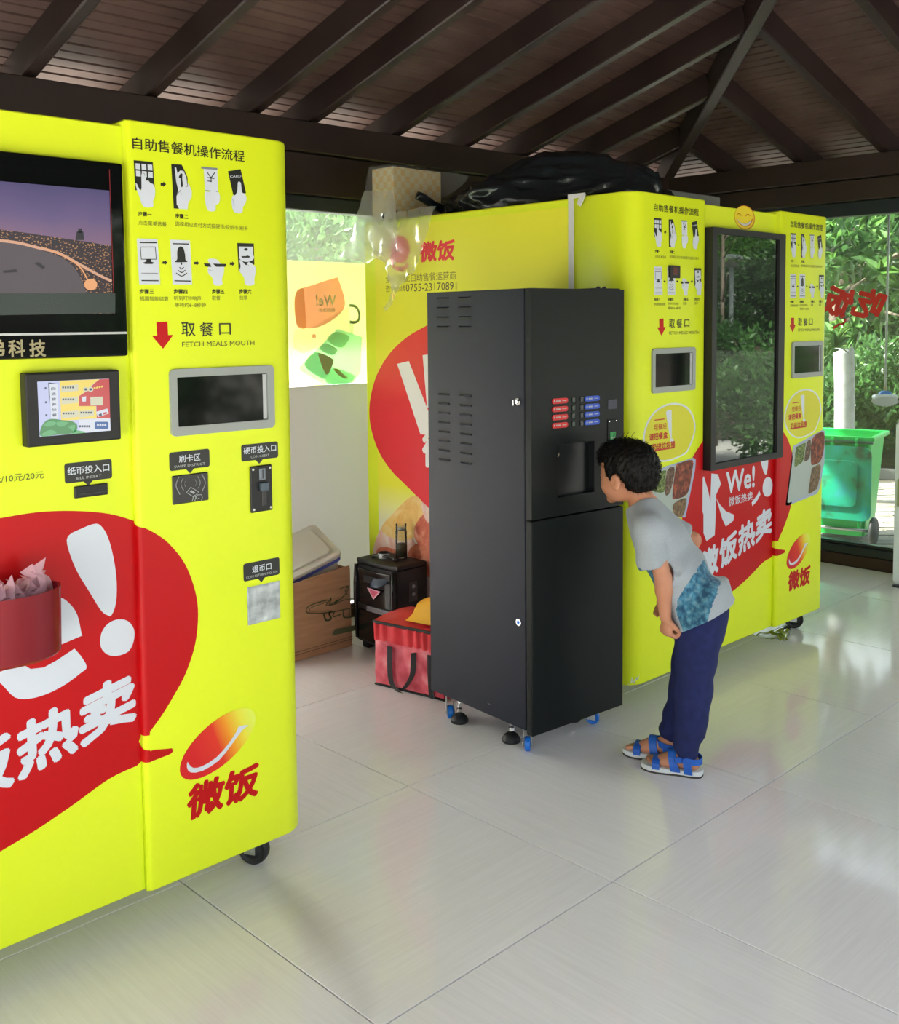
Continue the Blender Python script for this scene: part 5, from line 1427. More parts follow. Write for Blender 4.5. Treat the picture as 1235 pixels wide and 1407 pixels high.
# red insulated bag: a cuboid whose visible face turns slightly towards the camera
redfab = nmat('red_nylon', [(.3, (.50, .012, .022)), (.6, (.66, .022, .035)), (.85, (.78, .05, .07))], 7, rough=.38, spec=.5)
redclear = nmat('red_under_clear_pocket', [(.3, (.42, .020, .045)), (.5, (.68, .10, .14)), (.68, (.80, .28, .33))], 11, rough=.16, detail=3, spec=.8)
strap = mat('black_webbing', (.012, .012, .014), .6)
bg_ = empty('insulated_bag', (.66, 1.42, 0)); tag(bg_, 'red insulated delivery bag with black straps behind the drinks cabinet', 'bag')
pA, pB = Vector((.536, 1.588, 0)), Vector((.600, 1.245, 0)); dB = (pB-pA).normalized(); nB = Vector((dB.y, -dB.x, 0));  nB = nB if nB.x < 0 else -nB
LB = (pB-pA).length; DBp = .235; HB = .272
Mb = Matrix(((dB.x, -nB.x, 0, pA.x), (dB.y, -nB.y, 0, pA.y), (0, 0, 1, 0), (0, 0, 0, 1)))   # x along face, y into depth
def soft_box(lo, hi, nx, ny, nz, amp, seed, M, freq=9.0):
    r = random.Random(seed); bm = bmesh.new()
    from mathutils import noise as mn
    tmp = bmesh.new(); bmesh.ops.create_cube(tmp, size=1.0)
    bmesh.ops.subdivide_edges(tmp, edges=tmp.edges[:], cuts=9, use_grid_fill=True)
    lo, hi = Vector(lo), Vector(hi); c = (lo+hi)/2; d = hi-lo
    for v in tmp.verts:
        p = Vector((v.co.x*d.x, v.co.y*d.y, v.co.z*d.z))+c
        n = Vector([abs(v.co[i])**6*(1 if v.co[i] > 0 else -1) for i in range(3)])
        k = mn.fractal(p*freq+Vector((seed, 0, 0)), .7, 2.1, 3)
        p = p+n*k*amp*2
        if p.z < .002: p.z = .002
        v.co = p
    bmesh.ops.bevel(tmp, geom=[], offset=0.001) if False else None
    for f in tmp.faces: f.smooth = True
    tmp.transform(M); merge(bm, tmp); return bm
obj('bag_body', soft_box((0, 0, .004), (LB, DBp, HB-.004), 8, 8, 8, .006, 2, Mb), redfab, bg_, True)
# lower clear pocket panel
bm = bmesh.new(); g = {}
from mathutils import noise as mn
for i in range(25):
    for j in range(15):
        x = .004+(LB-.008)*i/24; z = .012+(.178)*j/14
        b_ = -.009-.006*mn.fractal(Vector((x*11, z*11, 3)), .8, 2, 4)
        g[i, j] = bm.verts.new(Mb @ Vector((x, b_, z)))
for i in range(24):
    for j in range(14): bm.faces.new((g[i, j], g[i+1, j], g[i+1, j+1], g[i, j+1])).smooth = True
obj('clear_pocket', bm, redclear, bg_, True)
# gathered skirt below the zip
bm = bmesh.new(); g = {}
for i in range(73):
    for j in range(8):
        x = LB*i/72; t = j/7; z = .186+.074*t
        b_ = -.010-.004*t-.0045*math.sin(i*.62+2*math.sin(i*.13))*(.4+.8*t)
        g[i, j] = bm.verts.new(Mb @ Vector((x, b_, z)))
for i in range(72):
    for j in range(7): bm.faces.new((g[i, j], g[i+1, j], g[i+1, j+1], g[i, j+1])).smooth = True
obj('gathered_flap', bm, redfab, bg_, True)
obj('zip_band', (lambda b: (add_box(b, (-.004, -.018, .256), (LB+.004, -.008, .268), .003, 2, Mb), add_box(b, (-.006, -.012, .256), (.003, DBp, .268), .003, 2, Mb), b)[-1])(bmesh.new()), strap, bg_)
bm = bmesh.new(); g = {}
for i in range(17):
    for j in range(13):
        x = LB*i/16; y = -.010+(DBp+.01)*j/12; k = math.sin(math.pi*j/12)*math.sin(math.pi*min(1, i/13+.1))
        z = .268+.030*k+.010*mn.fractal(Vector((x*14, y*14, 1)), .8, 2, 3)*min(1, j)*min(1, i)
        g[i, j] = bm.verts.new(Mb @ Vector((x, y, z)))
for i in range(16):
    for j in range(12): bm.faces.new((g[i, j], g[i+1, j], g[i+1, j+1], g[i, j+1])).smooth = True
obj('top_flap', bm, redfab, bg_, True)
obj('bottom_piping', (lambda b: (add_box(b, (-.002, -.012, .001), (LB+.002, -.002, .008), .002, 1, Mb), b)[-1])(bmesh.new()), strap, bg_)
# hanging strap loops
for x0, x1 in ((.085, .205),):
    L1 = [(x0, -.018, .175), (x0+.001, -.020, .10), (x0+.004, -.020, .045), (x0+.020, -.024, .018), (x0+.055, -.030, .004), (x0+.063, -.031, .0035)]
    L2 = [(x0+.060, -.030, .0075), (x0+.085, -.026, .030), (x1-.005, -.020, .085), (x1, -.018, .17)]
    bm = bmesh.new()
    add_band(bm, [Mb @ Vector(p) for p in catmull(L1, 5, False)], Mb.to_3x3() @ Vector((1, 0, 0)), .024, .002)
    add_band(bm, [Mb @ Vector(p) for p in catmull(L2, 5, False)], Mb.to_3x3() @ Vector((1, .2, .3)), .024, .002)
    obj('strap', bm, strap, bg_)
bm = bmesh.new(); add_band(bm, [Mb @ Vector(p) for p in ((.285, -.018, .175), (.286, -.02, .10), (.29, -.02, .03), (.30, -.024, .006))], Mb.to_3x3() @ Vector((1, 0, 0)), .024, .002); obj('strap', bm, strap, bg_)
# yellow cloth
yc = bmesh.new(); g = {}
for i in range(19):
    for j in range(15):
        u = i/18; v = j/14; x = .14+.21*u; y = .015+.19*v
        k = (math.sin(math.pi*u)**.5)*(math.sin(math.pi*v)**.5) if 0 < u < 1 and 0 < v < 1 else 0
        z = .3165+.050*k+.012*mn.fractal(Vector((x*20, y*20, 7)), .8, 2, 3)*k
        if v < .3: z = .282+(z-.282)*(v/.3)
        g[i, j] = yc.verts.new(Mb @ Vector((x+.01*math.sin(v*9), y, z)))
for i in range(18):
    for j in range(14): yc.faces.new((g[i, j], g[i+1, j], g[i+1, j+1], g[i, j+1])).smooth = True
o = obj('yellow_cloth', yc, nmat('orange_yellow_cloth', [(.3, (.82, .36, .01)), (.7, (.90, .50, .02))], 8, rough=.5), None, True)
tag(o, 'bright orange yellow cloth bundled on top of the red bag', 'cloth')

# ================================================================ THINGS ON TOP OF THE RIGHT MACHINE
waf = mat('wafer_box_print', (.5, .4, .2), .5)
v = N(waf, 'ShaderNodeTexChecker'); v.inputs['Scale'].default_value = 36; L(waf, texco(waf), v.inputs['Vector']); v.inputs[1].default_value = (.70, .62, .30, 1); v.inputs[2].default_value = (.72, .38, .03, 1)
f = noise(waf, texco(waf), 25, 3); mx = N(waf, 'ShaderNodeMix', data_type='RGBA'); L(waf, f, mx.inputs[0]); L(waf, v.outputs[0], mx.inputs[6]); mx.inputs[7].default_value = (.60, .58, .40, 1); L(waf, mx.outputs[2], BS(waf).inputs['Base Color'])
tb = obj('patterned_carton', box((1.035, 2.015, 1.938), (1.34, 2.165, 2.178), .004, 1), waf); tag(tb, 'yellow checked carton inside the clear plastic bag on the right machine', 'box')
def film_mat(name, col, body=.22):
    m = bpy.data.materials.new(name); m.use_nodes = True; n = m.node_tree.nodes; n.clear()
    o = n.new('ShaderNodeOutputMaterial'); t = n.new('ShaderNodeBsdfTransparent'); g = n.new('ShaderNodeBsdfGlossy'); d = n.new('ShaderNodeBsdfDiffuse'); tr = n.new('ShaderNodeBsdfTranslucent')
    g.inputs['Roughness'].default_value = .16; d.inputs[0].default_value = (*col, 1); tr.inputs[0].default_value = (*col, 1)
    a = n.new('ShaderNodeMixShader'); L(m, d.outputs[0], a.inputs[1]); L(m, tr.outputs[0], a.inputs[2]); a.inputs[0].default_value = .5
    b = n.new('ShaderNodeMixShader'); b.inputs[0].default_value = body; L(m, t.outputs[0], b.inputs[1]); L(m, a.outputs[0], b.inputs[2])
    lw = n.new('ShaderNodeLayerWeight'); lw.inputs[0].default_value = .12
    c = n.new('ShaderNodeMixShader'); L(m, lw.outputs['Fresnel'], c.inputs[0]); L(m, b.outputs[0], c.inputs[1]); L(m, g.outputs[0], c.inputs[2])
    L(m, c.outputs[0], o.inputs[0]); return m
film = film_mat('clear_plastic_film', (.84, .86, .88), .30)
film_thin = film_mat('thin_clear_film', (.84, .86, .88), .14)
pb = empty('clear_plastic_bag', (1.2, 2.1, 1.94)); tag(pb, 'crumpled clear plastic bag pulled over the carton and hanging down the end panel', 'bag')
def film_patch(name, plane, rows, seed, amp=.012, sub=5):
    """rows of pixels on a plane x=c (or per-row c) -> crumpled sheet"""
    R = []
    for row, c in rows:
        P_ = [px(q, c) if plane == 'x' else py(q, c) for q in row]
        R.append(catmull([tuple(p) for p in P_], sub, False))
    cols = len(R[0]); R2 = [catmull([R[i][j] for i in range(len(R))], sub, False) for j in range(cols)]
    bm = bmesh.new(); g = {}
    for j in range(cols):
        for i in range(len(R2[j])):
            p = Vector(R2[j][i]); n = mn.fractal(p*16+Vector((seed, 0, 0)), .9, 2.2, 4)
            rid = 1-abs(mn.noise(p*22+Vector((seed, 5, 0))))*2
            off = Vector((-1, 0, 0)) if plane == 'x' else Vector((0, -1, 0))
            g[j, i] = bm.verts.new(p+off*(amp*n+amp*.5*rid))
    for j in range(cols-1):
        for i in range(len(R2[0])-1): bm.faces.new((g[j, i], g[j+1, i], g[j+1, i+1], g[j, i+1])).smooth = True
    return obj(name, bm, film if name in ('draped_film', 'hanging_wisp') else film_thin, pb, True)
film_patch('draped_film', 'x', [([(502, 262), (520, 262), (541, 262)], .985), ([(492, 292), (520, 300), (545, 300)], .955), ([(482, 325), (515, 330), (545, 335)], .945), ([(468, 352), (490, 358), (508, 362)], .94)], 1)
film_patch('film_side', 'x', [([(507, 231), (522, 228), (541, 226)], 1.020), ([(500, 262), (520, 262), (541, 262)], 1.008), ([(497, 290), (518, 296), (543, 296)], .975)], 12, .006)
film_patch('draped_film', 'x', [([(530, 285), (555, 290), (580, 285), (600, 283)], .965), ([(505, 320), (530, 330), (560, 330), (588, 322)], .955), ([(515, 345), (535, 355), (560, 355), (580, 345)], .95), ([(528, 362), (540, 375), (558, 375), (572, 368)], .948), ([(536, 385), (542, 395), (552, 392), (560, 380)], .95)], 4, .016)
film_patch('draped_film', 'x', [([(500, 300), (520, 295), (540, 290)], .962), ([(500, 330), (520, 330), (545, 330)], .95), ([(512, 352), (528, 358), (548, 352)], .95)], 9, .02)
film_patch('hanging_wisp', 'x', [([(534, 378), (546, 380)], .95), ([(538, 400), (548, 398)], .955), ([(527, 425), (532, 428)], .96)], 6, .01)
film_patch('film_cover', 'y', [([(540, 227), (565, 228), (605, 236), (632, 236)], 2.003), ([(540, 255), (570, 258), (610, 250), (643, 246)], 1.995), ([(540, 285), (570, 285), (600, 275), (618, 268)], 1.99)], 3, .010)
film_patch('film_top', 'y', [([(508, 231.5), (541, 226.5), (605, 234), (630, 235)], 2.05), ([(507, 229), (541, 224.5), (604, 232), (626, 234)], 2.17)], 7, .003)

# big black rubbish bag
blackbag = mat('black_polythene', (.012, .018, .022), .24, spec=.8)
bm = bmesh.new(); tmp = bmesh.new(); bmesh.ops.create_icosphere(tmp, subdivisions=6, radius=1.0)
for v in tmp.verts:
    p = v.co.copy()
    s_ = p.y     # long axis
    top = .232+.060*mn.noise(Vector((s_*1.8, 2, 0)))
    top *= (1-.55*max(0, s_)**2)
    x = p.x*.30; y = s_*.60; z = max(p.z, -.02)*top
    q = Vector((x*7, y*2.0, z*9))
    wr = mn.fractal(q*1.1, .85, 2.1, 5)
    rg = (1-abs(mn.noise(Vector((x*14+y*6, y*3, z*26))))*2)
    n = Vector((p.x, p.y*.3, max(p.z, 0)+.05)).normalized()
    v.co = Vector((x, y, z))+n*(wr*.034+rg*.020)
    v.co.z = max(v.co.z, .0005)
for f in tmp.faces: f.smooth = True
tmp.transform(Matrix.Translation((1.42, 1.42, 1.9365))); merge(bm, tmp)
bgg = empty('rubbish_bag', (1.42, 1.42, 1.937)); tag(bgg, 'large crumpled black plastic sack lying on top of the right machine', 'bag')
obj('sack', bm, blackbag, bgg, True)
bm = bmesh.new(); add_tube(bm, catmull([(1.34, 1.93, 1.99), (1.25, 1.92, 1.992), (1.17, 1.90, 2.005), (1.12, 1.905, 2.03), (1.09, 1.915, 2.04)], 4, False), .02, 9, radii=None)
obj('tied_neck', bm, blackbag, bgg, True)
bm = bmesh.new(); crumple(bm, (1.20, 1.80, 1.94), .16, .05, 4, 10); obj('loose_edge', bm, blackbag, bgg)
# blue package and grey box
o = obj('blue_package', box((1.86, 1.02, 1.938), (2.13, 1.18, 1.985), .012, 2), mat('blue_wrapping', (.01, .06, .55), .35)); tag(o, 'bright blue wrapped package on top of the right machine above its screen', 'package')
o = obj('grey_carton', box((1.98, 1.20, 1.938), (2.48, 1.42, 2.075), .006, 1), mat('grey_carton_board', (.26, .28, .27), .6)); tag(o, 'grey carton on the right machine behind the blue package', 'box')
# crumpled clear bag on the floor under the right machine
film2 = film_mat('floor_film', (.75, .80, .85), .45)
bm = bmesh.new(); g = {}
fl = [([(1036, 872), (1060, 868), (1085, 858), (1090, 850)], 0), ([(1045, 876), (1065, 873), (1084, 868), (1088, 858)], 0), ([(1060, 878), (1072, 880), (1083, 878), (1085, 868)], 0)]
Rw = [catmull([tuple(pz(q, .01)) for q in r_], 6, False) for r_, _ in fl]; Rw = [catmull([Rw[i][j] for i in range(3)], 5, False) for j in range(len(Rw[0]))]
for j, r_ in enumerate(Rw):
    for i, p in enumerate(r_):
        p = Vector(p); g[j, i] = bm.verts.new((p.x, p.y, .006+.035*abs(mn.fractal(p*18, .8, 2, 3))))
for j in range(len(Rw)-1):
    for i in range(len(Rw[0])-1): bm.faces.new((g[j, i], g[j+1, i], g[j+1, i+1], g[j, i+1])).smooth = True
o = obj('plastic_wrapper', bm, film2, None, True); tag(o, 'crumpled clear wrapper on the floor under the right machine', 'wrapper')

# white cabinet at the right edge
wc = empty('white_cabinet', (3.6, .5, 0)); tag(wc, 'white cabinet at the far right edge, in front of the window', 'cabinet')
wm = mat('white_enamel', (.72, .76, .82), .3)
obj('cabinet_body', box((3.515, .28, .012), (3.795, .735, .905), .012, 3), wm, wc)
obj('cabinet_door', box((3.497, .285, .035), (3.513, .730, .895), .005, 2), wm, wc)
obj('door_handle', box((3.482, .69, .45), (3.498, .71, .60), .004, 2), steel, wc)
obj('kick_strip', box((3.50, .285, .0), (3.79, .730, .013)), alu, wc)

# ================================================================ OUTSIDE
GZ = -.12
YG = ysn+.010
def refl(q, t):
    """point seen at pixel q in the mirror of the portrait screen, t metres behind the reflection"""
    d = ray(q); k = (YG-CAM[1])/d[1]; h = CAM+k*d; r = d*np.array([1, -1, 1]); r = r/np.linalg.norm(r); return h+r*t
soil = nmat('red_brown_soil', [(.3, (.022, .012, .008)), (.6, (.055, .030, .020)), (.8, (.10, .062, .043))], 12, rough=.9, detail=8, bmp=.6, bdist=.05)
paveg = nmat('pale_ground_paving', [(.3, (.34, .33, .30)), (.7, (.46, .45, .41))], 1.2, rough=.85)
grass = nmat('ground_cover_grass', [(.3, (.03, .07, .015)), (.7, (.08, .17, .03))], 7, rough=.9, bmp=.5, bdist=.04)
kerbm = nmat('grey_kerb_stone', [(.3, (.11, .11, .105)), (.7, (.16, .16, .15))], 8, rough=.8)
stonem = [nmat('paving_stone_%s' % n, [(.3, a), (.7, b)], 9, rough=.85, bmp=.3) for n, a, b in (('cream', (.155, .145, .115), (.20, .19, .155)), ('buff', (.125, .115, .085), (.17, .155, .12)), ('grey', (.12, .12, .105), (.16, .155, .14)))]
gr = obj('ground', box((-40, -40, GZ-.3), (60, 50, GZ-.035)), paveg); gr['kind'] = 'structure'
# irregular stone paving between the pavilion and the planted bed (right hand side)
pv = empty('paved_path', (5.5, 1.5, GZ)); struct(pv)
joint = mat('sandy_joint', (.040, .034, .024), .95)
obj('mortar_bed', box((3.98, -3.0, GZ-.034), (8.9, 3.6, GZ-.012)), joint, pv)
rp = random.Random(11)
rows = []; t = 4.0
# rows run across the view: along the direction (1,-1)/sqrt2
e1 = Vector((1, -1, 0)).normalized(); e2 = Vector((1, 1, 0)).normalized()
stone_n = 0
b = 3.4
def inside(p): return 4.0 < p.x < 7.75 and -2.0 < p.y < 3.5
while b < 8.2:
    hh = rp.uniform(.075, .13); a = -2.5
    while a < 5.5:
        ww = rp.uniform(.16, .42)
        c = e1*(a+ww/2)+e2*(b+hh/2)
        dv = Vector((6.803-CAM[0], 2.132-CAM[1], 0)).normalized(); rel = Vector((c.x-CAM[0], c.y-CAM[1], 0)); side_ = rel.x*dv.y-rel.y*dv.x
        near = 4.05 < c.x < 8.0 and rel.dot(dv) < 10.9 and -1.15 < side_ < .55 and rel.dot(dv) > 7.4
        if near and stone_n < 290:
            pts = []
            for (u, v) in ((0, 0), (.35, 0), (.7, 0), (1, 0), (1, .5), (1, 1), (.65, 1), (.3, 1), (0, 1), (0, .5)):
                pts.append((u*ww+.006*(1-2*u)+rp.uniform(-.012, .012), v*hh+.006*(1-2*v)+rp.uniform(-.010, .010)))
            z1 = GZ-rp.uniform(0, .008); bm = bmesh.new()
            A = [bm.verts.new(tuple((e1*(a+x)+e2*(b+y)) + Vector((0, 0, z1)))) for x, y in pts]
            B = [bm.verts.new((v_.co.x, v_.co.y, GZ-.02)) for v_ in A]
            bm.faces.new(A)
            for i in range(10): bm.faces.new((A[i], B[i], B[(i+1) % 10], A[(i+1) % 10]))
            bmesh.ops.recalc_face_normals(bm, faces=bm.faces)
            obj('paving_stone', bm, stonem[rp.randrange(3)], pv); stone_n += 1
        a += ww
    b += hh
def kerb(pts, name='kerb_stone'):
    for a, b_ in zip(pts, pts[1:]):
        a = Vector(a); b_ = Vector(b_); n = max(1, int((b_-a).length/.6)); d = (b_-a)/n
        for i in range(n):
            p, q = a+d*i, a+d*(i+1); s = Vector((0, 0, 1)).cross(d).normalized()*.06; g = d.normalized()*.004
            bm = bmesh.new()
            vs = [bm.verts.new(v_) for v_ in (p+g-s, q-g-s, q-g+s, p+g+s)]; f = bm.faces.new(vs)
            r_ = bmesh.ops.extrude_face_region(bm, geom=[f]); 
            for v_ in r_['geom']:
                if isinstance(v_, bmesh.types.BMVert): v_.co.z += .14
            bmesh.ops.recalc_face_normals(bm, faces=bm.faces)
            obj(name, bm, kerbm, pv)
kerb([(6.9, 5.2, GZ-.06), (8.0, 3.2, GZ-.06), (9.7, -.3, GZ-.06)])
# planted bank behind the kerb and on the far side of the path
def bank(name, c, rx, ry, h, m, seed, rot=0.0):
    bm = bmesh.new(); tmp = bmesh.new(); bmesh.ops.create_grid(tmp, x_segments=40, y_segments=40, size=1.0)
    for v in tmp.verts:
        r = max(abs(v.co.x), abs(v.co.y)) if False else v.co.length; k = max(0, 1-r*r)**.7
        v.co = Vector((v.co.x*rx, v.co.y*ry, h*k-.06+.05*mn.fractal(Vector((v.co.x*5+seed, v.co.y*5, 0)), .8, 2, 3)))
        v.co.z = max(v.co.z, -.05)
    for f in tmp.faces: f.smooth = True
    tmp.transform(Matrix.Translation(c) @ Matrix.Rotation(rot, 4, 'Z')); merge(bm, tmp)
    o = obj(name, bm, m, None, True); o['kind'] = 'structure'; return o
bank('planted_bank', Vector((11.9, 3.9, GZ)), 3.6, 5.0, .35, soil, 1, .45)
tm = refl((1000, 450), 15.5)
bank('soil_bank', Vector((tm[0]+2.2, tm[1]-2.2, GZ)), 7.0, 8.5, 1.15, soil, 3, .6)
bank('lawn_bank', Vector((-1.5, 12.0, GZ)), 9, 4, .3, grass, 5)

def leafmat(name, a, b, tr=.35):
    m = bpy.data.materials.new(name); m.use_nodes = True; n = m.node_tree.nodes; n.clear()
    o = n.new('ShaderNodeOutputMaterial'); p = n.new('ShaderNodeBsdfPrincipled'); t = n.new('ShaderNodeBsdfTranslucent'); x = n.new('ShaderNodeMixShader')
    at = n.new('ShaderNodeAttribute'); at.attribute_name = 'tint'
    c = ramp(m, at.outputs['Fac'], [(0, a), (1, b)])
    L(m, c, p.inputs['Base Color']); p.inputs['Roughness'].default_value = .35; p.inputs['Specular IOR Level'].default_value = .4
    g = n.new('ShaderNodeGamma'); g.inputs[1].default_value = .8; L(m, c, g.inputs[0]); L(m, g.outputs[0], t.inputs[0])
    x.inputs[0].default_value = tr; L(m, p.outputs[0], x.inputs[1]); L(m, t.outputs[0], x.inputs[2]); L(m, x.outputs[0], o.inputs[0])
    return m
lf_bright = leafmat('leaf_bright', (.016, .070, .008), (.090, .21, .034))
lf_mid = leafmat('leaf_mid', (.011, .044, .008), (.045, .12, .026))
lf_dark = leafmat('leaf_dark', (.008, .030, .008), (.030, .085, .02))
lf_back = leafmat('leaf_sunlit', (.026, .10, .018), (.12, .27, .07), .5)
barkm = nmat('grey_bark', [(.3, (.07, .055, .04)), (.7, (.16, .13, .10))], 12, rough=.9)
limem = nmat('whitewashed_bark', [(.3, (.26, .27, .26)), (.7, (.36, .37, .365))], 14, rough=.8, bmp=.2)
def leaves_mesh(cen, nrm_out, size, n, seed, asp=.42):
    """n leaves; cen: (n,3) positions; four triangles each, folded along the midrib"""
    r = np.random.RandomState(seed)
    d = nrm_out+r.normal(0, .7, (n, 3)); d /= np.linalg.norm(d, axis=1)[:, None]
    s = np.cross(d, r.normal(0, 1, (n, 3))); s /= np.linalg.norm(s, axis=1)[:, None]+1e-9
    u = np.cross(s, d)
    L_ = size*r.uniform(.65, 1.25, (n, 1)); w = L_*asp
    p0 = cen; p1 = cen+d*L_*.5+s*w*.5+u*w*.12; p2 = cen+d*L_; p3 = cen+d*L_*.5-s*w*.5+u*w*.12; p4 = cen+d*L_*.5-u*w*.05
    V = np.stack([p0, p1, p2, p3, p4], 1).reshape(-1, 3)
    k = np.arange(n)*5
    Fa = np.concatenate([np.stack([k, k+1, k+4], 1), np.stack([k+1, k+2, k+4], 1), np.stack([k+2, k+3, k+4], 1), np.stack([k+3, k, k+4], 1)], 0)
    me = bpy.data.meshes.new('foliage'); me.vertices.add(len(V)); me.vertices.foreach_set('co', V.astype(np.float32).ravel())
    me.loops.add(Fa.size); me.loops.foreach_set('vertex_index', Fa.astype(np.int32).ravel())
    me.polygons.add(len(Fa)); me.polygons.foreach_set('loop_start', np.arange(0, Fa.size, 3, dtype=np.int32)); me.polygons.foreach_set('loop_total', np.full(len(Fa), 3, dtype=np.int32))
    me.update(calc_edges=True)
    a = me.attributes.new('tint', 'FLOAT', 'POINT'); a.data.foreach_set('value', np.repeat(r.uniform(0, 1, n), 5).astype(np.float32))
    return me
def clump_pts(c, rad, n, seed, clumps=26, cr=.32):
    r = np.random.RandomState(seed); c = np.array(c); rad = np.array(rad)
    cc = r.normal(0, 1, (clumps, 3)); cc /= np.linalg.norm(cc, axis=1)[:, None]; cc *= r.uniform(.35, .9, (clumps, 1)); cc[:, 2] = np.where(cc[:, 2] < -.6, -.6, cc[:, 2])
    i = r.randint(0, clumps, n); v = r.normal(0, 1, (n, 3)); v /= np.linalg.norm(v, axis=1)[:, None]; v *= r.uniform(.3, 1, (n, 1))**.5
    P = (cc[i]+v*cr)*rad
    return c+P, (v+.3*cc[i]+np.array([0, 0, .3]))
def plant(name, cat, label, c, rad, n, size, m, seed, group=None, trunk=None, clumps=26, cr=.32, asp=.42):
    e = empty(name, (c[0], c[1], GZ)); tag(e, label, cat, group)
    P, D = clump_pts(c, rad, n, seed, clumps, cr)
    ok = P[:, 2] > GZ+.02; P, D = P[ok], D[ok]
    me = leaves_mesh(P-np.array([c[0], c[1], GZ]), D, size, len(P), seed, asp); me.materials.append(m)
    o = bpy.data.objects.new('foliage', me); COL.objects.link(o); o.parent = e; o['kind'] = 'stuff'
    bm = bmesh.new(); r = random.Random(seed); tr = trunk or .02
    base = Vector((c[0], c[1], GZ-.03)); top = Vector((c[0], c[1], c[2]+rad[2]*.2))
    add_tube(bm, [base, base.lerp(top, .5)+Vector((r.uniform(-.05, .05), r.uniform(-.05, .05), 0)), top], tr, 8, radii=[tr*1.15, tr, tr*.7])
    for k in range(6):
        a = r.uniform(0, 6.28); q = base.lerp(top, r.uniform(.45, 1)); e_ = Vector((math.cos(a)*rad[0]*.6, math.sin(a)*rad[1]*.6, rad[2]*r.uniform(.2, .7)))
        add_tube(bm, [q, q+e_*.5+Vector((0, 0, .05)), q+e_], tr*.4, 6, radii=[tr*.5, tr*.35, tr*.15])
    obj('stem' if not trunk else 'trunk', bm, barkm, e, True)
    return e
# seen through the right hand window
for i, (q, x, rx, h, n, s, m, lab) in enumerate((
        ((1150, 600), 8.6, .75, .75, 5200, .10, lf_mid, 'leafy shrub directly behind the green wheelie bin'),
        ((1205, 600), 8.8, .8, .85, 5200, .10, lf_mid, 'leafy shrub at the kerb just right of the green wheelie bin'),
        ((1250, 590), 9.4, .9, 1.0, 4500, .11, lf_bright, 'pale green shrub at the far right edge by the kerb'),
        ((1175, 520), 11.0, 1.3, 1.7, 8000, .12, lf_dark, 'tall dark shrub behind the whitewashed trunk'),
        ((1235, 500), 11.5, 1.3, 1.6, 8000, .12, lf_mid, 'tall dense shrub behind the hanging broom'),
        ((1110, 560), 9.4, .9, .9, 4200, .10, lf_dark, 'dark low shrub partly hidden by the right machine'))):
    w = px(q, x)
    plant('shrub', 'shrub', lab, (float(w[0]), float(w[1]), h*.62), (rx, rx, h*.75), n, s, m, 20+i, 'shrubs beyond the right window')
for i, (q, x, z, rx, rz_, n, m, lab) in enumerate((
        ((1160, 400), 15.5, 2.6, 2.6, 1.7, 11000, lf_mid, 'green tree crown behind the window lettering'),
        ((1260, 360), 16.5, 3.0, 2.6, 1.5, 9000, lf_bright, 'light green tree crown at the upper right edge'),
        ((1080, 420), 18, 3.0, 2.8, 2.2, 9000, lf_dark, 'dark tree mostly hidden behind the right machine'))):
    w = px(q, x); plant('tree', 'tree', lab, (float(w[0]), float(w[1]), z), (rx, rx, rz_), n, .17, m, 40+i, 'trees beyond the right window', trunk=.12, clumps=40, cr=.28)
# whitewashed tree with big glossy leaves close to the window
w = px((1160, 540), 6.6)
tree = empty('broadleaf_tree', (float(w[0]), float(w[1]), GZ)); tag(tree, 'broad-leaved tree with whitewashed trunk outside the right window', 'tree')
tx, ty = float(w[0]), float(w[1])
bm = bmesh.new(); add_tube(bm, catmull([(tx+.02, ty, GZ-.03), (tx+.015, ty-.0, .4), (tx, ty, .9), (tx-.01, ty+.01, 1.22)], 4, False), .085, 18); obj('trunk', bm, limem, tree, True)
bm = bmesh.new(); add_tube(bm, catmull([(tx-.01, ty+.01, 1.22), (tx-.05, ty+.05, 1.6), (tx+.05, ty-.1, 2.3)], 4, False), .07, 14)
br = [((tx-.03, ty+.03, 1.5), (4.95, 1.55, 1.75)), ((tx-.02, ty+.02, 1.7), (5.2, 1.0, 2.05)), ((tx, ty, 1.45), (5.1, 1.25, 1.45)), ((tx, ty, 1.9), (5.3, .7, 1.9)), ((tx, ty, 1.8), (4.9, 2.0, 2.1))]
for a, b_ in br:
    a = Vector(a); b_ = Vector(b_); add_tube(bm, [a, a.lerp(b_, .5)+Vector((0, 0, .08)), b_], .015, 7, radii=[.022, .014, .006])
obj('limb', bm, barkm, tree, True)
# individual large leaves, copied from a few meshes
def big_leaf(seed):
    r = random.Random(seed); bm = bmesh.new(); n = 7; A = []; B = []; C_ = []
    for i in range(n+1):
        t = i/n; w_ = .30*math.sin(math.pi*min(1, t**.8))**.8*(1-.25*t) if 0 < t < 1 else 0.0; z = -.16*t*t*r.uniform(.6, 1.3)
        C_.append(bm.verts.new((t, 0, z)))
        A.append(bm.verts.new((t, w_, z+w_*.28)) if 0 < i < n else C_[-1]); B.append(bm.verts.new((t, -w_, z+w_*.28)) if 0 < i < n else C_[-1])
    for i in range(n):
        for S in (A, B):
            vs = [C_[i], C_[i+1], S[i+1], S[i]]; u = []
            for v_ in vs:
                if v_ not in u: u.append(v_)
            if len(u) > 2:
                f = bm.faces.new(u); f.smooth = True
    me = bpy.data.meshes.new('leaf'); bm.to_mesh(me); bm.free()
    a = me.attributes.new('tint', 'FLOAT', 'POINT'); a.data.foreach_set('value', [r.uniform(0.2, 1)]*len(me.vertices))
    return me
LM_ = [big_leaf(k) for k in range(8)]
for k, me in enumerate(LM_): me.materials.append((lf_bright, lf_back, lf_bright, lf_mid)[k % 4])
rl = random.Random(17)
cl = []
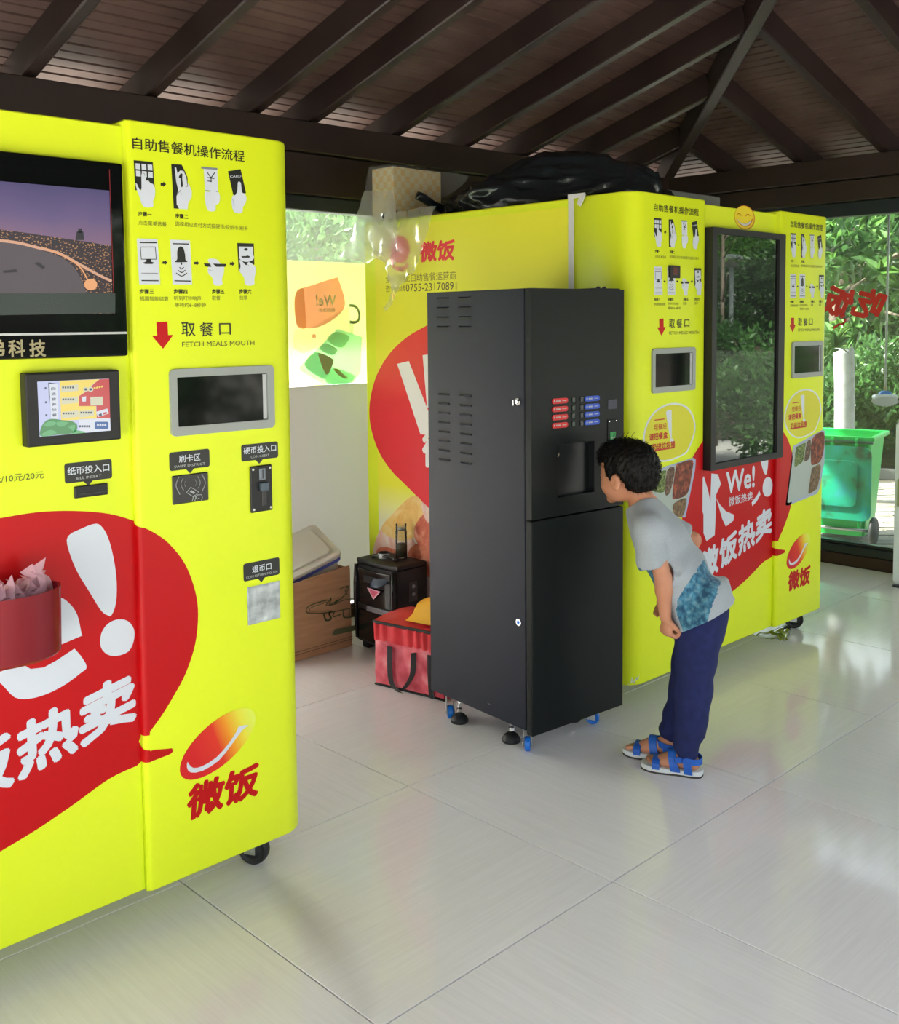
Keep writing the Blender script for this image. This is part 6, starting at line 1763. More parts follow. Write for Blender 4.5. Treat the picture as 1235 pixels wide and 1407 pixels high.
for _ in range(42):
    q = (rl.uniform(1138, 1262), rl.choice((rl.uniform(285, 400), rl.uniform(300, 480))))
    if _ < 8: q = (rl.uniform(1140, 1185), rl.uniform(450, 486))
    elif q[1] > 470: continue
    d = rl.uniform(4.75, 5.9); cl.append((Vector(px(q, d)), q))
nleaf = 0
for c, q in cl:
    k = rl.randint(5, 8); tip = Vector((rl.uniform(-.5, .3), rl.uniform(-.6, .6), rl.uniform(-.1, .7))).normalized()
    for j in range(k):
        if nleaf >= 290: break
        a = 2*math.pi*j/k+rl.uniform(-.3, .3); x_ = tip.orthogonal().normalized(); y_ = tip.cross(x_)
        d = (tip*rl.uniform(.2, 1.0)+x_*math.cos(a)+y_*math.sin(a)).normalized(); Lf = rl.uniform(.085, .155)
        up_ = (tip+Vector((0, 0, .6))).normalized(); s_ = up_.cross(d).normalized(); u_ = d.cross(s_)
        mm = Matrix(((d.x, s_.x, u_.x, c.x), (d.y, s_.y, u_.y, c.y), (d.z, s_.z, u_.z, c.z), (0, 0, 0, 1))) @ Matrix.Scale(Lf, 4)
        o = bpy.data.objects.new('leaf', LM_[rl.randrange(8)]); COL.objects.link(o); o.parent = tree
        o.matrix_local = Matrix.Translation((-tx, -ty, -GZ)) @ mm; nleaf += 1
P, D = clump_pts((6.6, 1.9, 2.35), (1.5, 1.5, .8), 6500, 77, 46, .26)
me = leaves_mesh(P-np.array([tx, ty, GZ]), D, .13, len(P), 78); me.materials.append(lf_mid)
o = bpy.data.objects.new('crown', me); COL.objects.link(o); o.parent = tree; o['kind'] = 'stuff'

# broom hanging from the overhang
bw = px((1216, 540), 4.42); bxx, byy, bz = map(float, bw)
brm = empty('broom', (bxx, byy, bz)); tag(brm, 'blue and white broom hanging head-down outside the right window', 'broom')
bm = bmesh.new(); add_cyl(bm, (bxx, byy, bz+.03), (bxx, byy, 2.30), .0065, n=10); obj('handle', bm, mat('pale_pole', (.50, .52, .50), .5), brm)
bm = bmesh.new(); add_cyl(bm, (bxx, byy, bz+.0), (bxx, byy, bz+.05), .011, .008, n=12); obj('ferrule', bm, mat('tan_ferrule', (.35, .30, .15), .5), brm)
E1 = Vector((.715, -.70, 0)).normalized()
Mr = Matrix(((E1.x, .7, 0, bxx), (E1.y, .715, 0, byy), (0, 0, 1, bz), (0, 0, 0, 1)))
bm = bmesh.new(); add_prism(bm, catmull([(-.035, -.012), (.035, -.012), (.030, .006), (.012, .014), (-.012, .014), (-.030, .006)], 3), -.018, .018, .003, Mr @ Matrix.Rotation(math.pi/2, 4, 'X')); obj('broom_cap', bm, blue_plastic, brm)
bm = bmesh.new(); add_prism(bm, catmull([(-.074, -.034), (-.040, -.024), (0, -.021), (.040, -.024), (.074, -.034), (.070, -.014), (.035, -.008), (-.035, -.008), (-.070, -.014)], 3), -.022, .022, .002, Mr @ Matrix.Rotation(math.pi/2, 4, 'X')); obj('white_head', bm, wm, brm)
bm = bmesh.new(); rb = random.Random(2)
for k in range(420):
    x = rb.uniform(-.068, .068); y = rb.uniform(-.02, .02); a = x*1.1+rb.uniform(-.12, .12); l = .062*(1-(x/.10)**2*.7)+rb.uniform(-.006, .006)
    p = Mr @ Vector((x, y, -.018)); e_ = Mr @ Vector((x*1.12+rb.uniform(-.004, .004), y*1.2, -.018-l)); s_ = E1*.0030
    vs = [bm.verts.new(p-s_), bm.verts.new(p+s_), bm.verts.new(e_+s_*.7), bm.verts.new(e_-s_*.7)]; bm.faces.new(vs)
o = obj('bristles', bm, mat('grey_white_bristle', (.62, .62, .66), .7), brm); o['kind'] = 'stuff'

# green wheelie bin, its lid hanging open at the back
gb = nmat('green_bin_plastic', [(.3, (.010, .44, .07)), (.7, (.014, .54, .10))], 3, rough=.35)
gl = nmat('worn_teal_green_lid', [(.36, (.03, .08, .045)), (.45, (.008, .32, .16)), (.6, (.012, .37, .25)), (.75, (.035, .33, .38))], 7, rough=.45, detail=7)
bnR = Vector((5.045, 1.50, 0)); bback = Vector((-.42, .91, 0)).normalized(); 
bu = Vector((-.22, .975, 0)).normalized(); bd = Vector((.975, .22, 0)).normalized()   # along the back, and away from the viewer
wb = empty('wheelie_bin', (5.15, 1.75, GZ)); tag(wb, 'bright green wheelie bin standing outside the right window, lid hanging open', 'bin')
org = Vector((4.96, 1.50, GZ))
Mg = Matrix(((bu.x, bd.x, 0, org.x), (bu.y, bd.y, 0, org.y), (0, 0, 1, org.z), (0, 0, 0, 1)))
def frus(bm, x0, x1, y0, y1, z0, X0_, X1_, Y0_, Y1_, z1, cap=(True, True), mi=0, r=.03):
    A = [bm.verts.new(Mg @ Vector((x, y, z0))) for x, y in rrect(x0, y0, x1, y1, r, 3)]; B = [bm.verts.new(Mg @ Vector((x, y, z1))) for x, y in rrect(X0_, Y0_, X1_, Y1_, r, 3)]
    n = len(A)
    for i in range(n): bm.faces.new((A[i], A[(i+1) % n], B[(i+1) % n], B[i]))
    if cap[0]: bm.faces.new(A[::-1])
    if cap[1]: bm.faces.new(B)
bm = bmesh.new(); frus(bm, .05, .43, .06, .44, .05, .0, .48, .0, .50, .74, (True, False)); frus(bm, .012, .468, .012, .488, .74, .058, .422, .07, .43, .07, (False, True)); obj('bin_body', bm, gb, wb)
bm = bmesh.new()
for (a, b_, c, d) in ((-.025, .505, -.02, .02), (-.025, .505, .49, .53), (-.025, .012, .0, .51), (.468, .505, .0, .51)): add_box(bm, (a, c, .735), (b_, d, .765), .006, 2, Mg)
obj('rim', bm, gb, wb)
bm = bmesh.new(); add_tube(bm, [Mg @ Vector((-.02, -.035, .73)), Mg @ Vector((.50, -.035, .73))], .011, 10); obj('hinge_bar', bm, mat('dark_green_hinge', (.02, .10, .05), .4), wb)
for x in (.08, .24, .38):
    obj('hinge_lug', (lambda b: add_box(b, (x, -.045, .70), (x+.02, -.0, .755), .004, 1, Mg))(bmesh.new()), gb, wb)
bm = bmesh.new(); Mx = Mg @ Matrix(((1, 0, 0, 0), (0, 0, -1, -.030), (0, 1, 0, 0), (0, 0, 0, 1)))
add_prism(bm, rrect(-.015, .175, .49, .70, .06, 6), 0, .016, .005, Mx); add_prism(bm, rrect(.075, .27, .40, .60, .05, 6), .014, .032, .008, Mx)
obj('lid', bm, gl, wb, True, angle=35)
for x in (.06, .40):
    bm = bmesh.new(); add_box(bm, (x, -.012, .12), (x+.022, .02, .70), .006, 1, Mg); obj('back_rib', bm, gb, wb)
for x in (-.035, .485):
    bm = bmesh.new(); c = Mg @ Vector((x+.014, .03, .10)); add_lathe(bm, c, [(0, -.02), (.04, -.02), (.05, -.012), (.085, -.02), (.098, -.012), (.10, 0), (.098, .012), (.085, .02), (.05, .012), (.04, .02), (0, .02)], 28, bu); obj('wheel', bm, rubber, wb)
bm = bmesh.new(); add_cyl(bm, Mg @ Vector((-.03, .03, .10)), Mg @ Vector((.51, .03, .10)), .011, n=10); obj('axle', bm, steel, wb)

# seen mirrored in the portrait screen: lamp, young tree, shrubs, trees
lp = refl((1004, 470), 13.5); lt = refl((1004, 356), 13.5)
lamp = empty('garden_lamp', (float(lp[0]), float(lp[1]), .55)); tag(lamp, 'grey mushroom-topped garden lamp on the bank opposite the machines', 'lamp')
greyp = mat('grey_painted_metal', (.20, .23, .22), .5)
lx, ly = float(lp[0]), float(lp[1])
bm = bmesh.new(); add_tube(bm, [(lx, ly, .45), (lx, ly, float(lt[2])-.05)], .035, 12); add_cyl(bm, (lx, ly, .45), (lx, ly, float(lp[2])+.12), .06, n=14); obj('post', bm, greyp, lamp, True)
bm = bmesh.new(); add_lathe(bm, (lx, ly, float(lt[2])), [(0, .08), (.09, .075), (.17, .04), (.185, .0), (.17, -.02), (.11, -.035), (.10, -.11), (.05, -.14), (0, -.14)], 24); obj('lamp_head', bm, greyp, lamp, True)
st_ = refl((992, 460), 12.5)
plant('young_tree', 'tree', 'slender young tree next to the garden lamp', (float(st_[0]), float(st_[1]), 2.9), (.8, .8, .8), 1500, .10, lf_bright, 60, None, trunk=.03, clumps=14)
for i, (q, t, rx, rz_, n, s, m, lab) in enumerate((
        ((1035, 555), 7.0, .80, .80, 6500, .085, lf_back, 'bright green shrub just outside the window, mirrored in the tall screen'),
        ((1030, 430), 18, 2.0, 1.5, 9000, .14, lf_dark, 'dark rounded shrub mass behind the garden lamp'),
        ((985, 400), 20, 1.6, 1.4, 6000, .14, lf_bright, 'light green bush left of the garden lamp in the reflection'),
        ((985, 480), 9.5, .7, .35, 2500, .08, lf_mid, 'low bush beside the path in front of the garden lamp'))):
    w = refl(q, t); plant('shrub', 'shrub', lab, tuple(map(float, w)), (rx, rx, rz_), n, s, m, 80+i, 'shrubs across the path')
for i, (q, t, rx, rz_, n, m, lab) in enumerate((((1045, 330), 22, 3.4, 2.4, 12000, lf_mid, 'large green tree across the path, right of the lamp'), ((980, 320), 25, 3.2, 2.6, 10000, lf_bright, 'pale green tree across the path, left of the lamp'), ((1015, 300), 30, 4.5, 3.5, 10000, lf_dark, 'dark tree furthest across the path'))):
    w = refl(q, t); plant('tree', 'tree', lab, tuple(map(float, w)), (rx, rx, rz_), n, .22, m, 90+i, 'trees across the path', trunk=.14, clumps=40, cr=.28)
for i, (x, y) in enumerate(((-3.5, -12.0), (1.2, -11.0), (4.6, -8.5), (18.5, -1.5), (19.0, 4.5), (8.0, -10.5), (-9.5, 9.0))):  # first three are added out of view to hold back light behind the viewer
    plant('tree', 'tree', ('unseen round tree added far behind the viewer, left', 'unseen round tree added far behind the viewer, middle', 'unseen round tree added behind the viewer, right', 'round tree far beyond the right window bank', 'round tree farthest beyond the right window', 'round tree across the path, far right corner', 'round tree beyond the open left end')[i], (x, y, 1.9), (1.6, 1.4, 2.0), 6000, .18, lf_mid, 120+i, 'trees around the pavilion', trunk=.10, clumps=40, cr=.3)
# trees behind the back window (upper left gap)
for i, (q, y, z, rx, rz_, n, m, lab) in enumerate((((440, 330), 8.5, 2.2, 2.2, 1.3, 14000, lf_back, 'sunlit tree seen above the faded window poster'), ((330, 340), 9.0, 2.0, 2.2, 1.5, 9000, lf_bright, 'bright bush beyond the back window, hidden by the left machine'), ((600, 330), 9.5, 2.2, 2.4, 1.5, 9000, lf_mid, 'green tree beyond the back window behind the right machine'))):
    w = py(q, y); plant('tree', 'tree', lab, (float(w[0]), float(w[1]), z), (rx, rx, rz_), n, .13, m, 100+i, 'trees beyond the back window', trunk=.10, clumps=46, cr=.26)

# ================================================================ THE BOY
BP0 = np.array((.730, .268, 0.0)); bf = np.array((-.30, .95, 0.0)); bf /= np.linalg.norm(bf); bl = np.array((-bf[1], bf[0], 0.0)); bz_ = np.array((0, 0, 1.0))
def bq(q, lat=0.0): return onplane(q, BP0+bl*lat, bl)           # point of the body seen at pixel q, lat metres to his left
def bw_(s, lat, z): return BP0+bf*s+bl*lat+bz_*z
class SDF:
    def __init__(s, lo, hi, h):
        s.h = h; s.lo = np.array(lo, float); s.n = np.ceil((np.array(hi)-s.lo)/h).astype(int)+1
        s.ax = [s.lo[i]+h*np.arange(s.n[i]) for i in range(3)]
        s.F = np.full(s.n, 0.2, np.float32)
    def sub(s, lo, hi):
        a = np.clip(((np.array(lo)-s.lo)/s.h).astype(int)-1, 0, s.n-1); b = np.clip(((np.array(hi)-s.lo)/s.h).astype(int)+2, 1, s.n)
        sl = tuple(slice(int(a[i]), int(b[i])) for i in range(3))
        X, Y, Z = np.meshgrid(*[s.ax[i][sl[i]] for i in range(3)], indexing='ij')
        return sl, np.stack([X, Y, Z], -1)
    def mix(s, sl, d, k, op='u'):
        A = s.F[sl]; d = d.astype(np.float32)
        if op == 'u':
            h = np.clip(.5+.5*(A-d)/k, 0, 1); s.F[sl] = A*(1-h)+d*h-k*h*(1-h)
        elif op == 'sub':
            h = np.clip(.5-.5*(A+d)/k, 0, 1); s.F[sl] = A*(1-h)-d*h+k*h*(1-h)
        else:
            h = np.clip(.5-.5*(A-d)/k, 0, 1); s.F[sl] = A*(1-h)+d*h+k*h*(1-h)
    def cap(s, a, b, ra, rb, k=.01, lr=1.0, op='u', lax=None):
        a = np.array(a, float); b = np.array(b, float); R = max(ra, rb)*max(lr, 1)+k*1.5+.01
        sl, P = s.sub(np.minimum(a, b)-R, np.maximum(a, b)+R); lax = bl if lax is None else lax
        q = P-a; ab = b-a
        if lr != 1:
            q = q-(q@lax)[..., None]*lax*(1-1/lr); ab = ab-(ab@lax)*lax*(1-1/lr)
        t = np.clip((q@ab)/(ab@ab+1e-12), 0, 1)
        d = np.linalg.norm(q-t[..., None]*ab, axis=-1)-(ra+(rb-ra)*t)
        s.mix(sl, d, k, op)
    def ell(s, c, r, R=None, k=.01, op='u'):
        c = np.array(c, float); r = np.array(r, float); m_ = r.max()+k*1.5+.01
        sl, P = s.sub(c-m_, c+m_); q = P-c
        if R is not None: q = q@R            # columns of R are the local axes
        k0 = np.linalg.norm(q/r, axis=-1); k1 = np.linalg.norm(q/(r*r), axis=-1)+1e-9
        s.mix(sl, k0*(k0-1)/k1, k, op)
    def plane(s, p, n, k=.004):
        n = np.array(n, float); n /= np.linalg.norm(n)
        X, Y, Z = np.meshgrid(*s.ax, indexing='ij')
        d = (X-p[0])*n[0]+(Y-p[1])*n[1]+(Z-p[2])*n[2]
        s.mix((slice(None),)*3, d, k, 'int')
    def mesh(s):
        F = s.F; h = s.h; nx, ny, nz = F.shape
        I = F < 0
        acc = np.zeros((nx-1, ny-1, nz-1, 3), np.float32); cnt = np.zeros((nx-1, ny-1, nz-1), np.float32)
        for ax in range(3):
            o1, o2 = [(1, 2), (0, 2), (0, 1)][ax]
            for da in (0, 1):
                for db in (0, 1):
                    s0 = [slice(0, -1)]*3; s1 = [slice(0, -1)]*3
                    s0[ax] = slice(0, -1); s1[ax] = slice(1, None)
                    for o, d in ((o1, da), (o2, db)):
                        s0[o] = s1[o] = slice(1, None) if d else slice(0, -1)
                    f0 = F[tuple(s0)]; f1 = F[tuple(s1)]
                    c = (f0 < 0) != (f1 < 0); t = np.where(c, f0/np.where(c, f0-f1, 1), 0)
                    acc[..., ax] += np.where(c, t, 0); acc[..., o1] += c*da; acc[..., o2] += c*db; cnt += c
        m_ = cnt > 0; idx = np.full(m_.shape, -1, np.int64); idx[m_] = np.arange(m_.sum())
        ijk = np.argwhere(m_).astype(np.float32)
        V = (ijk+acc[m_]/cnt[m_][:, None])*h+s.lo
        Q = []
        for ax in range(3):
            o1, o2 = [(1, 2), (2, 0), (0, 1)][ax]
            s0 = [slice(1, -1)]*3; s1 = [slice(1, -1)]*3; s0[ax] = slice(0, -1); s1[ax] = slice(1, None)
            a_ = I[tuple(s0)]; b_ = I[tuple(s1)]
            e = np.argwhere(a_ != b_); 
            if not len(e): continue
            inn = a_[a_ != b_]
            base = e.copy()
            for o in (o1, o2): base[:, o] += 1
            def g(d1, d2):
                q = base.copy(); q[:, o1] -= d1; q[:, o2] -= d2; return idx[q[:, 0], q[:, 1], q[:, 2]]
            quad = np.stack([g(0, 0), g(1, 0), g(1, 1), g(0, 1)], 1)
            quad[~inn] = quad[~inn][:, ::-1]
            Q.append(quad)
        Q = np.concatenate(Q); Q = Q[(Q >= 0).all(1)]
        return V, Q
def mesh_from(name, V, Q, mt, parent, smooth_it=1):
    # light Laplacian smoothing
    for _ in range(smooth_it):
        A = np.zeros_like(V); c = np.zeros(len(V))
        for i in range(4):
            np.add.at(A, Q[:, i], V[Q[:, (i+1) % 4]]); np.add.at(c, Q[:, i], 1); np.add.at(A, Q[:, i], V[Q[:, (i+3) % 4]]); np.add.at(c, Q[:, i], 1)
        V = V*.5+.5*A/np.maximum(c, 1)[:, None]
    Mi = np.array(W(parent).inverted()); V2 = V@Mi[:3, :3].T+Mi[:3, 3]
    me = bpy.data.meshes.new(name); me.vertices.add(len(V2)); me.vertices.foreach_set('co', V2.astype(np.float32).ravel())
    me.loops.add(Q.size); me.loops.foreach_set('vertex_index', Q.astype(np.int32).ravel())
    me.polygons.add(len(Q)); me.polygons.foreach_set('loop_start', np.arange(0, Q.size, 4, dtype=np.int32)); me.polygons.foreach_set('loop_total', np.full(len(Q), 4, dtype=np.int32))
    me.update(calc_edges=True); me.polygons.foreach_set('use_smooth', np.ones(len(Q), bool)); me.materials.append(mt)
    o = bpy.data.objects.new(name, me); COL.objects.link(o); o.parent = parent
    return o, V

skin = nmat('skin', [(.3, (.50, .215, .120)), (.7, (.56, .25, .145))], 9, rough=.5, sub=.12)
hairm = nmat('black_hair', [(.35, (.0022, .002, .002)), (.7, (.007, .006, .005))], 60, (1, 1, .3), spec=.25, rough=.55, bmp=.5, bdist=.004)
boy = empty('person', (.73, .27, 0)); tag(boy, 'boy in grey T-shirt, navy trousers and blue sandals bending to peer into the drinks cabinet', 'person')

# joints
pel = bq((957, 856)); chest = bq((908, 742)); neckb = bq((887, 702)); headc = bq((860.5, 649))
shL, elL, wrL, fiL = bq((893, 728), .108), bq((911, 795), .130), bq((914, 848), .128), bq((918, 870), .118)
shR, elR, wrR = bq((912, 722), -.105), bq((952, 742), -.165), bq((925, 812), -.130)
hpL, knL, anL = bq((957, 868), .052), bq((953, 948), .058), bw_(-.035, .058, .065)
hpR, knR, anR = bq((955, 868), -.055), bq((944, 950), -.060), bw_(.045, -.045, .065)
# head frame: looks forward, a little down, turned slightly away from the camera
ya = math.radians(-12); hfw = bf*math.cos(ya)+bl*math.sin(ya); hl = np.array((-hfw[1], hfw[0], 0.)); hfw_ = hfw
pa = math.radians(-8); hf = hfw*math.cos(pa)+bz_*math.sin(pa); hu = -hfw*math.sin(pa)+bz_*math.cos(pa)
HR = np.stack([hf, hl, hu], 1)
def hp(a, b, c): return headc+hf*a+hl*b+hu*c
S = SDF((.40, -.02, -.005), (1.12, .72, 1.11), .0042)
# head
S.ell(hp(-.008, 0, .022), (.092, .074, .080), HR, .01)
S.ell(hp(.022, 0, -.018), (.068, .062, .068), HR, .02)
S.ell(hp(.035, 0, -.064), (.046, .045, .032), HR, .02)           # jaw
S.ell(hp(.068, 0, -.086), (.016, .020, .014), HR, .012)          # chin
for sg in (1, -1):
    S.ell(hp(.052, sg*.030, -.038), (.028, .024, .026), HR, .014)  # cheek
    S.ell(hp(.077, sg*.026, -.002), (.010, .014, .010), HR, .006, 'sub')  # eye socket
    S.ell(hp(.071, sg*.026, -.002), (.0125, .0145, .0105), HR, .003)        # eyelid
    S.ell(hp(-.004, sg*.080, -.024), (.019, .0095, .027), HR, .004) # ear
    S.ell(hp(.002, sg*.091, -.020), (.010, .006, .015), HR, .003, 'sub')
    S.cap(hp(.055, sg*.014, .016), hp(.060, sg*.040, .016), .006, .005, .008)  # brow ridge
S.cap(hp(.083, 0, .004), hp(.094, 0, -.028), .005, .0095, .007)  # nose
S.ell(hp(.090, .008, -.031), (.007, .006, .005), HR, .004); S.ell(hp(.090, -.008, -.031), (.007, .006, .005), HR, .004)
S.ell(hp(.082, 0, -.051), (.010, .018, .0055), HR, .004); S.ell(hp(.080, 0, -.060), (.010, .015, .0055), HR, .004)
# neck, trunk
S.cap(hp(-.030, 0, -.040), neckb, .040, .042, .02)
S.cap(neckb, chest, .045, .066, .03, 1.35)
S.cap(chest, bq((945, 815)), .066, .064, .03, 1.35)
S.cap(bq((945, 815)), pel, .064, .068, .03, 1.3)
for sh, el, wr in ((shL, elL, wrL), (shR, elR, wrR)):
    S.cap(neckb, sh, .035, .034, .03); S.cap(sh, el, .033, .0265, .015)
    m_ = el+(wr-el)*.3; S.cap(el, m_, .0265, .0265, .01); S.cap(m_, wr, .026, .0185, .01)
# hands
def hand(wr, down, out, fwd, curl, thumbside):
    down, out, fwd = [np.array(v)/np.linalg.norm(v) for v in (down, out, fwd)]
    # fwd: across the knuckles (index side), out: back of the hand
    pc = wr+down*.030
    Rh = np.stack([down, fwd, out], 1); S.ell(pc, (.032, .024, .014), Rh, .008)
    for i, (o_, L1) in enumerate(((.018, .024), (.006, .027), (-.006, .025), (-.017, .020))):
        k0 = wr+down*(.054-.002*abs(i-1))+fwd*o_+out*.004
        a1, a2, a3 = curl
        p1 = k0+(down*math.cos(a1)-out*math.sin(a1))*L1
        p2 = p1+(down*math.cos(a2)-out*math.sin(a2))*L1*.75
        p3 = p2+(down*math.cos(a3)-out*math.sin(a3))*L1*.6
        S.cap(k0-down*.012, k0, .0078, .0082, .004); S.cap(k0, p1, .0080, .0072, .0025); S.cap(p1, p2, .0072, .0066, .0025); S.cap(p2, p3, .0066, .0058, .0025)
    t0 = wr+down*.014+fwd*.018; t1 = t0+(down*.7+fwd*.55-out*.35)*.024; t2 = t1+(down*.75-fwd*.15-out*.65)*.020
    S.cap(t0-fwd*.008, t0, .009, .009, .006); S.cap(t0, t1, .0090, .0080, .004); S.cap(t1, t2, .0078, .0066, .003)
dn = fiL-wrL; dn /= np.linalg.norm(dn)
hand(wrL, dn*1.0+bf*.05, bl*.75+bf*.55, -bf*.75+bl*.45, (1.0, 2.2, 3.0), 1)
dR = bf*.5-bz_*.85+bl*.2
hand(wrR, dR, -bl*.9+bf*.3, bf*.8, (.5, 1.0, 1.4), 1)
# legs and feet
for hp_, kn, an, toe, sgn in ((hpL, knL, anL, None, 1), (hpR, knR, anR, None, -1)):
    S.cap(hp_, kn, .058, .040, .02); S.cap(kn, kn+(an-kn)*.35, .040, .039, .01); S.cap(kn+(an-kn)*.35, an, .039, .024, .01)
heelL, toeL = np.array((.706, .185, 0)), np.array((.640, .352, 0)); heelR, toeR = np.array((.752, .292, 0)), np.array((.692, .458, 0))
for heel, toe, an in ((heelL, toeL, anL), (heelR, toeR, anR)):
    d = toe-heel; Lf = np.linalg.norm(d); d /= Lf; sd = np.array((-d[1], d[0], 0)); z0 = .021
    S.cap(an, heel+d*.022+bz_*(z0+.024), .026, .022, .012)
    S.cap(heel+d*.018+bz_*(z0+.017), heel+d*.10+bz_*(z0+.018), .019, .020, .012, 1.25, lax=sd)
    S.cap(heel+d*.045+bz_*(z0+.036), heel+d*.115+bz_*(z0+.017), .024, .016, .015, 1.2, lax=sd)
    S.cap(heel+d*.09+bz_*(z0+.013), heel+d*.135+bz_*(z0+.011), .0165, .013, .012, 1.9, lax=sd)
    for i, (o_, e_, r_) in enumerate(((-.022, .168, .0085), (-.009, .170, .0068), (.003, .165, .0064), (.014, .158, .006), (.023, .148, .0056))):
        o2 = o_*(1 if heel is heelL else -1)*1
        S.cap(heel+d*.135+sd*o2*.9+bz_*(z0+.009), heel+d*e_+sd*o2+bz_*(z0+.0075), r_, r_*.95, .004)
V, Q = S.mesh(); body, _ = mesh_from('body', V, Q, skin, boy, 1)
# eyes, brows, lips
eyew = mat('eye_white', (.75, .74, .72), .2); eyei = mat('dark_iris', (.015, .008, .005), .15); lipm = mat('lips', (.42, .13, .10), .45)
for sg in (1, -1):
    bm = bmesh.new(); c = Vector(hp(.0765, sg*.026, -.002)); bmesh.ops.create_uvsphere(bm, u_segments=16, v_segments=10, radius=.0075); bm.transform(Matrix.Translation(c))
    for f_ in bm.faces: f_.smooth = True
    ey = obj('eye', bm, eyew, boy, True)
    bm = bmesh.new(); add_cyl(bm, Vector(hp(.0832, sg*.026, -.002)), Vector(hp(.0845, sg*.026, -.002)), .0042, .0036, n=14); obj('iris', bm, eyei, boy)
    bm = bmesh.new(); add_tube(bm, [hp(.080, sg*.012, .018), hp(.081, sg*.026, .021), hp(.072, sg*.041, .017)], .002, 6, radii=[.0015, .0024, .0012]); obj('eyebrow', bm, hairm, boy)
bm = bmesh.new(); add_tube(bm, [hp(.0835, .016, -.0555), hp(.0915, .006, -.0548), hp(.0915, -.006, -.0548), hp(.0835, -.016, -.0555)], .003, 8, radii=[.0012, .0034, .0034, .0012]); obj('lips', bm, lipm, boy, True)

# hair
S = SDF(headc-.14, headc+.15, .0036)
S.ell(hp(-.014, 0, .026), (.101, .084, .084), HR, .01)
S.ell(hp(-.050, 0, -.004), (.062, .074, .062), HR, .02)
S.ell(hp(.022, 0, .060), (.066, .066, .050), HR, .02)
S.ell(hp(-.058, 0, -.040), (.038, .058, .026), HR, .02)
for sg in (1, -1): S.cap(hp(.024, sg*.062, .010), hp(.020, sg*.066, -.018), .012, .004, .012)
sl = (slice(None),)*3; X, Y, Z = np.meshgrid(*S.ax, indexing='ij'); PP_ = np.stack([X, Y, Z], -1)-headc
a_ = PP_@hf; b__ = PP_@hl; c__ = PP_@hu
# cut away the face below the fringe, and the ear zone
fringe = .036-.9*np.maximum(0, .075-a_)*0+.10*np.abs(b__)
face = np.maximum(-(a_-.036-.30*np.maximum(0, c__-.0)+.0), c__-fringe)   # inside where a>~.04 and below fringe
S.mix(sl, np.where(True, np.maximum(.040-a_, c__-(.034+.15*np.abs(b__))), 0).astype(np.float32), .006, 'sub')
for sg in (1, -1): S.ell(hp(.000, sg*.084, -.028), (.027, .024, .036), HR, .006, 'sub')
S.mix(sl, np.maximum(-.012-a_, c__+.030).astype(np.float32)*0+np.maximum(-.020-a_, c__+.022).astype(np.float32), .006, 'sub')
r_ = np.sin(a_*150+np.sin(b__*90)*1.5)*np.sin(b__*160+c__*60)*.0022+np.sin(a_*320+c__*200)*np.sin(b__*300)*.0012
S.F += r_.astype(np.float32)
V, Q = S.mesh(); hair, HV = mesh_from('hair', V, Q, hairm, boy, 0)
bm = bmesh.new(); rh = random.Random(4)
ids = [rh.randrange(len(HV)) for _ in range(2600)]
for i in ids:
    p = Vector(HV[i]); o_ = (p-Vector(headc)); n = o_.normalized()
    lf = Vector(hf).dot(o_); zz = Vector(hu).dot(o_)
    d = (n*.55+Vector(hf)*(.35 if zz > .03 else -.05)+Vector(hu)*(-.75 if zz < .05 else -.15)+Vector((rh.uniform(-.35, .35), rh.uniform(-.35, .35), rh.uniform(-.3, .3)))).normalized()
    L_ = rh.uniform(.008, .018); s_ = d.orthogonal().normalized()*.0011
    q = p-n*.002; m_ = q+d*L_*.55+n*.001; e_ = q+d*L_-Vector((0, 0, .002))
    a = bm.verts.new(q-s_); b = bm.verts.new(q+s_); c = bm.verts.new(m_+s_*.7); dd = bm.verts.new(m_-s_*.7); e = bm.verts.new(e_)
    bm.faces.new((a, b, c, dd)); bm.faces.new((dd, c, e))
for k in range(7):   # a few longer flyaways at the crown
    p = Vector(hp(-.03+.012*k, .01*math.sin(k*2), .112)); d = Vector(hu)*.5-Vector(hf)*.3+Vector((rh.uniform(-.5, .5), rh.uniform(-.4, .4), .3)); 
    bm2 = [p, p+d*.015, p+d*.028-Vector((0, 0, .003))]; add_tube(bm, bm2, .0006, 4)
o = obj('hair_strands', bm, hairm, boy); o['kind'] = 'stuff'

# T-shirt
shirtm = mat('heather_grey_jersey', (.36, .40, .44), .85, sheen=.2)
f1 = noise(shirtm, texco(shirtm), 700, 2); f2 = noise(shirtm, texco(shirtm), 14, 4)
base = ramp(shirtm, f1, [(.35, (.30, .335, .37)), (.65, (.40, .44, .475))])
at = N(shirtm, 'ShaderNodeAttribute'); at.attribute_name = 'print'
vz = N(shirtm, 'ShaderNodeTexVoronoi'); vz.inputs['Scale'].default_value = 75; vz.feature = 'F1'; L(shirtm, texco(shirtm, (1, 1, .55)), vz.inputs['Vector'])
bc = ramp(shirtm, vz.outputs['Distance'], [(0, (.16, .36, .46)), (.35, (.05, .20, .32)), (.6, (.012, .07, .14)), (.9, (.008, .04, .09))])
bc2 = ramp(shirtm, noise(shirtm, texco(shirtm), 55, 4), [(.38, (.015, .08, .16)), (.52, (.06, .24, .36)), (.66, (.22, .42, .50))])
mb = N(shirtm, 'ShaderNodeMix', data_type='RGBA'); mb.inputs[0].default_value = .5; L(shirtm, bc, mb.inputs[6]); L(shirtm, bc2, mb.inputs[7])
gtm = N(shirtm, 'ShaderNodeMath', operation='GREATER_THAN'); 
ad = N(shirtm, 'ShaderNodeMath', operation='ADD'); L(shirtm, at.outputs['Fac'], ad.inputs[0])
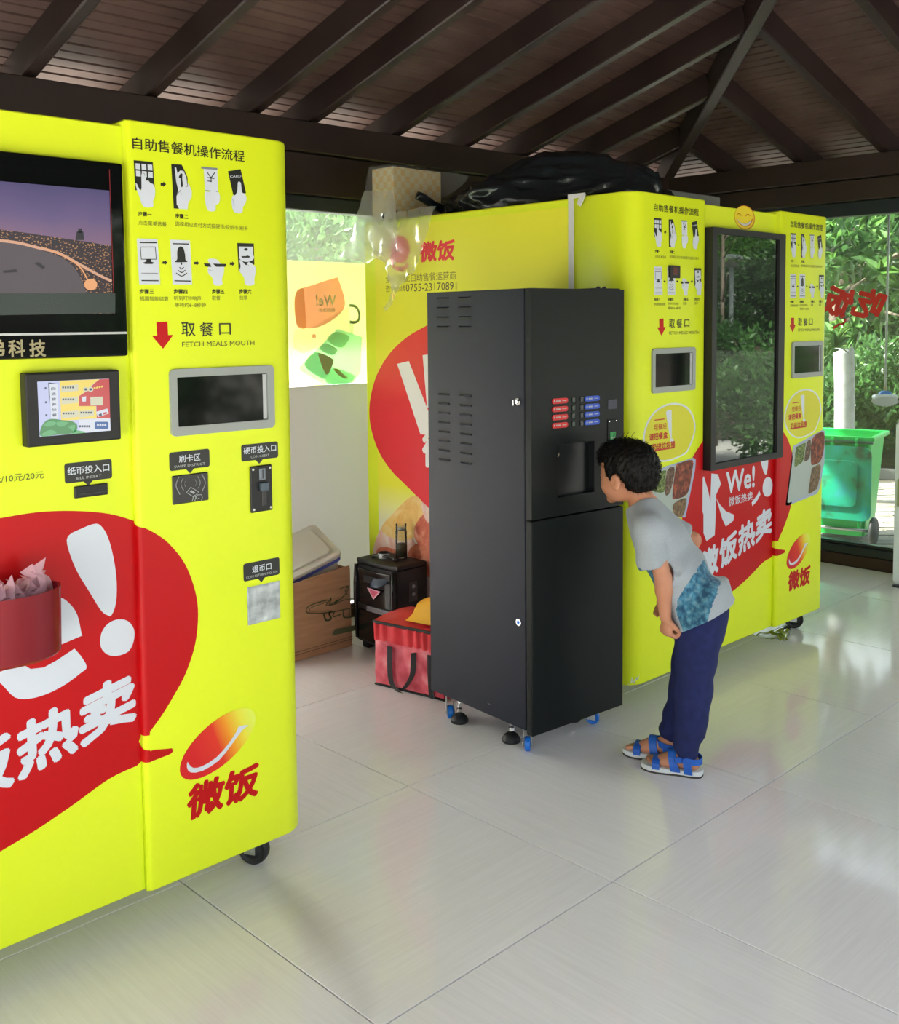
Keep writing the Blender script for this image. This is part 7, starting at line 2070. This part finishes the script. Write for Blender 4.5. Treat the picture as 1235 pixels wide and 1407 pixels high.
nm_ = N(shirtm, 'ShaderNodeMath', operation='MULTIPLY'); L(shirtm, noise(shirtm, texco(shirtm), 60, 2), nm_.inputs[0]); nm_.inputs[1].default_value = .5; L(shirtm, nm_.outputs[0], ad.inputs[1])
L(shirtm, ad.outputs[0], gtm.inputs[0]); gtm.inputs[1].default_value = .72
mxs = N(shirtm, 'ShaderNodeMix', data_type='RGBA'); L(shirtm, gtm.outputs[0], mxs.inputs[0]); L(shirtm, base, mxs.inputs[6]); L(shirtm, mb.outputs[2], mxs.inputs[7])
L(shirtm, mxs.outputs[2], BS(shirtm).inputs['Base Color']); bump(shirtm, f2, .25, .01)
S = SDF((.42, 0, .38), (1.05, .62, .92), .0045)
S.cap(neckb+(headc-neckb)*.03, chest, .050, .078, .02, 1.45)
S.cap(chest, bq((936, 790)), .078, .080, .03, 1.45)
S.cap(bq((936, 790)), bq((962, 848)), .080, .088, .03, 1.38)
S.cap(bq((962, 848)), bq((972, 880)), .090, .096, .03, 1.35)
S.cap(bq((985, 808)), bq((1000, 850)), .030, .030, .04, 3.0)        # loose back hem
S.cap(neckb, shL, .042, .046, .03); S.cap(neckb, shR, .042, .044, .03)
sdL = bq((905, 800), .12)-bq((893, 762), .12); sdL /= np.linalg.norm(sdL)
S.cap(neckb+(chest-neckb)*.35, shL, .055, .046, .04); S.cap(chest, shL, .058, .036, .03)
eL = bq((896, 770), .118); S.cap(shL, eL, .048, .054, .007)
eR = shR+(elR-shR)*.62; S.cap(shR, eR, .045, .046, .02)
# wrinkles
X, Y, Z = np.meshgrid(*S.ax, indexing='ij'); PP_ = np.stack([X, Y, Z], -1)-BP0; s_ = PP_@bf; l_ = PP_@bl; z_ = PP_[..., 2]
dg = s_*.55+z_*.83
wr = (np.sin(dg*70+np.sin(z_*26+l_*18)*1.8+l_*30)*.0034*np.clip((.78-z_)/.2, 0, 1)+np.sin(s_*60-z_*24+np.sin(l_*40))*.0026+np.sin((s_+l_)*34+z_*20)*.0022)
S.F += wr.astype(np.float32)
# armpit fold, hem and sleeve cuts
S.cap(bq((906, 745), .150), bq((931, 785), .118), .003, .013, .010, op='sub')
hA, hB_ = bq((1004, 833)), bq((936, 862)); hn = np.cross(hA-hB_, bl); hn = hn if hn[2] < 0 else -hn
hv = hA-hB_; hn = np.cross(bl, hv); hn /= np.linalg.norm(hn); hn = hn if hn[2] < 0 else -hn
# the front hem hangs a little lower than the straight line from the back
dd_ = ((np.stack([X, Y, Z], -1)-hB_)@hn)
S.mix((slice(None),)*3, dd_.astype(np.float32), .004, 'int')
def cutcap(c, n, R):
    c = np.array(c, float); sl, P = S.sub(c-R, c+R); q = P-c; d1 = -(q@n); d2 = np.linalg.norm(q-n*R*.55, axis=-1)-R*.62
    S.mix(sl, np.maximum(d1, d2), .003, 'sub')
cutcap(eL+sdL*.001, sdL, .085)
sdR = (elR-shR)/np.linalg.norm(elR-shR); cutcap(eR, sdR, .085)
# neck opening
nn = (headc-neckb)/np.linalg.norm(headc-neckb); S.cap(neckb+nn*.012, neckb+nn*.09, .041, .075, .004, op='sub')
V, Q = S.mesh(); shirt, SV = mesh_from('t_shirt', V, Q, shirtm, boy, 1)
# printed triangle on the side, given as an outline in the side view (s, z) of his body
def sz(q, lat): w = bq(q, lat); return ((w-BP0)@bf, w[2])
tri = [sz(q, .10) for q in ((963, 762), (971, 775), (979, 790), (981, 805), (982, 818), (979, 832), (976, 846), (974, 860), (945, 872), (934, 850), (930, 838), (934, 822), (942, 808), (952, 790))]
tri2 = [sz(q, .04) for q in ((880, 775), (893, 770), (900, 775), (904, 800), (905, 850), (898, 842), (893, 815), (886, 793))]
def inside_poly(x, z, poly):
    c = np.zeros(len(x), bool); n = len(poly)
    for i in range(n):
        x0, z0 = poly[i]; x1, z1 = poly[(i+1) % n]
        c ^= ((z0 > z) != (z1 > z)) & (x < (x1-x0)*(z-z0)/(z1-z0+1e-12)+x0)
    return c
vs_, vz2, vl = (SV-BP0)@bf, SV[:, 2], (SV-BP0)@bl
def sdist(x, z, poly):
    d = np.full(len(x), 9.0); n = len(poly)
    for i in range(n):
        a = np.array(poly[i]); b = np.array(poly[(i+1) % n]); e = b-a; t = np.clip(((x-a[0])*e[0]+(z-a[1])*e[1])/(e@e+1e-12), 0, 1)
        d = np.minimum(d, np.hypot(x-a[0]-t*e[0], z-a[1]-t*e[1]))
    return np.where(inside_poly(x, z, poly), d, -d)
w1 = np.where(vl > 0, np.clip(.5+sdist(vs_, vz2, tri)/.03, 0, 1), 0); w2 = np.where((vl > -.08) & (vs_ > .03), np.clip(.5+sdist(vs_, vz2, tri2)/.03, 0, 1), 0)
wgt = np.maximum(w1, w2).astype(np.float32)
a = shirt.data.attributes.new('print', 'FLOAT', 'POINT'); a.data.foreach_set('value', wgt)
# sleeve and hem rib lines
# trousers
pant = nmat('navy_jersey', [(.3, (.007, .012, .070)), (.7, (.011, .018, .095))], 40, rough=.9, sheen=0)
S = SDF((.48, .0, .04), (1.0, .56, .62), .0045)
S.cap(bq((968, 838)), bq((962, 868)), .076, .078, .03, 1.28)
for hp_, kn, an, off in ((bq((960, 872), .050), bq((953, 945), .056), anL, 0), (bq((956, 872), -.052), bq((945, 945), -.056), anR, 0)):
    m1 = hp_+(kn-hp_)*.5; S.cap(hp_, m1, .070, .064, .02); S.cap(m1, kn, .064, .058, .02)
    m2 = kn+(an-kn)*.55; S.cap(kn, m2, .058, .053, .02); S.cap(m2, an+bz_*.035, .053, .042, .015); S.cap(an+bz_*.034, an+bz_*.006, .036, .034, .006)
X, Y, Z = np.meshgrid(*S.ax, indexing='ij'); PP_ = np.stack([X, Y, Z], -1)-BP0; s_ = PP_@bf; l_ = PP_@bl; z_ = PP_[..., 2]
S.F += (np.sin(z_*95+np.sin(s_*40+l_*30)*1.6)*.0022*np.clip((.26-z_)/.12, 0, 1)+np.sin(z_*34+s_*40+l_*22)*.0020+np.sin(s_*75+z_*12)*.0012*np.clip((z_-.1)/.2, 0, 1)).astype(np.float32)
S.plane((0, 0, .060), (0, 0, -1)); S.plane((0, 0, .60), (0, 0, 1))
V, Q = S.mesh(); mesh_from('trousers', V, Q, pant, boy, 1)

# sandals
solew = mat('white_foam_sole', (.62, .65, .66), .6); soled = mat('dark_outsole', (.05, .045, .04), .8); strapb = nmat('royal_blue_webbing', [(.3, (.010, .085, .42)), (.7, (.015, .12, .52))], 30, rough=.55)
for heel, toe in ((heelL, toeL), (heelR, toeR)):
    d = toe-heel; d /= np.linalg.norm(d); sd = np.array((-d[1], d[0], 0)); flip = 1 if heel is heelL else -1
    sn = empty('sandal', tuple(heel), boy)
    Mf = Matrix(((d[0], sd[0], 0, heel[0]), (d[1], sd[1], 0, heel[1]), (0, 0, 1, 0), (0, 0, 0, 1)))
    out = catmull([(-.012, -.012), (.0, -.028), (.04, -.031), (.09, -.032), (.13, -.040), (.162, -.036*1), (.185, -.018), (.190, .004), (.178, .024), (.150, .037), (.11, .037), (.06, .030), (.02, .029), (-.008, .018)], 4)
    if flip < 0: out = [(x, -y) for x, y in out][::-1]
    bm = bmesh.new(); add_prism(bm, out, .0, .005, .001, Mf); obj('outsole', bm, soled, sn)
    bm = bmesh.new(); add_prism(bm, out, .0052, .021, .003, Mf); obj('footbed', bm, solew, sn)
    def arch(x0, x1, w, h, half, nm, lean=0.0, yo=0.0):
        pts = []; side = []
        for i in range(15):
            a = math.pi*i/14; y = -math.cos(a)*half; z = .016+math.sin(a)**.75*(h-.016)
            pts.append(Mf @ Vector((x0+(x1-x0)*i/14+lean*math.sin(a), y+yo, z))); side.append(Mf.to_3x3() @ Vector((1, 0, 0)))
        bm = bmesh.new(); add_band(bm, pts, side, w, .003); obj(nm, bm, strapb, sn)
    arch(.138, .132, .024, .046, .041, 'toe_strap')
    arch(.062, .072, .026, .076, .037, 'instep_strap', .018)
    arch(.128, .060, .014, .060, .036, 'toe_strap')
    # ankle strap round the heel
    pts = []; side = []
    for i in range(25):
        a = 2*math.pi*i/24; pts.append(Mf @ Vector((.032+.041*math.cos(a), .037*math.sin(a), .058+.006*math.cos(a)))); side.append(Vector((0, 0, 1)))
    bm = bmesh.new(); add_band(bm, pts, side, .020, .003); obj('ankle_strap', bm, strapb, sn)
    for sgn in (1, -1):
        bm = bmesh.new(); add_band(bm, [Mf @ Vector(p) for p in ((.028, sgn*.032, .012), (.030, sgn*.037, .035), (.032, sgn*.037, .058))], [Mf.to_3x3() @ Vector((1, 0, 0))]*3, .026, .003); obj('side_strap', bm, strapb, sn)
    bm = bmesh.new(); add_box(bm, (.048, (.0385 if flip > 0 else -.0385)-.003, .048), (.072, (.0385 if flip > 0 else -.0385)+.003, .068), .002, 1, Mf); obj('strap_tab', bm, strapb, sn)
